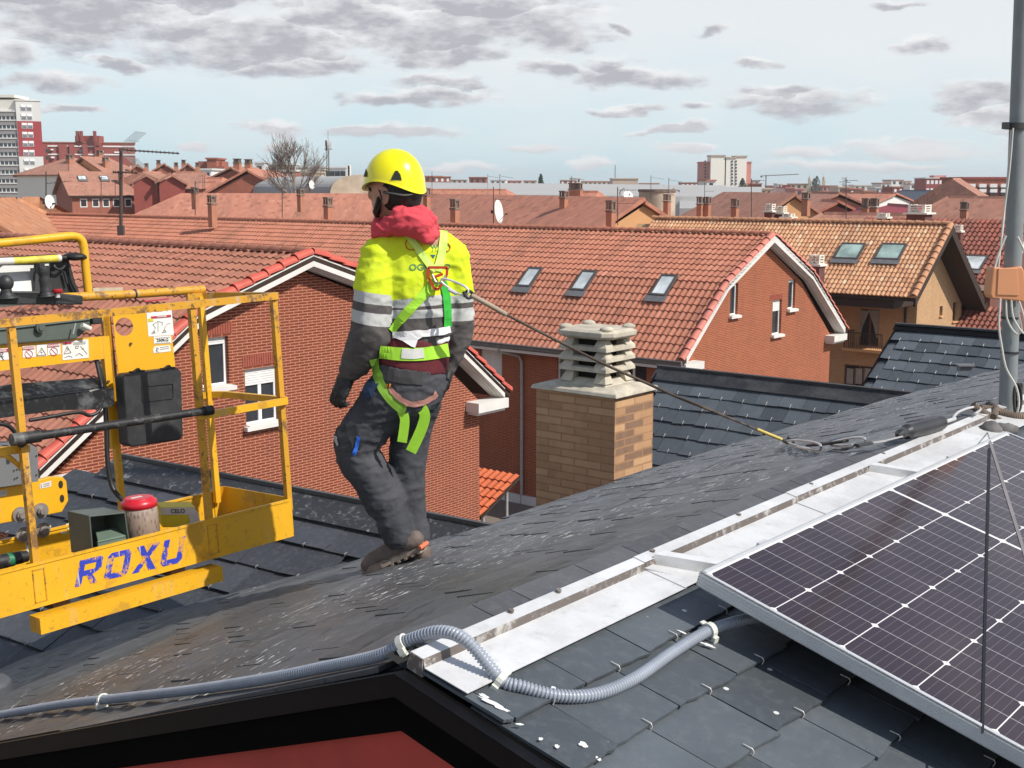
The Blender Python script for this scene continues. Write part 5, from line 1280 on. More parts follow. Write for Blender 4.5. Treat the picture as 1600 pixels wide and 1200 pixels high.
mb = MB(); mb.tube([Pq(1470, 655), Pq(1492, 648)], .007, 8); mb.tube([Pq(1488, 650), Pq(1496, 639), Pq(1512, 632), Pq(1526, 630), Pq(1532, 634), Pq(1524, 640)], .0052, 8, sub=5); mb.build('hook', steel, sa)

# ------------------------------------------------------------------ mast on the ridge end
mY = 5.05
base = at(1573, 655, mY); 
mast = thing('antenna_mast', 'thick grey steel mast on the ridge end with an orange junction box and white cables', 'mast', base, Matrix.Identity(4))
topd = (at(1600, 0, mY+.02)-at(1575, 640, mY)).normalized()
dirt = dirty_metal('mast_grey', (.22, .245, .25), (.12, .11, .10), .5, .5, .1, (6, 6, 1.5))
mb = MB(); a0 = at(1573, 660, mY); mb.tube([a0, a0+topd*4.2], .0345, 24); mb.build('pole', dirt, mast)
mb = MB(); q = at(1586, 197, mY); mb.tube([q-Z*.012, q+Z*.012], .042, 20); mb.box(q+Vector((-.055, -.035, -.012)), (.02, 0, 0), (0, .03, 0), (0, 0, .026)); mb.build('clamp_ring', MATS['swivel_black'], mast)
mb = MB()
for v in (496, 550): q = at(1578, v, mY); mb.tube([q-Z*.004, q+Z*.004], .0365, 20)
mb.build('cable_tie', MATS['swivel_black'], mast)
mb = MB(); q = lambda u, v, d=0: at(u, v, mY-.06+d)
face = [(1551, 422), (1553, 417), (1575, 420), (1597, 416), (1601, 424), (1604, 462), (1600, 472), (1575, 469), (1550, 467), (1547, 460)]
mb.prism([q(*p) for p in face], Vector((-.0, .075, 0))); box_ = mb.build('junction_box', plain('orange_plastic', (.62, .27, .125), .5, 0, .04), mast, bevel=.006)
mb = MB(); mb.prism([q(1560, 419, -.004), q(1590, 419, -.004), q(1592, 462, -.004), q(1558, 461, -.004)], Vector((0, .004, 0))); mb.build('box_lid', plain('orange_lid', (.64, .285, .135), .5, 0, .04), box_, bevel=.002)
cab = plain('white_cable', (.60, .585, .53), .6, 0, .1, 20)
def cable(pts, r, dy0=-.045):
    m_ = MB(); m_.tube([at(p[0], p[1], mY+(p[2] if len(p) > 2 else dy0)) for p in pts], r, 8, sub=8); m_.build('cable', cab, mast)
cable([(1563, 466), (1561, 510), (1565, 540), (1572, 575), (1588, 605), (1592, 630), (1588, 648)], .0045, -.075)
cable([(1572, 468), (1573, 495), (1580, 512), (1590, 522), (1597, 514), (1592, 492), (1588, 470)], .0040, -.05)
cable([(1580, 468), (1583, 495), (1594, 515), (1602, 520), (1600, 496), (1592, 470)], .0040, -.055)
cable([(1583, 200), (1577, 270), (1568, 340), (1562, 400), (1560, 420)], .0035, -.045)
cable([(1580, 203), (1572, 300), (1566, 370), (1556, 420)], .0028, -.04)
cable([(1590, 370), (1600, 392), (1606, 415), (1604, 425)], .0045, -.05)
cable([(1572, 368), (1562, 392), (1554, 418)], .0045, -.045)
mb = MB(); 
for k in range(3): mb.tube([at(1590+3*math.cos(t*.8+k)*2, 622+22*math.sin(t*.8), mY-.03+.012*k) for t in range(9)], .006, 8, sub=3, caps=False)
tag(mb.build('cable_coil', MATS['rope_black'], M=Matrix.Translation(at(1590, 640, mY))), 'loop of black cable hung behind the mast foot', 'cable')
mb = MB(); mb.tube([at(1520, 634, mY-.2), at(1545, 650, mY-.18), at(1570, 662, mY-.15), at(1600, 668, mY-.12), at(1640, 665, mY-.1)], .016, 10, sub=6)
mb.tube([at(1532, 637, mY-.1), at(1556, 640, mY-.08), at(1600, 654, mY-.06)], .013, 10, sub=6); mb.tube([at(1545, 632, mY+.05), at(1556, 638, mY-.09), at(1552, 652, mY-.2)], .014, 8, sub=4)
mb.tube([at(1560, 645, mY-.1), at(1585, 650, mY-.12), at(1610, 648, mY-.1)], .015, 8, sub=4)
tag(mb.build('anchor_sling', rope_mat('sling_brown', (.07, .05, .038), (.26, .20, .15), 50), M=Matrix.Translation(at(1570, 655, mY))), 'brown knotted sling wrapped round the mast foot as an anchor', 'sling')
mb = MB(); q0 = at(1548, 672, mY-.35); mb.ball(q0, .045, .035, .033, 14, 10); mb.ball(q0+Vector((.07, .03, -.005)), .05, .03, .028, 14, 10); mb.tube([q0, q0+Vector((-.06, -.01, -.02))], .02, 8)
b2 = MB(); b2.v = mb.v; b2.f = mb.f; b2.sm = mb.sm; wrinkle(b2, .008, 25); tag(b2.build('rag', plain('rag_grey', (.13, .125, .12), .9, 0, .4, 20), M=Matrix.Translation(q0)), 'grubby grey rag bundled at the corner of the solar panel', 'rag')
mb = MB(); s0_, s1_ = pan(1.93, .02, .008), pan(1.50, .62, .006); 
PB_ = lambda u, v, h: pl(u, v, T0+nearN*h, nearN)
a, b = PB_(1547, 690, .0012), PB_(1603, 870, .0012); w_ = Vector((.006, .003, 0)); mb.prism([a-w_, a+w_, b+w_, b-w_], nearN*.0003); mb.tube([at(1543, 676, mY-.4), a+nearN*.002], .002, 6)
tag(mb.build('strap', plain('strap_grey', (.20, .185, .19), .7), M=Matrix.Translation(a)), 'dark grey strap lying down across the solar panel glass', 'strap')
a, b = PB_(1546, 700, .0014), PB_(1535, 1146, .0014); w_ = Vector((.009, .004, 0)); mb = MB(); mb.prism([a-w_*.65, a+w_*.65, b+w_*.4, b-w_*.4], nearN*.0003)  # thin black strip added to paint a dark reflection onto the glass
tag(mb.build('strap', plain('painted_reflection_black', (.006, .006, .007), .6), M=Matrix.Translation(a)), 'painted dark reflection running straight down the solar panel glass', 'strap')  # not a real strap: added strip that paints a dark reflection
# ------------------------------------------------------------------ yellow lift basket
BO = Vector((-.97659724, 5.48552705, -1.57315183))
BX, BY, BZ = Vector((.661, .750, .013)).normalized(), Vector((-.749, .661, -.054)), Vector((-.049, .026, .998))
BY = (BY-BX*BX.dot(BY)).normalized(); BZ = BX.cross(BY)
BM = Matrix.Translation(BO) @ Matrix(((BX.x, BY.x, BZ.x, 0), (BX.y, BY.y, BZ.y, 0), (BX.z, BY.z, BZ.z, 0), (0, 0, 0, 1)))
def bp_(x, c, h): return BO+BX*x+BY*c+BZ*h
def bas(u, v, c):            # a pixel on the vertical plane c metres behind the near side
    return pl(u, v, BO+BY*c, BY)
def bl(P): q = P-BO; return q.dot(BX), q.dot(BY), q.dot(BZ)
def yellow_paint(name, base=(.72, .345, .010), wear=.5, sc=5):
    t = NT(name); c = t.mix(t.ramp(t.noise(3, 4), .3, .7), tuple(x*.9 for x in base), base)
    n = t.noise(sc, 8, .72); c = t.mix(t.ramp(n, .54, .60, 0, wear), c, (.16, .085, .045))
    n2 = t.noise(2.2, 6, .7, t.coord(scale=(7, 7, 1))); c = t.mix(t.ramp(n2, .57, .68, 0, wear*.8), c, (.50, .42, .33))
    n3 = t.noise(45, 3, .7); c = t.mix(t.ramp(n3, .60, .66, 0, wear), c, (.06, .04, .03))
    t.bump(n, .15, .002); return t.out(c, .42, 0, .5)
yel_p = yellow_paint('basket_yellow', (.76, .40, .015), wear=.32); yel_w = yellow_paint('basket_yellow_worn', (.62, .31, .025), .85, 7); yel_c = yellow_paint('basket_yellow_clean', (.76, .39, .010), .08, 4)
bk_rub = dirty_metal('black_scuffed', (.012, .012, .013), (.30, .30, .29), .6, .55, 0, (4, 4, 4), .58, .72)
bk_pl = dirty_metal('black_plastic', (.022, .023, .025), (.10, .10, .10), .4, .5, 0, (3, 3, 3), .5, .75)
grn = plain('grey_green_enamel', (.085, .105, .09), .5, 0, .15, 5); grn2 = plain('green_enamel', (.13, .185, .14), .5, 0, .12, 8)
bsk = tag(empty('lift_basket', BM), 'worn yellow aerial lift basket with rails, toe boards and control console', 'lift basket')
LN = 2.1; WD = .553
P1x, P2x = -1.235, -.4487
mb = MB(); tb = .004
mb.box(bp_(-LN, 0, 0), BX*(LN-.03), BY*tb, BZ*.172); mb.box(bp_(0-.004, .03, 0), BX*tb, BY*(WD-.06), BZ*.172)
mb.box(bp_(-LN, WD, 0), BX*(LN-.05), BY*tb, BZ*.150)
for k in range(6):       # rounded corners
    for (cx, cy, a0) in ((-.03, .03, -90), (-.05, WD-.05, 0)):
        rr = .03 if cy < .1 else .05; t0, t1 = R(a0+15*k), R(a0+15*(k+1))
        p = lambda t, h, r_: bp_(cx+math.cos(t)*r_, cy+math.sin(t)*r_, h)
        mb.add([p(t0, 0, rr), p(t1, 0, rr), p(t1, .172, rr), p(t0, .172, rr), p(t0, 0, rr-tb), p(t1, 0, rr-tb), p(t1, .172, rr-tb), p(t0, .172, rr-tb)], [[0, 1, 2, 3], [5, 4, 7, 6], [3, 2, 6, 7]])
mb.box(bp_(-LN, -.004, .164), BX*(LN-.03), BY*.012, BZ*.010); mb.box(bp_(-LN, WD-.006, .145), BX*(LN-.05), BY*.014, BZ*.010)
mb.build('toe_board', yel_p, bsk)
mb = MB(); mb.box(bp_(-LN, .005, .004), BX*(LN-.01), BY*(WD-.01), BZ*.012); mb.build('floor', plain('basket_floor', (.12, .085, .06), .9, 0, .5, 8, .5), bsk)
mb = MB(); q1 = bl(bas(63, 987, -.045)); q2 = bl(bas(348, 907, -.045)); q3 = bl(bas(348, 884, -.045)); print('beam', q1, q2, q3)
mb.box(bp_(q1[0], -.05, q2[2]), BX*(q2[0]-q1[0]), BY*.08, BZ*(q3[2]-q2[2])); mb.build('lower_beam', yel_p, bsk)
for x_ in (q1[0]+.1, q2[0]-.2): mb = MB(); mb.box(bp_(x_, .03, q3[2]-.01), BX*.07, BY*.3, BZ*(.02-q3[2])); mb.build('cross_member', MATS.get('brown_steel') or plain('brown_steel', (.09, .05, .035), .8), bsk)
# posts
def post(x, c, h0, h1, m_=yel_w, w=.026, lean=0): mb = MB(); mb.bar(bp_(x, c, h0), bp_(x+lean, c, h1), w, w, BY); return mb.build('post', m_, bsk)
post(P1x, .014, .0, 1.085); post(P2x, .014, .0, 1.085); post(-.018, .020, .12, 1.085)
post(-.045, WD-.02, .1, 1.085, yel_p)
fx = bl(bas(187, 792, WD)); fx2 = bl(bas(165, 500, WD)); print('far post', fx, fx2)
post(fx[0], WD-.02, .05, 1.06, yel_p)
for x in (P1x, P2x):
    mb = MB(); f0, f1 = x-.022, x+.024
    for a, b, h0, h1 in ((f0, f0+.004, .02, .15), (f1, f1+.004, .02, .15), (f0, f1+.004, .146, .150), (f0, f1+.004, .02, .024)): mb.box(bp_(a, -.003, h0), BX*(b-a), BY*.004, BZ*(h1-h0))
    mb.build('post_socket', yel_w, bsk)
# top rail: flat worn bar along the near side and round the end
def rail_path(h, x0, w=.032, t=.038, name='rail', m_=yel_w, far=True, c0=.006, rr=.03):
    mb = MB(); pts = [bp_(x0, c0, h)]+[bp_(-rr+math.sin(R(k*15))*rr, c0+rr-math.cos(R(k*15))*rr, h) for k in range(7)]
    if far: pts += [bp_(-.0, WD-.09, h), bp_(-.03, WD-.02, h), bp_(-.10, WD, h)]
    for a, b in zip(pts[:-1], pts[1:]): mb.bar(a, b+(b-a).normalized()*.004, w, t, BZ)
    return mb.build(name, m_, bsk)
rail_path(1.088, -LN, .026, .030, 'top_rail'); 
e1 = bl(bas(325, 640, .0)); print('mid', e1)
rail_path(.62, P2x-.02, .022, .030, 'mid_rail', yel_p, c0=-.010)
mb = MB()
pp = [bas(-40, 474, WD), bas(70, 466, WD), bas(200, 460, WD), bas(318, 452, WD)]
mb.tube([pp[1], pp[2], pp[3]], .0195, 12, sub=4); rr_ = mb.build('far_top_rail', yel_w, bsk)
mb = MB(); mb.tube([bas(-60, 479, WD), pp[1]], .0198, 12); mb.build('white_sleeve', plain('white_paint_rail', (.75, .74, .70), .6, 0, .08), rr_)
mb = MB(); mb.tube([bas(210, 455, WD)-BZ*.03, bas(213, 470, WD)], .004, 6); mb.tube([bas(210, 459, WD-.0)-BX*.004, bas(210, 459, WD)+BX*.004], .0215, 12); mb.build('tie', bk_pl, rr_)
# black padded drop bar on the near side
mb = MB(); A, B = bas(22, 687, -.03), bas(328, 641, -.03); mb.tube([A, B], .017, 12); d = (B-A).normalized()
mb.tube([A-d*.01, A+d*.10], .024, 12); mb.tube([A+d*.03-BZ*.02, A+d*.03+BZ*.0+BY*.04], .018, 10); mb.tube([B-d*.03, B+d*.01], .021, 12)
mb.build('drop_bar', bk_rub, bsk)
# rear guard tube of the console
mb = MB(); G = [bas(-60, 384, .60), bas(0, 380, .60), bas(80, 372, .60), bas(112, 369, .60), bas(126, 374, .60), bas(131, 388, .60), bas(134, 420, .60), bas(139, 466, .60)]
mb.tube(G, .0185, 12, sub=5); mb.build('console_guard', yel_p, bsk)
# long yellow board carrying the warning labels
C1 = .42
mb = MB(); q = [bas(-30, 541, C1), bas(168, 525, C1), bas(187, 790, C1)]
mb.prism([bas(-40, 541, C1), bas(170, 525, C1), bas(168, 560, C1), bas(-40, 584, C1)], BY*.012)
mb.prism([bas(160, 526, C1-.001), bas(171, 525, C1-.001), bas(185, 700, C1-.001), bas(176, 702, C1-.001)], BY*.03); mb.build('label_board', yel_c, bsk)
def decal(pts, c, name, base=(.74, .73, .69), off=.002):
    m_ = MB(); m_.prism([bas(u, v, c-off) for u, v in pts], BY*.0015); return m_.build(name, plain(name+'_paper', base, .6, 0, .05, 20) if name+'_paper' not in MATS else MATS[name+'_paper'], bsk)
inkk = plain('decal_ink', (.03, .03, .03), .7); inkr = plain('decal_red', (.42, .03, .06), .6); inky = plain('decal_yellow', (.6, .5, .03), .6)
def dline(par, segs, c, m_, w=1.0, off=.0038):
    mb = MB()
    for seg in segs:
        for (u0, v0), (u1, v1) in zip(seg[:-1], seg[1:]):
            a, b = bas(u0, v0, c-off), bas(u1, v1, c-off); mb.bar(a, b, .0012*w, .0008, BY)
    return mb.build('decal_drawing', m_, par)
def dtext(par, txt, u, v, h, c, m_, ang=0, sx=1, off=.004, name='decal_text'):
    V_, F_ = text_mesh(txt, True); m = MB(); m.add([bas(u+(p.x*sx*math.cos(ang)+p.y*math.sin(ang))*h, v+(p.x*sx*math.sin(ang)-p.y*math.cos(ang))*h, c-off) for p in V_], F_); return m.build(name, m_, par)
def circ(u, v, r, n=16): return [(u+r*math.cos(2*math.pi*k/n), v+r*math.sin(2*math.pi*k/n)) for k in range(n+1)]
def dec_sign(u0, v0, u1, v1, kind, c=C1):
    sl = -.075*(u1-u0)
    d = decal([(u0, v0), (u1, v0+sl), (u1+1, v1+sl), (u0+1, v1)], c, 'warning_label')
    cu, cv = (u0+u1)/2, (v0+v1)/2+sl/2+2
    if kind != 't':
        m = MB(); m.prism([bas(a, b, c-.004) for a, b in ((u0+1, v0+1), (u1-1, v0+sl+1), (u1-1, v0+sl+6), (u0+1, v0+6))], BY*.001); m.build('label_header', inkr, d)
        dtext(d, 'DANGER', cu, v0+3.6+sl/2, 4.6, c, MATS['warning_label_paper'], -.075, off=.006)
    if kind in ('n', 'x'): dline(d, [circ(cu, cv+2, 6), [(cu-4, cv-2), (cu+4, cv+6)]], c, inkr, 1.6)
    if kind in ('t', 'x'): dline(d, [[(cu-7, cv+6), (cu, cv-6), (cu+7, cv+5), (cu-7, cv+6)], [(cu, cv-3), (cu-1.5, cv+1), (cu+1, cv+1), (cu, cv+4)]], c, inkk, 1.2)
    if kind == 'p': dline(d, [[(cu-5, cv+7), (cu, cv), (cu+5, cv+7)], [(cu-5, cv-1), (cu+5, cv+2)], circ(cu+2, cv-3, 2, 8)], c, inkk, 2)
    return d
dec_sign(-16, 546, 18, 564, 'p'); dec_sign(35, 541, 55, 559, 'n'); dec_sign(57, 539, 73, 557, 't'); dec_sign(74, 537, 94, 555, 'n')
d = decal([(97, 534), (138, 530), (139, 559), (98, 563)], C1, 'safety_label', (.70, .69, .64))
m = MB(); m.prism([bas(a, b, C1-.004) for a, b in ((98, 535), (112, 533.6), (112, 537), (98, 538.5))], BY*.001); m.build('label_header', inkr, d)
dline(d, [[(100, 553), (105, 541), (111, 551), (100, 553)], [(103, 550), (107, 546), (104, 544)], [(118, 541), (123, 540), (122, 544), (118, 544), (118, 541)], [(126, 541), (133, 549), (136, 553)], [(128, 546), (131, 544)], [(101, 559), (107, 556), (113, 558)], [(118, 556), (124, 552), (130, 556)]], C1, inkk, 1.1)
for k in range(3): dline(d, [[(114, 535.5+k*1.6), (134, 533.7+k*1.6)]], C1, inkk, .6)
# yellow upright plate with the lightening hole
C2 = .50
pb = [(176, 487), (264, 478), (279, 622), (188, 632)]
mb = MB(); hole = [(194+14.0*math.cos(2*math.pi*k/28), 510.5+14.3*math.sin(2*math.pi*k/28)) for k in range(28)]
outer = []
def lerp2(a, b, t): return (a[0]+(b[0]-a[0])*t, a[1]+(b[1]-a[1])*t)
for k in range(28):
    a = 2*math.pi*k/28; dx, dy = math.cos(a), math.sin(a)
    best = None
    for i in range(4):
        p, q_ = pb[i], pb[(i+1) % 4]; ex, ey = q_[0]-p[0], q_[1]-p[1]; det = dx*ey-dy*ex
        if abs(det) < 1e-9: continue
        t = ((p[0]-194)*ey-(p[1]-510.5)*ex)/det; s_ = ((p[0]-194)*dy-(p[1]-510.5)*dx)/det
        if t > 0 and -.001 <= s_ <= 1.001 and (best is None or t < best): best = t
    outer.append((194+dx*best, 510.5+dy*best))
n = 28
for layer in (0, .012):
    vs = [bas(u, v, C2+layer) for u, v in hole]+[bas(u, v, C2+layer) for u, v in outer]
    fs = [[k, (k+1) % n, n+(k+1) % n, n+k] for k in range(n)]
    mb.add(vs, fs if layer else [f[::-1] for f in fs])
for k in range(4):      # the plate corners missed by the fan
    c_ = pb[k]; near = sorted(range(n), key=lambda i: (outer[i][0]-c_[0])**2+(outer[i][1]-c_[1])**2)[:6]
    near = sorted(near, key=lambda i: math.atan2(outer[i][1]-510.5, outer[i][0]-194))
    ang_c = math.atan2(c_[1]-510.5, c_[0]-194)
    below = max([i for i in range(n) if (ang_c-math.atan2(outer[i][1]-510.5, outer[i][0]-194)) % (2*math.pi) < math.pi], key=lambda i: -((ang_c-math.atan2(outer[i][1]-510.5, outer[i][0]-194)) % (2*math.pi)))
    above = (below+1) % n
    for layer in (0, .012): mb.add([bas(*outer[below], C2+layer), bas(*c_, C2+layer), bas(*outer[above], C2+layer)], [[0, 1, 2]])
for k in range(n):
    a, b = hole[k], hole[(k+1) % n]; mb.quad(bas(*a, C2), bas(*b, C2), bas(*b, C2+.012), bas(*a, C2+.012))
mb.prism([bas(176, 487, C2), bas(188, 632, C2), bas(188, 632, C2+.03), bas(176, 487, C2+.03)], BX*.005)
pn = mb.build('mounting_plate', yel_c, bsk)
d = decal([(228, 478), (267, 474), (272, 523), (232, 526)], C2, 'big_label', (.72, .72, .68))
m = MB(); m.prism([bas(a, b, C2-.004) for a, b in ((236, 494.5), (267, 491.5), (267.5, 495.5), (236.5, 498))], BY*.001); m.prism([bas(a, b, C2-.004) for a, b in ((226, 470), (264, 466), (264, 468), (226, 472))], BY*.001); m.build('label_header', inkr, d)
m = MB(); m.prism([bas(a, b, C2-.004) for a, b in ((231, 498), (239, 497), (240, 502), (232, 503))], BY*.001); m.build('label_patch', inky, d)
dtext(d, 'DANGER', 253, 494.5, 3.6, C2, MATS['big_label_paper'], -.08, off=.006)
dline(d, [[(231, 484), (234, 488), (237, 487)], [(243, 482), (243, 487), (254, 486)], [(257, 483), (262, 486)], [(240, 520), (243, 512), (239, 507), (247, 502), (254, 504), (253, 509)], [(237, 521), (243, 520), (240, 517), (237, 521)], [(256, 519), (258, 511), (262, 506), (266, 505)], [(253, 520), (260, 518.5), (257, 515), (253, 520)], [(247, 502), (247, 519)]], C2, inkk, 1.0)
d = decal([(240, 526), (267, 524), (268, 536), (241, 538)], C2, 'load_label', (.72, .72, .68))
dtext(d, '250KG', 254, 531.5, 6.5, C2, inkk, -.06)
for v in (527.6, 535.8): dline(d, [[(242, v+.8), (266, v-1)]], C2, inkk, .7)
d = decal([(239, 546), (242, 541), (266, 539), (267, 549), (240, 552)], C2, 'torn_label', (.72, .70, .66))
dline(d, [[(244, 551), (245, 543), (248, 545), (245, 547), (248, 551)], [(250, 543), (264, 541)], [(250, 546), (264, 544)]], C2, inkk, 1.0)
# ragged brackets beside the plate
mb = MB(); mb.prism([bas(158, 487, .52), bas(172, 486, .52), bas(189, 640, .52), bas(180, 642, .52)], BY*.01); mb.build('side_bracket', yel_w, bsk)
mb = MB()
for (u, v) in ((204, 537), (169, 596), (236, 580), (265, 576)): P = bas(u, v, C2-.003 if u > 190 else C1-.003); mb.tube([P, P-BY*.006], .006, 8)
mb.build('bolt_heads', plain('bolt_brown', (.10, .06, .04), .6), bsk)
# black document box hung on the rail
C3 = .30
mb = MB(); bx = [(193, 588), (200, 584), (278, 575), (284, 580), (287, 682), (281, 688), (206, 699), (200, 694)]
mb.prism([bas(u, v, C3) for u, v in bx], BY*.075); mo = mb.build('manual_box', bk_pl, bsk, bevel=.008)
mb = MB(); fr = [(222, 604), (270, 599), (271, 622), (223, 628)]
for i in range(4): a, b = bas(*fr[i], C3-.002), bas(*fr[(i+1) % 4], C3-.002); mb.bar(a, b, .003, .005, BY)
mb.tube([bas(196, 656, C3-.002), bas(287, 646, C3-.002)], .004, 6); mb.build('box_ribs', bk_pl, mo)
for u, v in ((214, 582), (262, 577)): mb = MB(); P = bas(u, v, C3+.02); mb.bar(P-BX*.03, P+BX*.03, .03, .016, BZ); mb.bar(P-BX*.03-BZ*.004, P+BX*.01+BZ*.014, .02, .01, BZ); mb.build('box_latch', bk_rub, mo)
dtext(mo, 'MANUAL', 246, 613, 12, C3, bk_rub, -.1, name='embossed_text') if False else None
# grey cabinet under the console
C4 = .50
mb = MB(); cb = [(-60, 513), (142, 489), (148, 495), (146, 506), (126, 525), (118, 530), (-60, 544)]
mb.prism([bas(u, v, C4-.10) for u, v in cb], BY*.16); co = mb.build('control_cabinet', grn, bsk, bevel=.006)
mb = MB(); mb.tube([bas(-60, 522, C4-.105), bas(140, 499, C4-.105)], .004, 6); P = bas(62, 512, C4-.11); mb.tube([P+BY*.02, P-BY*.012], .020, 14); mb.tube([P, P-BY*.018], .012, 12); mb.build('cabinet_knob', grn, co)
mb = MB(); mb.prism([bas(143, 489, C4-.12), bas(159, 487, C4-.12), bas(160, 506, C4-.12), bas(146, 507, C4-.12)], BY*.1); mb.build('cabinet_end', bk_pl, co, bevel=.005)
mb = MB(); mb.tube([bas(118, 505, C4-.13), bas(114, 522, C4-.13)], .0035, 6); mb.build('cable', plain('grey_cable', (.3, .3, .3), .5), co); mb = MB(); mb.tube([bas(128, 508, C4-.13), bas(141, 514, C4-.13)], .011, 10); mb.build('cable_plug', cab, co)
# black tray
C5 = .36
mb = MB(); 
mb.prism([bas(-60, 612, C5+.12), bas(20, 600, C5+.12), bas(150, 590, C5+.12), bas(160, 600, C5+.08), bas(180, 612, C5), bas(-60, 640, C5)], BY*.006)
mb.prism([bas(-60, 634, C5-.01), bas(160, 608, C5-.01), bas(178, 606, C5-.01), bas(178, 634, C5-.01), bas(150, 640, C5-.01), bas(90, 641, C5-.01), bas(-60, 662, C5-.01)], BY*.03)
tr = mb.build('tool_tray', dirty_metal('tray_black', (.012, .012, .013), (.16, .17, .17), .75, .4, 0, (5, 5, 5), .54, .7), bsk, bevel=.004)
mb = MB(); mb.prism([bas(139, 610, C5-.013), bas(150, 607, C5-.013), bas(156, 608, C5-.013), bas(141, 612, C5-.013)], BY*.002); mb.build('paint_smear', cab, tr)
mb = MB(); mb.tube([bas(-20, 662, .34), bas(10, 664, .34), bas(26, 680, .34), bas(30, 700, .33)], .009, 8, sub=5); mb.tube([bas(46, 657, .34), bas(75, 652, .34), bas(122, 644, .34), bas(140, 649, .34), bas(156, 640, .34), bas(160, 610, .40), bas(155, 585, .42), bas(150, 560, .44)], .008, 8, sub=5)
mb.tube([bas(150, 560, .44), bas(160, 600, .42), bas(166, 660, .42), bas(168, 720, .40), bas(175, 760, .38), bas(192, 782, .33)], .0105, 10, sub=6); mb.build('hydraulic_hose', plain('hose_black', (.012, .012, .012), .45, 0, .3), bsk)
# console
C6 = .62
mb = MB(); mb.prism([bas(-50, 455, C6-.12), bas(68, 455, C6-.12), bas(130, 462, C6-.1), bas(130, 476, C6-.1), bas(-50, 476, C6-.12)], BY*.22)
mb.prism([bas(80, 410, C6), bas(108, 404, C6), bas(118, 440, C6), bas(128, 464, C6), bas(78, 464, C6)], BY*.10)
cn = mb.build('console', bk_pl, bsk, bevel=.006)
mb = MB(); mb.prism([bas(-30, 412, C6+.06), bas(60, 410, C6+.06), bas(58, 456, C6+.02), bas(-10, 461, C6+.02)], BY*.01); lid = mb.build('console_lid', plain('lid_grey_white', (.50, .51, .50), .35, .1, .12, 3), cn)
mb = MB(); mb.prism([bas(-40, 405, C6+.05), bas(84, 402, C6+.05), bas(84, 412, C6+.05), bas(-40, 414, C6+.05)], BY*.12); mb.prism([bas(-40, 440, C6+.03), bas(-32, 440, C6+.03), bas(14, 404, C6+.03), bas(2, 404, C6+.03)], BY*.02); mb.prism([bas(56, 410, C6+.01), bas(64, 410, C6+.01), bas(62, 460, C6+.0), bas(54, 460, C6+.0)], BY*.02); mb.build('console_hood', bk_pl, cn, bevel=.003)
mb = MB(); a, b = bas(-50, 410, C6-.03), bas(94, 402, C6-.03); mb.tube([a, b], .0155, 10); br = mb.build('bumper_bar', bk_pl, cn)
mb = MB(); mb.tube([bas(20, 408, C6-.035), bas(90, 403.5, C6-.035)], .0165, 10); mb.build('yellow_tape', plain('tape_yellow', (.60, .50, .06), .5, 0, .3, 20), br); mb = MB(); mb.tube([bas(-50, 411, C6-.035), bas(20, 408, C6-.035)], .0165, 10); mb.build('white_tape', cab, br); mb = MB(); mb.tube([bas(89, 403.6, C6-.035), bas(94, 403.2, C6-.035)], .0168, 10); mb.build('white_tape', cab, br)
mb = MB(); P = bas(116, 401, C6-.03); mb.ball(P, .052, .04, .018, 16, 10); mb.tube([bas(92, 403, C6-.03), bas(134, 402, C6-.03)], .011, 8); mb.build('bumper_end', bk_rub, br)
mb = MB(); mb.tube([bas(84, 411, C6-.02), bas(86, 418, C6-.03), bas(94, 421, C6-.03), bas(101, 416, C6-.02)], .006, 8, sub=4); mb.tube([bas(108, 415, C6-.02), bas(112, 440, C6-.02), bas(124, 464, C6-.02)], .008, 8, sub=4); mb.tube([bas(100, 424, C6-.02), bas(105, 443, C6-.02)], .006, 8); mb.build('wiring', bk_pl, cn)
for u, v0, v1, w, kind in ((8, 466, 434, .030, 0), (70, 463, 413, .026, 1)):
    a, b = bas(u+3, v0, C6-.12), bas(u-4 if kind else u, v1, C6-.12); d = b-a; mb = MB()
    mb.tube([a, a+d*.06, a+d*.14, a+d*.3, a+d*.55], [.055, .05, .034, .022, .020] if not kind else [.040, .034, .026, .024, .026], 14, sub=3)
    if kind: mb.tube([a+d*.3, a+d*.6, a+d*.85, b], [.023, .022, .026, .024], 12, sub=4); mb.cbox(b-BY*.012-d*.04, BX*.045, BY*.02, d*.16)
    else: mb.ball(a+d*.75, .032, .032, .034, 14, 10)
    js = mb.build('joystick', bk_pl, cn)
    if kind: mb = MB(); mb.cbox(b-BY*.018-d*.02+BX*.005, BX*.018, BY*.02, d*.06); mb.build('rocker_switch', cab, js)
mb = MB(); a = bas(90, 465, C6-.13); mb.tube([a, a+BZ*.018], .011, 12); mb.build('stop_stem', steel, cn); mb = MB(); mb.tube([a+BZ*.016, a+BZ*.022, a+BZ*.036], [.012, .024, .021], 16); mb.build('emergency_stop', plain('stop_red', (.36, .012, .016), .4), cn)
mb = MB(); mb.prism([bas(145, 450, .66), bas(192, 449, .66), bas(192, 457, .66), bas(146, 458, .66)], BY*.06); mb.build('wooden_pad', plain('pale_wood', (.46, .38, .27), .8, 0, .2, 20), bsk)
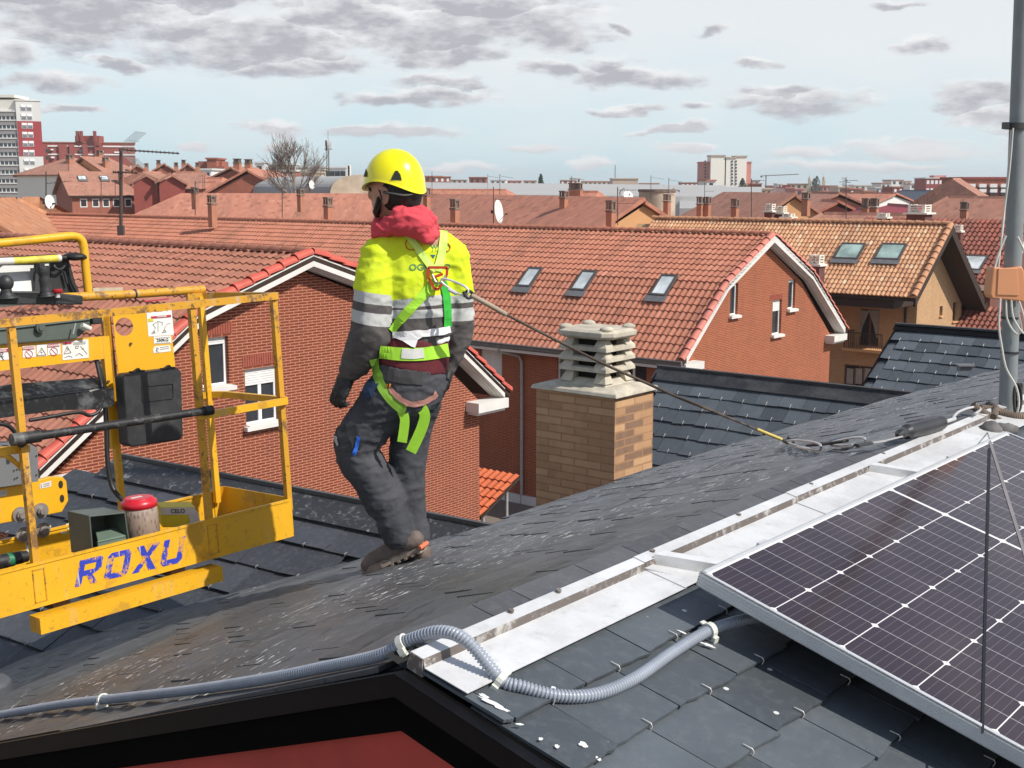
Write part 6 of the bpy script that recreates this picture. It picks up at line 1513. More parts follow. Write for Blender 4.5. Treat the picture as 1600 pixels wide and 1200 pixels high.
# frame and rotator at the far left, below
mb = MB()
for (a, b) in (((-40, 715), (42, 703)), ((42, 703), (52, 880))): pass
mb.bar(bas(-60, 713, .05), bas(44, 700, .05), .03, .03, BZ); mb.tube([bas(0, 712, .05), bas(12, 713, .05), bas(40, 736, .05)], .010, 8, sub=4); mb.build('gate_frame', yel_p, bsk)
mb = MB(); mb.prism([bas(-60, 699, .40), bas(45, 693, .40), bas(59, 700, .40), bas(60, 752, .40), bas(10, 760, .40), bas(-60, 768, .40)], BY*.14); vb = mb.build('valve_box', plain('box_grey', (.17, .175, .18), .5, .2, .1, 4), bsk)
mb = MB()
for u, v in ((22, 735), (27, 733), (31, 733), (23, 748), (27, 746), (57, 712), (57, 742)): P = bas(u, v, .397); mb.tube([P, P-BY*.003], .0032, 6)
mb.build('vent_holes', bk_pl, vb)
C7 = .46
mb = MB(); mb.prism([bas(-60, 770, C7), bas(18, 760, C7), bas(80, 745, C7), bas(98, 745, C7), bas(104, 752, C7), bas(107, 782, C7), bas(97, 800, C7), bas(-60, 830, C7)], BY*.03)
rt = mb.build('rotator_bracket', yel_c, bsk, bevel=.003)
mb = MB()
for u, v in ((95, 757), (97, 779)):
    q = [bas(u+3.4*math.cos(2*math.pi*k/14)*1.05, v+6.2*math.sin(2*math.pi*k/14), C7-.0015) for k in range(14)]; mb.prism(q, BY*.001)
mb.build('slot_holes', plain('hole_dark', (.03, .02, .012), .9), rt)
for u, v in ((31, 804), (63, 798), (36, 835), (66, 828)):
    P = bas(u, v, C7-.004 if v < 820 else WD-.012); mb = MB(); mb.tube([P, P-BY*.008], .033, 20); mb.tube([P-BY*.008, P-BY*.022], .021, 6); mb.tube([P-BY*.02, P-BY*.030], .014, 14); mb.build('bolt', plain('bolt_steel', (.30, .27, .25), .45, .5, .2, 20) if 'bolt_steel' not in MATS else MATS['bolt_steel'], rt)
d = decal([(62, 756), (80, 751), (80, 760), (62, 764)], C7, 'small_label', (.65, .6, .55)); dline(d, [[(68, 757), (78, 754.5)], [(68, 760), (78, 757.5)], [(64, 757), (65, 762)]], C7, inkk, 1)
d = decal([(-6, 768), (11, 765), (11, 774), (-6, 777)], C7, 'small_label'); dline(d, [[(-2, 770), (9, 768)], [(-2, 773), (9, 771)]], C7, inkk, 1)
d = decal([(41, 846), (52, 844), (52, 864), (41, 867)], WD, 'blue_label', (.6, .6, .58)); m = MB(); m.prism([bas(a, b, WD-.004) for a, b in ((42, 847.5), (51, 845.5), (51, 849.5), (42, 851.5))], BY*.001); m.build('label_header', plain('decal_blue', (.03, .10, .35), .6), d)
mb = MB()
for (u, v, w, h) in ((108, 822, 6, 7), (100, 832, 6, 3), (112, 830, 4, 3), (78, 822, 2, 3)): 
    q = [bas(u+w*math.cos(2*math.pi*k/12)*random.uniform(.6, 1.1), v+h*math.sin(2*math.pi*k/12)*random.uniform(.6, 1.1), WD-.002) for k in range(12)]; mb.prism(q, BY*.001)
mb.build('paint_chips', plain('old_paint', (.68, .60, .36), .7), bsk)
# the faded company lettering on the near toe board
lt = NT('faded_blue_lettering'); nz = lt.noise(16, 6, .75); k_ = lt.ramp(nz, .435, .485); bl_ = lt.mix(lt.noise(6), (.02, .035, .34), (.035, .06, .48))
n_ = lt.noise(3, 4, .6, lt.coord(scale=(30, 30, 1.2))); k2 = lt.ramp(n_, .60, .64)
ltm = lt.out(lt.mix(k2, lt.mix(k_, (.62, .31, .03), bl_), (.50, .42, .33)), .5)
def letter(name, polys, u0, v0, w, h):
    m = MB()
    for pg in polys:
        pts = []
        for (x, y) in pg: uu = u0+w*(x+.22*(y-.0)); pts.append(bas(uu, v0-h*y-(uu-u0)*.235, -.0015))
        m.prism(pts, BY*.001)
    m.build(name, ltm, bsk)
Rr = [[(0, 0), (.26, 0), (.26, .36), (.0, .36)], [(0, .36), (.26, .36), (.26, 1), (0, 1)], [(.26, .80), (.85, .80), (1, .90), (.92, 1), (.26, 1)], [(.74, .52), (1, .55), (1, .9), (.74, .8)], [(.26, .36), (.66, .36), (.95, .5), (.74, .56), (.26, .56)], [(.42, .36), (.66, .36), (.95, 0), (.66, 0)]]
Oo = [[(0, .12), (.26, .2), (.26, .8), (0, .88)], [(.0, .12), (.14, 0), (.86, 0), (1, .12), (.74, .2), (.26, .2)], [(1, .12), (1, .88), (.74, .8), (.74, .2)], [(.0, .88), (.26, .8), (.74, .8), (1, .88), (.86, 1), (.14, 1)]]
Xx = [[(0, 0), (.3, 0), (.5, .34), (.36, .52)], [(.36, .52), (.5, .34), (.64, .52), (.5, .68)], [(0, 1), (.3, 1), (.5, .68), (.36, .52)], [(.5, .34), (.7, 0), (1, 0), (.64, .52)], [(.5, .68), (.64, .52), (1, 1), (.7, 1)]]
Uu = [[(0, .14), (.26, .22), (.26, 1), (0, 1)], [(0, .14), (.16, 0), (.84, 0), (1, .14), (.74, .22), (.26, .22)], [(1, .14), (1, .42), (.74, .42), (.74, .22)], [(.74, .70), (1, .70), (1, 1), (.74, 1)], [(.76, .40), (1, .40), (1, .70), (.76, .70)]]
for nm, pg, u, w in (('painted_letter', Rr, 117, 38), ('painted_letter', Oo, 162, 38), ('painted_letter', Xx, 206, 38), ('painted_letter', Uu, 250, 34)): letter(nm, pg, u, 917-(u-120)*.235, w-1, 40)
# ---- things lying in the basket
def fl_pt(u, v, h=.018): return pl(u, v, BO+BZ*h, BZ)
ft = tag(empty('foot_pedal', Matrix.Translation(bp_(-1.02, .20, .018)) @ BM.to_3x3().to_4x4()), 'grey-green guarded foot pedal standing on the basket floor left of the jar', 'foot pedal')
c_ = .12; A = [bas(139, 806, c_), bas(196, 800, c_), bas(205, 862, c_), bas(145, 872, c_)]
mb = MB(); D_ = BY*.17; th = .006
a, b, c, d = A; a2, b2 = a+BY*.15+BZ*.0, b+BY*.15
mb.prism([a, b, b+D_, a+D_], -BZ*th); mb.prism([a, d, d+D_, a+D_], BX*th); mb.prism([b, c, c+D_, b+D_], -BX*th); mb.prism([a+D_, b+D_, c+D_, d+D_], -BY*th)
mb.build('guard', grn, ft, bevel=.002)
mb = MB(); pa = bas(148, 848, c_+.01); pb_ = bas(190, 836, c_+.01)
mb.prism([bas(149, 830, c_+.10), bas(185, 822, c_+.10), bas(198, 836, c_+.01), bas(153, 846, c_+.01)], -BZ*.012); mb.prism([bas(153, 846, c_+.01), bas(198, 836, c_+.01), bas(199, 862, c_+.01), bas(154, 872, c_+.01)], BY*.012); mb.build('treadle', grn2, ft, bevel=.003)
jr = tag(empty('screw_jar', Matrix.Translation(bp_(-.80, .22, .018)) @ BM.to_3x3().to_4x4()), 'clear plastic jar full of screws with a red screw lid', 'jar')
base_ = bas(222, 842, .2); top_ = bas(221, 790, .2); hx_ = (bas(247, 800, .2)-bas(197, 806, .2)).length/2; print('jar r', hx_, bl(base_))
up_ = (top_-base_); up_ = BZ*up_.dot(BZ); mb = MB(); mb.tube([base_, base_+up_*.04, base_+up_*.8, base_+up_*.95, base_+up_*1.02], [hx_*.95, hx_, hx_, hx_*.95, hx_*.85], 28)
jt_ = NT('cloudy_jar'); jc = jt_.noise(55, 5, .75); v2 = jt_.n('ShaderNodeTexVoronoi'); v2.inputs['Scale'].default_value = 70; jt_.L.new(jt_.coord(scale=(1, 1, .45), rot=(.5, .3, 0)), v2.inputs[0])
jm = jt_.out(jt_.mix(jt_.ramp(jc, .35, .65), (.13, .065, .045), (.26, .19, .15)), .12, 0, .6); jt_.L.new(jt_.mix(jt_.ramp(v2.outputs['Distance'], .05, .5), jt_.mix(jt_.ramp(jc, .35, .65), (.10, .05, .035), (.22, .15, .12)), (.34, .26, .21)), jt_.p.inputs['Base Color']); jt_.p.inputs['Coat Weight'].default_value = .6
mb.build('jar_body', jm, jr)
mb = MB(); mb.tube([base_+up_*.97, base_+up_*.99, base_+up_*1.18, base_+up_*1.20, base_+up_*1.26, base_+up_*1.28], [hx_*.9, hx_*.98, hx_*.97, hx_*.82, hx_*.80, hx_*.72], 28); ld = mb.build('lid', plain('lid_red', (.55, .015, .03), .35), jr)
mb = MB(); mb.cbox(base_+up_*1.285+BX*-.01, BX*.05, BY*.02, BZ*.001); mb.build('lid_sticker', cab, ld)
yb = tag(empty('screw_box', Matrix.Translation(bp_(-.55, .25, .018)) @ BM.to_3x3().to_4x4()), 'battered yellow cardboard screw box with a white stripe, right of the red-lidded jar', 'box')
cY = .26; a, b = bas(254, 822, cY), bas(306, 834, cY-.12); L0 = bas(254, 790, cY)
p0 = bas(254, 824, .27); q0_ = bas(308, 832, .14); r0 = bas(325, 806, .30)
hh = (bas(254, 792, .27)-p0).dot(BZ); e1_ = q0_-p0; e1_ -= BZ*e1_.dot(BZ); e2_ = BY*.11+BX*.05
mb = MB(); mb.box(p0, e1_, e2_, BZ*hh); yo = mb.build('carton', plain('carton_yellow', (.72, .56, .02), .6, 0, .06, 10), yb, bevel=.002)
nf = e1_.cross(BZ).normalized(); nf = nf if nf.dot(Vector((0, -1, 0))) > 0 else -nf
mb = MB(); mb.prism([p0+nf*.001+BZ*hh*.62, p0+e1_+nf*.001+BZ*hh*.62, p0+e1_+nf*.001+BZ*hh*.98, p0+nf*.001+BZ*hh*.98], nf*.001); st = mb.build('white_stripe', plain('stripe_beige', (.62, .58, .50), .7), yo)
V_, F_ = text_mesh('CELO', True); m = MB(); e_ = e1_.normalized(); m.add([p0+e1_*.5+nf*.004+e_*(p.x*.026)+BZ*(hh*.8+p.y*.026) for p in V_], F_); m.build('printed_text', inkk, st)
mb = MB(); mb.cbox(p0+e1_+e2_*.4+BZ*hh*.5, e1_*.10, e2_*.7, BZ*hh*.5); mb.prism([p0+e1_*.85+nf*.006+BZ*hh*.1, p0+e1_*1.15+nf*.012+BZ*hh*.2, p0+e1_*1.1+nf*.01+BZ*hh*.75, p0+e1_*.8+nf*.006+BZ*hh*.7], -nf*.002); mb.build('torn_flap', plain('flap_white', (.6, .57, .52), .8), yo)
tl_ = tag(empty('hose_coupling', Matrix.Translation(bas(20, 874, .12))), 'black rubber hose end with a green tape ring on the basket floor', 'hose')
mb = MB(); mb.tube([bas(-40, 884, .12), bas(0, 878, .12), bas(26, 872, .12), bas(42, 869, .12)], [.03, .028, .025, .022], 14, sub=3); mb.build('hose_end', bk_rub, tl_); mb = MB(); mb.tube([bas(42, 869, .12), bas(47, 868, .12)], .013, 12); mb.build('nipple', bk_pl, tl_); mb = MB(); mb.tube([bas(11, 875.5, .12), bas(20, 873.5, .12)], .0275, 14); mb.build('green_tape', plain('tape_green', (.01, .14, .06), .5), tl_)
mb = MB(); o_ = at(10, 1070, 2.9); mb.tube([o_-Vector((.05, 0, .02)), o_-Vector((.05, 0, 0))], .06, 20); mb.ball(o_-Vector((.05, 0, 0)), .06, .06, .02, 20, 6)
tag(mb.build('vent_cap', plain('vent_cap_grey', (.07, .075, .085), .5), M=Matrix.Translation(o_)), 'round dark grey vent cap at the far left edge above the conduit', 'vent cap')
# ------------------------------------------------------------------ the town behind
gm = NT('town_ground'); gmm = gm.out(gm.mix(gm.ramp(gm.noise(.01, 6, .6), .4, .6), (.16, .13, .11), (.24, .17, .13)), .95)
mb = MB(); mb.quad(Vector((-2500, -600, GROUND)), Vector((2500, -600, GROUND)), Vector((2500, 3400, GROUND)), Vector((-2500, 3400, GROUND))); struct(mb.build('ground', gmm, M=Matrix.Translation((0, 0, GROUND))))
mb = MB(); mb.box(g(-18, 8, GROUND), mV*20, rV*70, Z*.03); struct(mb.build('street', plain('asphalt', (.06, .06, .062), .9), M=Matrix.Translation(g(-9, 40, GROUND)) @ GRID))
farbrick = brick('far_brick', (.37, .125, .08), (.31, .10, .065), (.40, .17, .12), bw=.5, rh=.12, ms=.01, stain=.2)
darkbrick = brick('dark_far_brick', (.30, .075, .06), (.25, .06, .05), (.32, .10, .08), bw=.5, rh=.12, ms=.01)
cream = plain('cream_render', (.72, .69, .61), .85, 0, .06, .2); whiter = plain('white_render', (.72, .71, .68), .85, 0, .05, .2); beige = plain('beige_render', (.50, .40, .31), .85, 0, .1, .2)
pinkr = plain('pink_render', (.52, .22, .19), .85, 0, .06, .2); greyr = plain('pale_grey_render', (.60, .60, .575), .85, 0, .05, .1); redr = plain('panel_red', (.30, .030, .035), .7, 0, .06, .1)
chimm = plain('chimney_terracotta', (.40, .175, .105), .85, 0, .15, 1); pot = plain('chimney_pot_grey', (.20, .15, .12), .85, 0, .3, 2)
metalroof = plain('grey_metal_roof', (.37, .365, .355), .85, 0, .05, .05); stone = plain('old_stone', (.44, .36, .27), .9, 0, .3, .5); slate_f = plain('far_slate', (.07, .08, .10), .5)
steel_d = plain('antenna_steel', (.075, .055, .050), .6, .2); dish_m = plain('dish_white', (.72, .71, .68), .5, 0, .03)
def far_part(parent, name, mesh, loc):     # a repeated part that shares its mesh
    o = bpy.data.objects.new(name, mesh); COL.objects.link(o); o.parent = parent; o.location = loc; WM[o.name] = WM[parent.name]; return o
def chimney_on(root, P, w, h, ud, name='chimney'):
    m = MB(); vd = Z.cross(ud); m.cbox(P+Z*(h*.25), ud*w, vd*w, Z*(h*1.5)); c = m.build(name, chimm, root)
    m = MB(); m.cbox(P+Z*(h+.06), ud*w*1.15, vd*w*1.15, Z*.1)
    for i in (-1, 1):
        for j in (-1, 1): m.cbox(P+Z*(h+.32)+ud*w*.36*i+vd*w*.36*j, ud*w*.2, vd*w*.2, Z*.46)
    m.cbox(P+Z*(h+.32), ud*w*.5, vd*w*.5, Z*.44); m.cbox(P+Z*(h+.58), ud*w*1.15, vd*w*1.15, Z*.08); m.build('chimney_cap', pot, c)
def ridge_house(name, label, p1, p2, Wd, drop, hips=(0, 0), wall=None, roof=None, chim=(), sky=(), wins=(), cat='house', group=None, chw=.55, chh=.9, oh=.4):
    """gable or hip roofed house given its ridge ends (pixel and depth)"""
    A, B = at(*p1), at(*p2); zr = (A.z+B.z)/2; A.z = B.z = zr; ud = (B-A).normalized(); vd = Z.cross(ud)
    if vd.y > 0: vd = -vd                     # towards the camera
    L_ = (B-A).length; h1, h2 = hips; z0 = zr-drop
    rt_ = thing(name, label, cat, Vector(((A.x+B.x)/2, (A.y+B.y)/2, GROUND)), Matrix.Rotation(math.atan2(ud.y, ud.x), 4, 'Z'), group)
    ra, rb2 = A+ud*h1, B-ud*h2; w2 = Wd/2; m = MB()
    E = lambda s, t: Vector(((A+ud*s+vd*t).x, (A+ud*s+vd*t).y, z0))
    sl = math.hypot(w2, drop)
    def face(pts):
        n = (pts[1]-pts[0]).cross(pts[2]-pts[0])
        if n.z < 0: pts = pts[::-1]
        u_ = (pts[1]-pts[0]); 
        return pts
    for sg in (1, -1):
        pts = [E(0, w2*sg), E(L_, w2*sg), rb2, ra]; uv = [(0, 0), (L_/.28, 0), ((L_-h2)/.28, sl/.38), (h1/.28, sl/.38)]
        m.add(pts, [[0, 1, 2, 3]], [uv])
    for h, e, r_ in ((h1, 0, ra), (h2, L_, rb2)):
        if h: m.add([E(e, w2), E(e, -w2), r_], [[0, 1, 2]], [[(0, 0), (Wd/.28, 0), (Wd/.56, sl/.38)]])
    rf_ = m.build('roof', roof or far_t, rt_); sld = rf_.modifiers.new('thick', 'SOLIDIFY'); sld.thickness = .22; sld.offset = -1
    m = MB(); i0, i1 = (oh if not h1 else oh), L_-oh
    q = w2-oh; zt = z0+drop*oh/w2*.8
    C_ = [E(i0, q), E(i1, q), E(i1, -q), E(i0, -q)]
    C_ = [Vector((c.x, c.y, zt-.1)) for c in C_]; G_ = [Vector((c.x, c.y, GROUND)) for c in C_]
    m.add(G_+C_, [[0, 1, 5, 4], [1, 2, 6, 5], [2, 3, 7, 6], [3, 0, 4, 7]])
    if not h1: m.add([C_[0], C_[3], A+ud*oh-Z*.3], [[0, 1, 2]])
    if not h2: m.add([C_[1], C_[2], B-ud*oh-Z*.3], [[0, 1, 2]])
    m.build('wall', wall or farbrick, rt_)
    m = MB()
    for sg in (1,): m.box(E(0, w2*sg)-Z*.22, ud*L_, -vd*.2, Z*.2)
    m.build('eave_board', dark_wood, rt_)
    for s_, t_ in chim: P = E(s_*L_, t_*w2); P.z = zr-abs(t_)*drop; chimney_on(rf_, P, chw, chh, ud)
    n_ = (ud.cross((vd*-w2+Z*drop).normalized())); n_ = n_ if n_.z > 0 else -n_; V_ = (vd*-w2+Z*drop).normalized()
    for s_, t_ in sky: P = E(s_*L_, t_*w2); P.z = zr-abs(t_)*drop; skylight(rf_, P, ud, V_, n_, 1.0, 1.2)
    for (s_, dz, w_, h_, side) in wins:        # side 1: front wall, 2: gable at the second end, 0: gable at the first end
        if side == 1: c = E(s_*L_, q); nd, uu = vd, ud
        elif side == 2: c = E(i1, s_*q); nd, uu = ud, -vd
        else: c = E(i0, s_*q); nd, uu = -ud, vd
        c.z = zt-dz; m = MB(); m.cbox(c+nd*.02, uu*w_, nd*.04, Z*h_); f = m.build('window', white_w, rt_); m = MB(); m.cbox(c+nd*.045, uu*(w_-.2), nd*.02, Z*(h_-.25)); m.build('window_pane', glass_d, f)
    return rt_
def block(name, label, u0, u1, vt, Y, depth, yaw, wall, wins=(0, 0), ww=1.2, wh=1.2, vb=None, roofm=None, cat='building', winm=None, top=None, group=None, fl=2.9, start=1.2, par=.25):
    """flat roofed building seen between columns u0 and u1; yaw turns it about its near left corner"""
    A, B = at(u0, vt, Y), at(u1, vt, Y); w = (B-A).length/max(.5, math.cos(R(yaw))); ud = Vector((math.cos(R(yaw)), math.sin(R(yaw)), 0)); vd = Z.cross(ud); zt = A.z
    rt_ = thing(name, label, cat, Vector((A.x, A.y, GROUND)), Matrix.Rotation(R(yaw), 4, 'Z'), group)
    m = MB(); m.box(Vector((A.x, A.y, GROUND)), ud*w, vd*depth, Z*(zt-GROUND)); m.build('wall', wall, rt_)
    m = MB(); m.box(Vector((A.x, A.y, zt))-ud*par-vd*par, ud*(w+2*par), vd*(depth+2*par), Z*.35); m.build('parapet', roofm or greyr, rt_)
    nc, nr = wins
    if nc:
        m = MB(); m.box(Vector((-ww/2, -.06, -wh/2)), Vector((ww, 0, 0)), Vector((0, .05, 0)), Vector((0, 0, wh)))
        me = m.build('tmp', winm or glass_d, M=Matrix.Identity(4)); data = me.data; bpy.data.objects.remove(me); first = True
        for r_ in range(nr):
            for c in range(nc): far_part(rt_, 'window', data, ((c+.5)*w/nc, 0, zt-GROUND-start-r_*fl))
    return rt_, Vector((A.x, A.y, zt)), ud, vd, w
# tall white tower with the red panel, far left
Yt = 390
rt_, O_, ud, vd, w = block('apartment_tower', 'tall pale apartment tower with a red panel and glazed balconies, far left edge', 24, 57, 157, Yt, 12, 24, greyr, (0, 0), roofm=whiter)
m = MB(); zt = lambda v: at(40, v, Yt).z
m.box(O_+ud*.1-vd*.08+Z*(zt(244)-O_.z), ud*(w-.1), vd*.07, Z*(zt(189)-zt(244))); m.build('red_panel', redr, rt_)
wd_ = MB(); wd_.box(Vector((-.65, -.2, -.75)), Vector((1.3, 0, 0)), Vector((0, .1, 0)), Vector((0, 0, 1.5))); t_ = wd_.build('t', glass_mat('tower_glass', (.10, .11, .12), .2), M=Matrix.Identity(4)); dglass = t_.data; bpy.data.objects.remove(t_)
wd_ = MB(); wd_.box(Vector((-.75, -.16, -.85)), Vector((1.5, 0, 0)), Vector((0, .1, 0)), Vector((0, 0, 1.7))); wd_.box(Vector((-.75, -.24, .15)), Vector((1.5, 0, 0)), Vector((0, .1, 0)), Vector((0, 0, .7))); t_ = wd_.build('t', white_w, M=Matrix.Identity(4)); dframe = t_.data; bpy.data.objects.remove(t_)
for r_ in range(9):
    for xx in (.30, .54):
        z_ = zt(168+14.1*r_)-GROUND; far_part(rt_, 'window_frame', dframe, (xx*w, 0, z_)); far_part(rt_, 'window_pane', dglass, (xx*w, -.01, z_))
A0 = at(-40, 155, Yt-3); m = MB(); m.box(Vector((A0.x, A0.y+3.95, GROUND)), Vector((at(24, 155, Yt).x-A0.x, 0, 0)), Vector((0, 10, 0)), Z*(zt(155)-GROUND)); m.build('wall', cream, rt_)
m = MB(); m.box(Vector((A0.x, A0.y+3.6, zt(152))), Vector((at(21, 155, Yt).x-A0.x, 0, 0)), Vector((0, 12, 0)), Z*.8); m.build('parapet', cream, rt_)
for r_ in range(10):
    z1 = zt(174+14.1*r_); m = MB(); W_ = at(25, 155, Yt).x-A0.x
    m.box(Vector((A0.x, A0.y+3.2, z1-.1)), Vector((W_, 0, 0)), Vector((0, 3, 0)), Z*.35)
    b_ = m.build('balcony', whiter, rt_); m = MB()
    m.box(Vector((A0.x, A0.y+3.4, z1-1.4)), Vector((W_-.3, 0, 0)), Vector((0, .1, 0)), Z*1.25); m.build('balcony_front', plain('balcony_grey', (.30, .29, .28), .8) if r_ == 0 else MATS['balcony_grey'], b_)
    m = MB(); m.box(Vector((A0.x, A0.y+3.7, z1-2.75)), Vector((W_-.4, 0, 0)), Vector((0, .1, 0)), Z*1.4)
    m.build('balcony_glass', glass_d, b_); m = MB()
    for k in range(9): m.box(Vector((A0.x+k*W_/9, A0.y+3.55, z1-2.8)), Vector((.22, 0, 0)), Vector((0, .12, 0)), Z*1.5)
    m.build('balcony_mullion', whiter, b_)
# dark brick apartment block
rt_, O_, ud, vd, w = block('apartment_block', 'dark red brick apartment block with pale floor bands, left beyond the tile roofs', 63, 198, 223, 420, 14, 17, darkbrick, (0, 0), roofm=farbrick)
for v in (229, 242): m = MB(); m.box(O_-vd*.25+Z*(at(0, v, 420).z-O_.z), ud*w, vd*.3, Z*.45); m.build('floor_band', whiter, rt_)
for (x, ww_) in ((.0, 2.2), (.19, 2.6), (.30, 1.6), (.44, 1.6), (.57, 2.6)):
    m = MB(); m.box(O_+ud*(x*w)-vd*.9-Z*30, ud*ww_, vd*.9, Z*29.6); m.build('wall_bay', darkbrick, rt_)
for (u, v, a, b) in ((76, 235, 4, 5), (130, 236, 10, 5), (83, 234, 4, 2), (113, 234, 5, 2), (158, 237, 10, 1.5), (132, 246, 9, 4), (76, 246, 4, 5), (84, 246, 5, 2.5), (168, 248, 6, 2), (150, 240, 2, 5), (184, 238, 8, 2), (105, 236, 4, 5)):
    P = at(u, v, 420+(u-63)*.215*.31); m = MB(); m.cbox(P+Vector((0, -.9, 0)), ud*a*.215, vd*.8, Z*b*.215); m.build('window', white_w if b != 5 else glass_d, rt_)
m = MB(); P = at(117, 213, 424); m.box(P-Z*3, Vector((8, 0, 0)), Vector((0, 5, 0)), Z*3.2)
for u in (121, 127, 148): q = at(u, 210, 423); m.cbox(q-Z*.6, Vector((.9, 0, 0)), Vector((0, 1, 0)), Z*3.4)
m.build('roof_room', darkbrick, rt_)
# ochre gabled house and its neighbours
ridge_house('ochre_gable_house', 'house with a wide ochre gable, in front of the dark brick block', (128, 246, 200), (192, 248, 206), 14, 2.9, (0, 2.5), ochre_r, far_t2, chim=((.25, .5), (.5, -.1)), chw=.8, wins=[(s, .9, 1.3, 1.2, 0) for s in (-.4, -.25, .0, .22, .35)])
ridge_house('tiled_house', 'brown tiled roof sloping down left of the ochre gable', (118, 248, 203), (62, 248, 197), 13, 2.7, (0, 5.4), cream, far_t2, chim=((.45, .35),), chw=.8)
ridge_house('brick_gable_house', 'brick house with a plain gable and tilted roof windows, behind the left satellite dish', (92, 270, 150), (205, 271, 154), 12, 2.6, (0, 0), farbrick, far_t2, sky=((.22, .35), (.52, .35)), chim=((.78, .5),), wins=[(s, 1.0, .8, 1.0, 1) for s in (.2, .36, .5, .64, .8)])
ridge_house('hip_roof_house', 'brown hipped roof with two small roof windows, left of centre between the antennas', (198, 278, 155), (276, 279, 157), 12, 2.8, (0, 3), cream, far_t2, sky=((.3, .45), (.62, .45)), wins=[(s, 1.2, 1.4, 1.2, 1) for s in (.15, .35, .6, .8)])
ridge_house('hip_roof_house', 'wide reddish hipped roof with a pair of pale roof windows, behind the thin antenna cluster', (286, 279, 152), (398, 280, 148), 14, 3.2, (0, 4.6), farbrick, far_t, sky=((.28, .4), (.36, .4), (.66, .35), (.85, .45)))
ridge_house('tiled_house', 'low tiled house with a small dark dormer gable, right of the ochre gable house', (215, 270, 150), (262, 271, 155), 12, 1.8, (1, 1), cream, far_t2)
ridge_house('tiled_house', 'low tiled house whose second dormer gable stands mid left, above the hipped roofs', (262, 270, 150), (330, 271, 150), 12, 1.8, (1, 1), farbrick, far_t2)
for i, (u, lab) in enumerate(((228, 'small dark dormer gable, the left one of two above the brown hipped roof'), (268, 'small dark dormer gable, the right one of two above the brown hipped roof'))):
    ridge_house('dormer', lab, (u, 272, 143), (u+.1, 272, 147), 3.6, 1.1, (0, 0), darkbrick, far_t2, cat='dormer')
for (u0, u1, v, Y_, lab) in ((205, 232, 258, 200, 'brick house with a lone chimney just right of the tall antenna mast'), (241, 279, 257, 195, 'brick house with two chimneys, left of the one with the white dish'), (282, 312, 257, 190, 'brick house with a white dish, left of the stepped brick block')):
    ridge_house('brick_terrace_house', lab, ((u0+u1)/2-2, v, Y_), ((u0+u1)/2+1, v+.5, Y_+14), (u1-u0)/1950*Y_*1.05, 1.2, (0, 0), farbrick, far_t2, chim=((.05, .5), (.1, -.8)), chw=.65, chh=.6, group='brick terrace houses on the left')
rt_, O_, ud, vd, w = block('brick_block', 'stepped brick block standing above the tile roofs, left of the bare tree', 323, 338, 249, 260, 8, 0, farbrick, (0, 0), roofm=farbrick)
m = MB(); P = at(309, 252, 262); m.box(Vector((P.x, P.y, GROUND)), Vector((5, 0, 0)), Vector((0, 6, 0)), Z*(P.z-GROUND)); P = at(336, 260, 258); m.box(Vector((P.x, P.y, GROUND)), Vector((1.8, 0, 0)), Vector((0, 6, 0)), Z*(P.z-GROUND)); m.build('wall', farbrick, rt_)
P = at(321, 267, 256); m = MB(); m.cbox(P, Vector((3.2, 0, 0)), Vector((0, .5, 0)), Z*.8); m.build('railing', white_w, rt_)
ridge_house('brick_house', 'brick house with pale tiled roof, left of the large gable near the tree', (362, 262, 180), (405, 264, 190), 9, 2.0, (0, 0), farbrick, far_t2, chim=((.1, .1), (.5, .1)), chw=.9)
rh_ = ridge_house('brick_house', 'brick gabled house with one small round window, directly left of the bare tree', (388, 264, 140), (434, 270, 160), 9.5, 2.6, (0, 0), farbrick, far_t, wins=[(.85, 1.6, 1.2, .7, 1), (.85, 3.4, 1.2, .7, 1)])
block('office_block', 'white block with two dark flues, behind the bare tree on the left', 398, 412, 255, 300, 6, 0, whiter, (1, 1))
block('flat_roofed_block', 'long low beige block behind the bare tree', 414, 460, 258, 320, 8, 0, beige, (5, 1))
block('flat_roofed_block', 'long cream block between the bare tree and the lattice mast', 462, 508, 262, 300, 8, 0, cream, (5, 1))
rt_, O_, ud, vd, w = block('white_building', 'bright white building with a chimney tower, right of the lattice mast', 514, 540, 263, 300, 8, 0, whiter, (3, 1)); m = MB(); P = at(540, 258, 300); m.box(Vector((P.x, P.y, GROUND)), Vector((.9, 0, 0)), Vector((0, 2, 0)), Z*(P.z-GROUND)); P = at(543.5, 259, 300); m.box(Vector((P.x, P.y, GROUND)), Vector((.5, 0, 0)), Vector((0, 2, 0)), Z*(P.z-GROUND)); m.build('tower', whiter, rt_)
# barrel vaulted warehouse
rw = thing('barrel_warehouse', 'old barrel vaulted warehouse with a grey roof and stone end, left of the helmet', 'warehouse', at(560, 300, 124), Matrix.Identity(4))
C0 = at(566, 303, 124); ax_ = (at(440, 303, 142)-C0); ax_.z = 0; axu = ax_.normalized(); sdv = Z.cross(axu); hw = 3.4; hr = 1.85; m = MB(); n = 18
pf = [(math.cos(math.pi*k/n)*hw, (math.sin(math.pi*k/n))**.8*hr) for k in range(n+1)]
for (a, za), (b, zb) in zip(pf[:-1], pf[1:]): m.quad(C0+sdv*a+Z*(za-.1), C0+sdv*b+Z*(zb-.1), C0+sdv*b+Z*(zb-.1)+ax_, C0+sdv*a+Z*(za-.1)+ax_)
m.build('roof', metalroof, rw); m = MB(); m.prism([C0+sdv*a+Z*(za+.02) for a, za in pf]+[C0+sdv*-hw-Z*6, C0+sdv*hw-Z*6], axu*.3); m.build('end_wall', stone, rw)
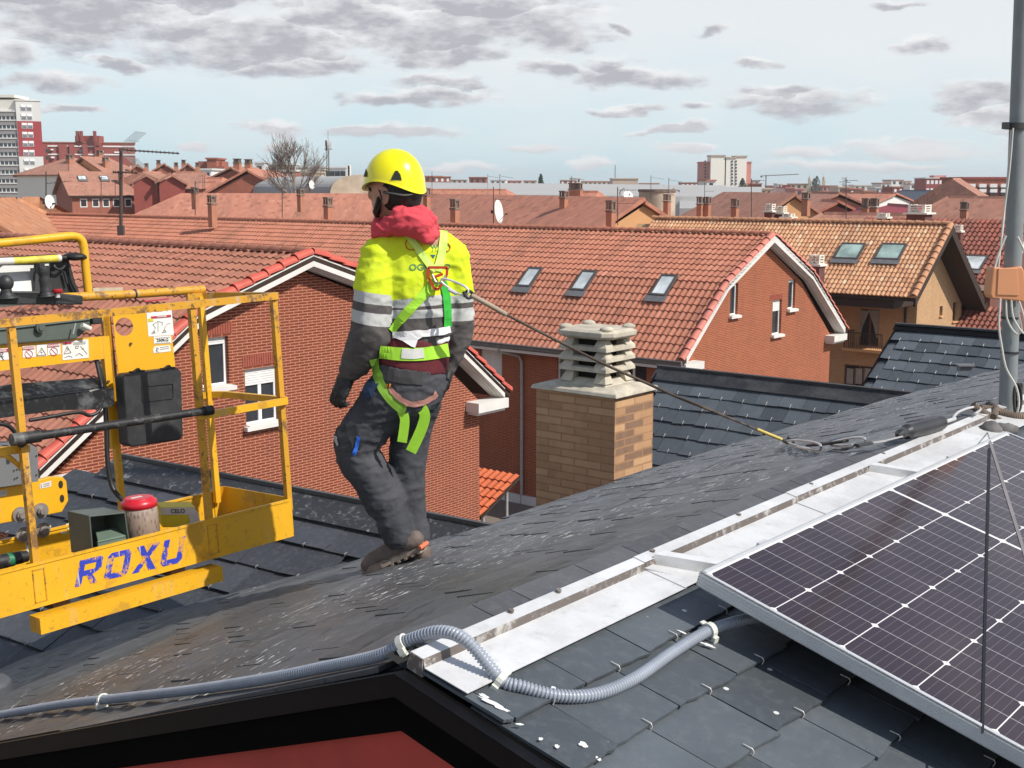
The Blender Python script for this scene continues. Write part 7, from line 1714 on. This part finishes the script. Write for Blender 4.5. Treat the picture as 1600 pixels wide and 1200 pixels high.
# long grey sheds
def shed(label, u0, v0, u1, v1, Y0, Y1, dv, dY):
    a, b = at(u0, v0, Y0), at(u1, v1, Y1); c, d = at(u1, v1+dv, Y1-dY), at(u0, v0+dv, Y0-dY)
    r_ = thing('long_shed', label, 'warehouse', Vector((a.x, a.y, GROUND)), Matrix.Identity(4)); m = MB(); m.add([a, b, c, d], [[3, 2, 1, 0]]); o = m.build('roof', metalroof, r_); s_ = o.modifiers.new('t', 'SOLIDIFY'); s_.thickness = .2
    m = MB(); m.add([d, c, Vector((c.x, c.y, GROUND)), Vector((d.x, d.y, GROUND)), a, b, Vector((b.x, b.y, GROUND)), Vector((a.x, a.y, GROUND))], [[0, 1, 2, 3], [4, 5, 6, 7], [0, 4, 7, 3], [1, 5, 6, 2]]); m.build('wall', greyr, r_)
shed('long pale grey warehouse roof stretching right of the helmet', 640, 284.5, 1135, 289.5, 215, 205, 18, 60)
shed('second long grey warehouse roof, below the pink and white tower', 1062, 291.5, 1190, 292, 175, 172, 34, 40)
# rows of tiled roofs behind house B
EA = at(1010, 314, 76); ub = at(560, 303, 112)
gs = ridge_house('orange_gable_house', 'long tiled roof with many chimneys ending in a plain orange gable, behind the worker', (1010, 313, 74), (640, 306, 106), 15, 4.2, (0, 0), ochre_r, far_t, oh=.3)
ridge_house('tiled_house', 'long tiled roof left of the worker, with a broad hip at its left end', (640, 303.5, 107), (158, 307, 111), 15, 4.4, (0, 7.5), farbrick, far_t)
ridge_house('tiled_house', 'weathered low tiled roof right behind the worker shoulder, in front of the grey shed', (662, 297, 130), (850, 299.5, 127), 14, 3, (0, 4), farbrick, far_t)
ridge_house('tiled_house', 'small tiled roof with twin chimneys in front of the long grey shed', (873, 301, 110), (954, 302, 108), 12, 2.2, (1.0, 1.2), farbrick, far_t, chim=((.43, .3), (.53, .3)), chw=.6)
def lone_chimney(u, v, Y, w, h, label, vb):
    w *= .74
    P = at(u, v, Y); base_ = at(u, vb, Y); r_ = thing('roof_chimney', label, 'chimney', base_, GRID, 'chimneys on the rear roofs')
    hh = P.z-base_.z; m = MB(); m.cbox(base_+Z*(hh*.3-.3), mV*w, rV*w, Z*(hh*.6+.6)); m.build('stack', chimm, r_)
    m = MB(); z1 = base_+Z*hh*.6; m.cbox(z1+Z*.04, mV*w*1.2, rV*w*1.2, Z*.08)
    for i in (-1, 1):
        for j in (-1, 1): m.cbox(z1+Z*(hh*.2+.08)+mV*w*.4*i+rV*w*.4*j, mV*w*.22, rV*w*.22, Z*hh*.34)
    m.cbox(z1+Z*(hh*.2+.08), mV*w*.5, rV*w*.5, Z*hh*.34); m.cbox(z1+Z*(hh*.38+.1), mV*w*1.15, rV*w*1.15, Z*.08); m.build('chimney_cap', pot, r_)
for a in [(332, 309, 62, .42, 0, 'terracotta roof chimney, the first right of the tall antenna mast', 336), (513, 312, 60, .42, 0, 'terracotta roof chimney between the bare tree and the worker', 341), (711, 315, 58, .42, 0, 'terracotta roof chimney right of the worker, left of the white satellite dish', 346),
          (954, 317, 56, .42, 0, 'terracotta roof chimney beside the orange gable', 353), (881, 301, 80, .55, 0, 'terracotta roof chimney, upper one right of the satellite dish', 324), (470, 298, 90, .5, 0, 'short chimney on the rear ridge, below the bare tree', 318), (305, 295, 90, .5, 0, 'short chimney near the left hip of the rear roof', 314), (667, 296, 90, .5, 0, 'short chimney half hidden behind the worker hood', 322),
          (1042, 306, 85, .5, 0, 'chimney just behind the right edge of the orange gable', 330), (1094, 310, 85, .5, 0, 'left one of a close pair of brown chimneys right of the orange gable', 334), (1105, 310, 85, .5, 0, 'right one of a close pair of brown chimneys right of the orange gable', 334), (1148, 313, 85, .55, 0, 'brown chimney with a sloping foot left of the white capped chimneys', 342),
          (1259, 303, 100, .7, 0, 'brown chimney right behind the small ochre gable', 326), (1352, 312, 90, .6, 0, 'left brown chimney of the pair before the red roof', 345), (1366, 312, 90, .6, 0, 'right brown chimney of the pair before the red roof', 345), (1506, 318, 85, .6, 0, 'tall chimney on the big brown roof near the mast', 346)]: lone_chimney(*a)
def louvre_chimney(u, v0, v1, Y, w, label):
    a, b = at(u, v0, Y), at(u, v1, Y); r_ = thing('louvre_chimney', label, 'chimney', b, GRID, 'louvred chimneys behind the ochre house'); H = a.z-b.z
    m = MB(); m.cbox(b+Z*(H*.22-.4), mV*w, rV*w, Z*(H*.44+.8)); m.build('stack', plain('plum_stack', (.13, .05, .045), .9) if 'plum_stack' not in MATS else MATS['plum_stack'], r_)
    m = MB(); m.cbox(b+Z*H*.47, mV*w*1.3, rV*w*1.3, Z*.08); 
    for k in range(4): m.cbox(b+Z*H*(.54+.12*k), mV*w*.9, rV*w*.9, Z*H*.05)
    for i in (-1, 1):
        for j in (-1, 1): m.cbox(b+Z*H*.72+mV*w*.38*i+rV*w*.38*j, mV*w*.15, rV*w*.15, Z*H*.46)
    m.build('louvres', cream, r_)
louvre_chimney(1203, 317, 342, 62, .42, 'white louvred chimney, left one behind the ochre ridge'); louvre_chimney(1221, 321, 344, 62, .42, 'white louvred chimney, right one behind the ochre ridge')
louvre_chimney(1275, 396, 430, 50, .5, 'small louvred chimney in front of the ochre roof, beside the white gable edge'); louvre_chimney(1436, 318, 347, 63, .95, 'wide grey louvred chimney behind the ochre ridge, right part')
louvre_chimney(1232, 333, 346, 61, .5, 'squat slatted flue just right of the louvred pair'); louvre_chimney(1380, 332, 347, 61, .5, 'squat slatted flue left of the wide grey chimney'); louvre_chimney(1497, 350, 372, 60, .35, 'narrow slatted flue right of the ochre gable peak')
# right hand roofs
ridge_house('ochre_gable_house', 'brown tiled house with a small ochre gable behind the ochre ridge', (1246, 304, 105), (1108, 303, 120), 13, 4.0, (0, 3), ochre_r, far_t2)
ridge_house('tiled_house', 'low brown tiled roof directly behind the ochre ridge', (1236, 336, 81), (1440, 337, 76), 8, 2.0, (2.2, 0), farbrick, far_t2)
ridge_house('tiled_house', 'long brown roof below the twin church spires', (1255, 301, 150), (1310, 303, 140), 10, 2.0, (1, 0), farbrick, far_t2)
ridge_house('tiled_house', 'pinkish tiled roofs mid right, below the white row of houses', (1275, 313, 120), (1308, 316, 112), 9, 2.2, (2, 0), farbrick, far_t)
ridge_house('white_row_house', 'row of small white houses with reddish roofs, right of the church', (1296, 302, 200), (1400, 303, 190), 9, 1.2, (0, 0), whiter, far_t, wins=[(s, 1.0, 1.4, 1.2, 1) for s in (.12, .3, .5, .7, .88)])
crim = plain('crimson_metal_roof', (.30, .022, .030), .6, 0, .12, .3)
ridge_house('red_shed', 'crimson metal roofed shed, left of the wide grey chimney', (1386, 320, 118), (1440, 326, 104), 9.0, 1.1, (0, 0), crim, crim, cat='shed')
ridge_house('red_shed', 'crimson shed half hidden behind the wide grey chimney', (1432, 324, 100), (1470, 326, 100), 7, 1.4, (0, 0), crim, crim, cat='shed')
ridge_house('red_shed', 'small crimson shed left of the brown chimney pair', (1338, 327, 110), (1352, 328, 106), 5, 1.0, (0, 0), crim, crim, cat='shed')
ridge_house('slate_roof_building', 'long building with a bluish slate roof and white dormers, right background', (1396, 298, 230), (1466, 299, 215), 12, 2.6, (3, 0), whiter, slate_f, wins=[(s, 1.4, 2.0, 1.0, 1) for s in (.2, .4, .6, .85)])
ridge_house('tiled_house', 'big brown tiled roof left of the mast, with a tall chimney', (1385, 310, 97), (1640, 310, 88), 15, 4.6, (5.1, 0), farbrick, far_t2)
ridge_house('tiled_house', 'broad brown roof with a peak, before the long brick apartment building', (1488, 280, 190), (1504, 280, 192), 15, 4.2, (.3, .3), farbrick, far_t2)
ridge_house('tiled_house', 'rust brown roof with a sloping edge just left of the mast', (1572, 286, 120), (1640, 290, 118), 14, 3.4, (5, 0), farbrick, far_t2)
rt_, O_, ud, vd, w = block('apartment_building', 'long brick apartment building with white balconies left of the mast', 1505, 1640, 280, 200, 10, 0, farbrick, (0, 0), roofm=darkbrick)
for k in range(7):
    for j in range(2):
        P = at(1518+k*17, 290+j*8, 199.6); m = MB(); m.cbox(P, Vector((1.1, 0, 0)), Vector((0, .5, 0)), Z*.55); m.build('balcony', white_w, rt_)
        m = MB(); m.cbox(P+Vector((0, .1, -.5)), Vector((1.1, 0, 0)), Vector((0, .4, 0)), Z*.4); m.build('window', glass_d, rt_)
rt_, O_, ud, vd, w = block('round_cornered_block', 'brick and white apartment block with balconies, right skyline left of the mast', 1447, 1480, 279, 420, 12, 0, darkbrick, (5, 3), ww=.9, wh=1.2, winm=white_w, fl=2.6); m = MB(); P = at(1460, 275, 424); m.box(P-Z*1, Vector((4, 0, 0)), Vector((0, 5, 0)), Z*1.2); m.build('roof_room', pinkr, rt_)
# the pink and white tower
Yp = 430; rt_, O_, ud, vd, w = block('apartment_tower', 'tall cream and pink apartment tower standing alone on the right of centre', 1098, 1174, 254, Yp, 12, 0, pinkr, (0, 0), roofm=pinkr)
for u0, u1, vt in ((1111, 1133, 244), (1135, 1150, 247), (1150, 1167, 245)):
    m = MB(); a, b = at(u0, vt, Yp-2), at(u1, vt, Yp-2); m.box(Vector((a.x, a.y, GROUND)), Vector((b.x-a.x, 0, 0)), Vector((0, 8, 0)), Z*(a.z-GROUND)); m.build('wall_bay', plain('tower_cream', (.86, .83, .74), .85, 0, .04) if u0 == 1111 else MATS['tower_cream'], rt_)
    m = MB(); m.box(a+Vector((-.3, -.3, 0)), Vector((b.x-a.x+.6, 0, 0)), Vector((0, 8, 0)), Z*.4); m.build('parapet', beige, rt_)
for r_ in range(8):
    for u in (1144, 1150, 1102): P = at(u, 252+5.0*r_, Yp-2.1 if u > 1110 else Yp-.1); m = MB(); m.cbox(P, Vector((.55, 0, 0)), Vector((0, .2, 0)), Z*.6); m.build('window', glass_d, rt_)
# stone water tank and beige block
rt_ = thing('stone_tank', 'old round stone tower with a dark rim in front of the grey sheds', 'tower', at(1027, 330, 120), Matrix.Identity(4)); c = at(1027, 297, 120); m = MB(); m.tube([c-Z*14, c], 1.75, 24); m.build('wall', stone, rt_); m = MB(); m.tube([c-Z*.15, c+Z*.08], 1.85, 24); m.build('rim', pot, rt_)
rt_, O_, ud, vd, w = block('beige_block', 'low beige block with a tall thin mast on the skyline', 957, 997, 280, 420, 10, 0, beige, (0, 0), roofm=beige); m = MB(); q = at(961, 280, 420); m.tube([q, q+Z*4.6], .12, 6); m.build('mast', steel_d, rt_)
# church with twin spires, crane
rt_ = thing('church', 'distant church with two slender domed spires, right of centre', 'church', at(1273, 300, 600), Matrix.Identity(4)); Yc = 600
for u in (1265, 1287):
    c = at(u, 284, Yc); m = MB(); m.cbox(c-Z*4, Vector((1.15, 0, 0)), Vector((0, 1.15, 0)), Z*10); m.tube([c+Z*1, c+Z*1.6, c+Z*2.2, c+Z*2.6, c+Z*4.2], [.7, .62, .45, .12, .03], 10); m.build('spire', stone, rt_)
m = MB(); c = at(1270, 292, Yc); m.box(c-Z*10, Vector((9, 0, 0)), Vector((0, 12, 0)), Z*10); m.build('nave', pinkr, rt_)
rt_ = thing('tower_crane', 'thin distant tower crane left of the church', 'crane', at(1197, 292, 700), Matrix.Identity(4)); c = at(1197, 275, 700); m = MB()
m.tube([c-Z*10, c+Z*.6], .28, 4); m.build('crane_mast', steel_d, rt_); m = MB(); m.tube([c+Vector((-3, 0, 0)), c+Vector((18, 0, 1))], .2, 4); m.cbox(c+Vector((-2.6, 0, -.4)), Vector((.9, 0, 0)), Vector((0, .6, 0)), Z*.9); m.build('jib', steel_d, rt_)
# small skyline blocks: (u0, u1, top v, depth, wall, words)
sky_ = [(664, 690, 276, 500, farbrick, 'low brick block on the skyline touching the helmet'), (678, 704, 277, 460, farbrick, 'brick block with a pale roof just right of the helmet'), (706, 730, 281, 520, beige, 'low beige sheds between two brick blocks right of the helmet'), (733, 760, 278, 450, farbrick, 'isolated brick block with tiled roof above the grey shed'),
        (766, 790, 282, 600, whiter, 'small white block above the satellite dish'), (792, 815, 283, 620, pinkr, 'pinkish low block right of the white one above the dish'), (818, 838, 283, 640, beige, 'low beige block mid skyline'), (875, 900, 282, 520, farbrick, 'low reddish block above the twin chimneys'), (893, 908, 279, 560, whiter, 'small bright white block above the small tiled roof'),
        (912, 955, 284, 600, beige, 'long low beige block left of the thin mast block'), (1000, 1030, 287, 600, cream, 'low cream block right of the thin mast block'), (1064, 1092, 286, 560, farbrick, 'low reddish block left of the pink tower'), (1105, 1118, 283, 300, whiter, 'small white roof room before the pink tower foot'),
        (1178, 1187, 283, 500, whiter, 'narrow white block right of the pink tower'), (1176, 1190, 288, 420, darkbrick, 'low dark block at the pink tower foot on the right'), (1190, 1206, 296, 300, beige, 'low beige block below the distant crane'), (1200, 1212, 291, 520, pinkr, 'small pink block right of the crane'), (1215, 1222, 288, 450, whiter, 'slim white block between crane and church'),
        (1222, 1236, 290, 520, darkbrick, 'small dark red block left of the long brown block'), (1228, 1240, 294, 420, whiter, 'low white block left of the church'), (1235, 1262, 288, 560, stone, 'long dark brown block left of the twin spires'), (1243, 1256, 296, 380, pinkr, 'small pink house row below the church'), (1278, 1308, 291, 500, pinkr, 'wide plain pinkish block behind the church'), (1310, 1328, 293, 450, beige, 'beige block right of the church'),
        (1322, 1336, 290, 600, whiter, 'tiny white block behind the forked antenna'), (1328, 1350, 296, 380, farbrick, 'brick house row behind the forked antenna'), (1335, 1362, 290, 500, cream, 'pale block left of the white terraces'), (1350, 1368, 300, 300, cream, 'cream house below the pale block mid right'), (1368, 1382, 294, 420, greyr, 'grey terrace block with dark windows, lower left of the white terraces'),
        (1377, 1392, 287, 480, whiter, 'pale block with a dark rooftop box, left of the white terraces'), (1393, 1412, 282, 540, whiter, 'highest white terrace block on the right skyline'), (1410, 1424, 284, 540, cream, 'cream stepped block on the right skyline'), (1422, 1432, 288, 520, whiter, 'small white block closing the terraces on the right'), (1362, 1380, 308, 220, whiter, 'white gabled house left of the slate roof building'), (1395, 1412, 293, 400, darkbrick, 'dark red block before the white terraces'),
        (205, 215, 262, 260, beige, 'small beige block right of the dark brick apartments'), (312, 330, 266, 240, whiter, 'low white balcony block under the stepped brick block'), (345, 356, 268, 300, cream, 'small pale block right of the stepped brick block'), (438, 462, 268, 260, farbrick, 'reddish house behind the tree trunk'), (470, 486, 270, 240, beige, 'beige house end behind the tree, lower')]
for u0, u1, v, Y_, wm, lab in sky_:
    nc = max(1, int((u1-u0)/7)); block('skyline_building', lab, u0, u1, v, Y_, 10, random.uniform(-6, 6), wm, (nc, 2 if v < 288 else 1), ww=(u1-u0)/1950*Y_/nc*.42, wh=1.1, roofm=random.choice([far_t2, greyr, wm, far_t]), winm=random.choice([glass_d, white_w]) if wm in (farbrick, darkbrick, pinkr) else glass_d, group='small buildings on the skyline', start=1.0, fl=2.4)
# ridge behind: low roofs at the far left
ridge_house('tiled_house', 'orange mottled tile roof at the left edge with a small dark roof window', (-60, 318, 60), (60, 311, 78), 16, 5.0, (0, 6), farbrick, far_t3)
ridge_house('tiled_house', 'orange mottled tile roof behind the tall antenna mast, left', (62, 311, 82), (235, 312, 84), 12, 4.0, (0, 8), farbrick, far_t3)
ridge_house('tiled_house', 'reddish roof end at the very left, below the pale tower', (-30, 291, 110), (6, 292, 110), 11, 3.2, (0, 4), farbrick, far_t)
# bare tree
tb = plain('bare_bark', (.22, .185, .155), .9, 0, .25, 2)
tree = thing('bare_tree', 'tall leafless tree with fine twigs rising behind the tiled ridge, left of the lattice mast', 'tree', at(461, 318, 118), Matrix.Identity(4))
tr_rng = random.Random(5); m = MB(); tw = MB()
def grow(p, d, L_, r, lvl):
    q = p+d*L_*.5+Vector((tr_rng.uniform(-.05, .05), tr_rng.uniform(-.05, .05), 0))*L_; e = q+(d+Z*.10).normalized()*L_*.5
    (m if lvl < 2 else tw).tube([p, q, e], [r*.8, r*.65, r*.5], 5 if lvl < 2 else 3, caps=False)
    if lvl >= 5: return
    nk = (5, 4, 4, 3, 3)[lvl]
    for k in range(nk):
        t = tr_rng.uniform(.35, 1.0) if k else 1.0; b = p.lerp(e, t); sp_ = (.50, .55, .55, .6, .6)[lvl]*(1 if k else .35)
        nd = (d+Vector((tr_rng.gauss(0, 1), tr_rng.gauss(0, 1), tr_rng.gauss(0, .4)))*sp_+Z*.18).normalized(); grow(b, nd, L_*tr_rng.uniform(.56, .78), r*(.62 if k else .75), lvl+1)
b0 = at(461, 312, 118); grow(b0, Vector((-.02, 0, 1)), 2.5, .13, 0)
for s_, l_ in ((-.95, 2.0), (.95, 2.1), (-.5, 2.1), (.45, 2.3), (1.3, 1.6), (-1.35, 1.5)): grow(b0-Z*.1, Vector((.75*s_, .1, .8)).normalized(), l_*1.05, .08, 1)
m.build('trunk', tb, tree); tw.build('twigs', tb, tree)
# small evergreens between the far roofs
ev = plain('evergreen', (.035, .055, .035), .9, 0, .4, 3); er = random.Random(3)
for u, v, h_, w_, Y_, lab in ((845, 282, 3.0, 1.0, 330, 'tiny dark conifer on the skyline above the long grey shed'), (1272, 292, 5.0, 2.6, 420, 'dark rounded evergreen between the two church spires'), (1276, 288, 5, 2.4, 430, 'taller dark evergreen touching the right church spire'), (1160, 288, 2.4, 1.2, 300, 'small dark bush at the foot of the pink tower')):
    P = at(u, v, Y_); T_ = thing('evergreen_tree', lab, 'tree', Vector((P.x, P.y, GROUND)), group='dark evergreens on the skyline'); m2 = MB(); m2.tube([Vector((P.x, P.y, GROUND)), P+Z*h_*.3], [.25, .1], 6); m2.build('trunk', tb, T_); m2 = MB()
    for k in range(420):
        t_ = er.random(); r_ = w_*(1-t_)**.7*math.sqrt(er.random()); a_ = er.uniform(0, 6.28); c_ = P+Vector((r_*math.cos(a_), r_*math.sin(a_), (t_-.45)*h_)); x_ = Vector((er.gauss(0, 1), er.gauss(0, 1), er.gauss(0, 1))).normalized()*.28; y_ = x_.orthogonal().normalized()*.22; m2.poly([c_-x_, c_+y_, c_+x_])
    m2.build('crown', ev, T_)
# lattice mast with panel antennas
lm = thing('lattice_mast', 'slim lattice radio mast with white panel antennas, between the bare tree and the helmet', 'mast', at(512, 290, 240), Matrix.Identity(4)); a, b = at(512.5, 290, 240), at(512.5, 222, 240); m = MB()
for i, j in ((-1, -1), (1, -1), (0, 1)): m.tube([a+Vector((.28*i, .28*j, 0)), b+Vector((.2*i, .2*j, 0))], .05, 4)
n = 16
for k in range(n):
    p = a.lerp(b, k/n); q = a.lerp(b, (k+1)/n); m.tube([p+Vector((-.28, -.28, 0)), q+Vector((.25, -.25, 0))], .03, 3); m.tube([p+Vector((.28, -.28, 0)), p+Vector((-.28, -.28, 0))], .03, 3)
m.tube([b, at(512.5, 203, 240)], .035, 4); m.build('lattice', steel_d, lm)
for (u, v) in ((509.5, 224), (514, 222), (517, 226), (510, 231), (515, 231)): m = MB(); m.cbox(at(u, v, 239.6), Vector((.32, 0, 0)), Vector((0, .2, 0)), Z*1.1); m.build('panel_antenna', whiter if u > 512 else steel_d, lm)
m = MB(); c = at(513, 233, 240); m.tube([c+Vector((.75*math.cos(t), .75*math.sin(t), 0)) for t in [k*math.pi/6 for k in range(13)]], .05, 4); m.build('platform', steel_d, lm)
# rooftop antennas
def yagi(label, u, vt, vb, Y, beams=(), dish=None, r=.022, grid=None, mm=None):
    a, b = at(u, vb, Y), at(u, vt, Y); r_ = thing('rooftop_antenna', label, 'antenna', a, Matrix.Identity(4), 'television antennas on the roofs'); m = MB(); m.tube([a, b], r, 6); m.build('mast_pole', mm or steel_d, r_)
    s_ = Y/1950
    for (v, du, dv, n) in beams:
        p = at(u, v, Y); q = p+Vector((du*s_, abs(du)*s_*.25, -dv*s_)); m = MB(); m.tube([p, q], r*.4, 4)
        for k in range(n): c = p.lerp(q, (k+.5)/n); m.tube([c+Vector((-.01, .10, .0)), c+Vector((.01, -.10, .0))], r*.3, 3); m.tube([c+Z*.03, c-Z*.03], r*.3, 3)
        m.build('aerial_boom', steel_d, r_)
    if grid:
        u1, v1, sc_ = grid; c = at(u1, v1, Y); m = MB()
        for sg in (1, -1):
            for k in range(9): y_ = (k-4)*.09; m.tube([c+Vector((0, y_, 0)), c+Vector((.10*sc_, y_, .20*sc_*sg)), c+Vector((.42*sc_, y_, .46*sc_*sg))], .004, 3)
            for j in range(3): f = j/2; m.tube([c+Vector((.42*sc_*f, -.38, .46*sc_*sg*f)), c+Vector((.42*sc_*f, .38, .46*sc_*sg*f))], .004, 3)
        m.build('reflector_grid', plain('grid_steel', (.3, .3, .3), .5) if 'grid_steel' not in MATS else MATS['grid_steel'], r_)
    if dish:
        du, v, rr, nd = dish; c = at(u+du, v, Y-.15); N = Vector(nd).normalized(); x_ = N.cross(Z).normalized(); y_ = x_.cross(N); m = MB(); rings = []
        for j in range(5): f = j/4; rings.append([c+(x_*math.cos(2*math.pi*k/20)+y_*math.sin(2*math.pi*k/20)*1.08)*rr*f+N*(.22*rr*f*f) for k in range(20)])
        vs = sum(rings, []); m.add(vs, [[j*20+k, j*20+(k+1) % 20, (j+1)*20+(k+1) % 20, (j+1)*20+k] for j in range(4) for k in range(20)], smooth=True); o = m.build('dish', dish_m, r_); sd_ = o.modifiers.new('t', 'SOLIDIFY'); sd_.thickness = .02
        m = MB(); m.tube([c-y_*rr*.9, c+N*rr*.9-y_*rr*.3], .012, 5); m.cbox(c+N*rr*.9-y_*rr*.3, N*.12, x_*.06, y_*.06); m.build('feed_arm', steel_d, r_); m = MB(); m.cbox(at(u-2, v, Y), Vector((.12, 0, 0)), Vector((0, .12, 0)), Z*.14); m.build('dish_bracket', steel_d, r_)
bm = at(189, 367, 24)
yagi('tall antenna mast with a long yagi and grid reflector standing on the left tiled ridge', 189, 232, 367, 25.5, beams=((234, 84, 5, 14), (269, 24, 1, 5), (269, -14, 0, 4)), r=.035, grid=(197, 234, .75))
m = MB(); q = at(189, 360, 25.5); m.cbox(q, Vector((.12, 0, 0)), Vector((0, .12, 0)), Z*.2); tag(m.build('mast_bracket', MATS['antenna_steel'], M=Matrix.Translation(q)), 'dark bracket clamping the tall antenna mast to the ridge', 'bracket')
yagi('thin antenna pole with a white satellite dish at the left, low', 72, 268, 326, 45, beams=((287, 34, -4, 7),), dish=(4.5, 316, .235, (.92, -.38, .1)))
yagi('thin antenna pole with a white satellite dish right of the worker', 771, 292, 350, 56, dish=(5.5, 331, .48, (.93, -.36, .12)), beams=((311, 28, 2, 5),))
yagi('dark pole with a forward yagi and cable, above the first terracotta chimney', 305, 283, 336, 58, beams=((286, 30, -2, 9),))
yagi('thin pole with horizontal bars left of the first terracotta chimney', 320, 271, 300, 100, beams=((275, -12, 0, 4), (283, -10, 0, 3)))
yagi('thin pole right beside the barred one, left rear roofs', 317, 272, 302, 104, beams=((279, 9, 0, 3),))
yagi('thin antenna pole in front of the hipped roofs, left', 244, 280, 306, 100, beams=((281, 3, 0, 1),))
yagi('antenna pole left of the tall mast, above the brown roof', 180, 283, 312, 90, beams=((287, 8, 0, 3),))
yagi('antenna pole far left, above the orange mottled roof', 158, 276, 318, 75, beams=((278, 8, 0, 3),))
yagi('bent dark antenna pole left of the lone terracotta chimney near the tree', 441, 293, 340, 60, beams=((309, 7, 0, 2),))
yagi('small pole with a tiny dish in front of the bare tree', 484, 276, 302, 95, dish=(2.2, 289, .30, (.85, -.5, .1)))
yagi('thin roof pole just right of the helmet', 675, 268, 305, 100, beams=())
yagi('pale antenna pole with yagi left of the right dish pole', 762, 272, 308, 95, beams=((275, 18, 3, 4),), mm=MATS['grey_cable'])
yagi('dark antenna pole with a yagi above the right satellite dish', 781, 272, 306, 95, beams=((275, 21, 3, 5),))
yagi('antenna pole with a yagi left of the small tiled roof chimneys', 893, 275, 309, 90, beams=((278, 21, 3, 5),))
yagi('antenna pole with yagi at the end of the orange gable roof', 965, 292, 352, 56, beams=((318, 28, 0, 5), (297, 30, 0, 7)), grid=(968, 302, .5))
yagi('small stub mast with a little dish cluster left of the stone tower', 980, 296, 310, 90, dish=(1, 306, .35, (.2, -.8, .6)))
yagi('antenna pole with a short yagi left of the stone tower', 1017, 274, 312, 100, beams=((277, 22, 3, 5),))
yagi('antenna pole with grid reflector on the stone tower', 1045, 278, 340, 90, beams=((281, 22, 3, 5), (297, -8, 0, 3)), grid=(1048, 300, .6))
yagi('thin pole with a small dipole right of the brown chimney pair', 1101, 285, 330, 90, beams=((299, 15, 0, 3),))
yagi('dark antenna pole at the left edge of the ochre ridge', 1174, 279, 344, 62, beams=((282, 22, 0, 4),))
yagi('forked antenna with two booms on the ochre ridge', 1322, 277, 344, 61, beams=((282, 20, 0, 5), (282, -10, 3, 3), (285, 8, 0, 3)), grid=(1322, 283, -.35))
yagi('thin pole on the slate building, right', 1449, 305, 326, 150)
mb = MB(); mb.box(Vector((-2600, -700, GROUND-1)), Vector((5200, 0, 0)), Vector((0, 4200, 0)), Z*(32-GROUND))
hz = NT('haze_air'); hz.N.remove(hz.p); pv = hz.n('ShaderNodeVolumePrincipled'); pv.inputs['Color'].default_value = (.95, .98, 1, 1); pv.inputs['Density'].default_value = .00022; pv.inputs['Anisotropy'].default_value = .2
hz.L.new(pv.outputs[0], hz.N['Material Output'].inputs['Volume']); tag(mb.build('haze', hz.m, M=Matrix.Translation((0, 1400, GROUND))), kind='stuff')
# little grey vent on the slate slope
q = at(1507, 576, 12.2); m = MB(); m.cbox(q, Vector((.12, 0, 0)), Vector((0, .1, 0)), Z*.05); m.cbox(q+Z*.035, Vector((.16, 0, 0)), Vector((0, .14, 0)), Z*.012); tag(m.build('roof_vent', zinc, M=Matrix.Translation(q)), 'little grey vent poking up over the slates near the mast', 'vent')
for o in COL.objects:
    if o.name.startswith('slate_clips') or o.name.startswith('rivet'): o['kind'] = 'stuff'
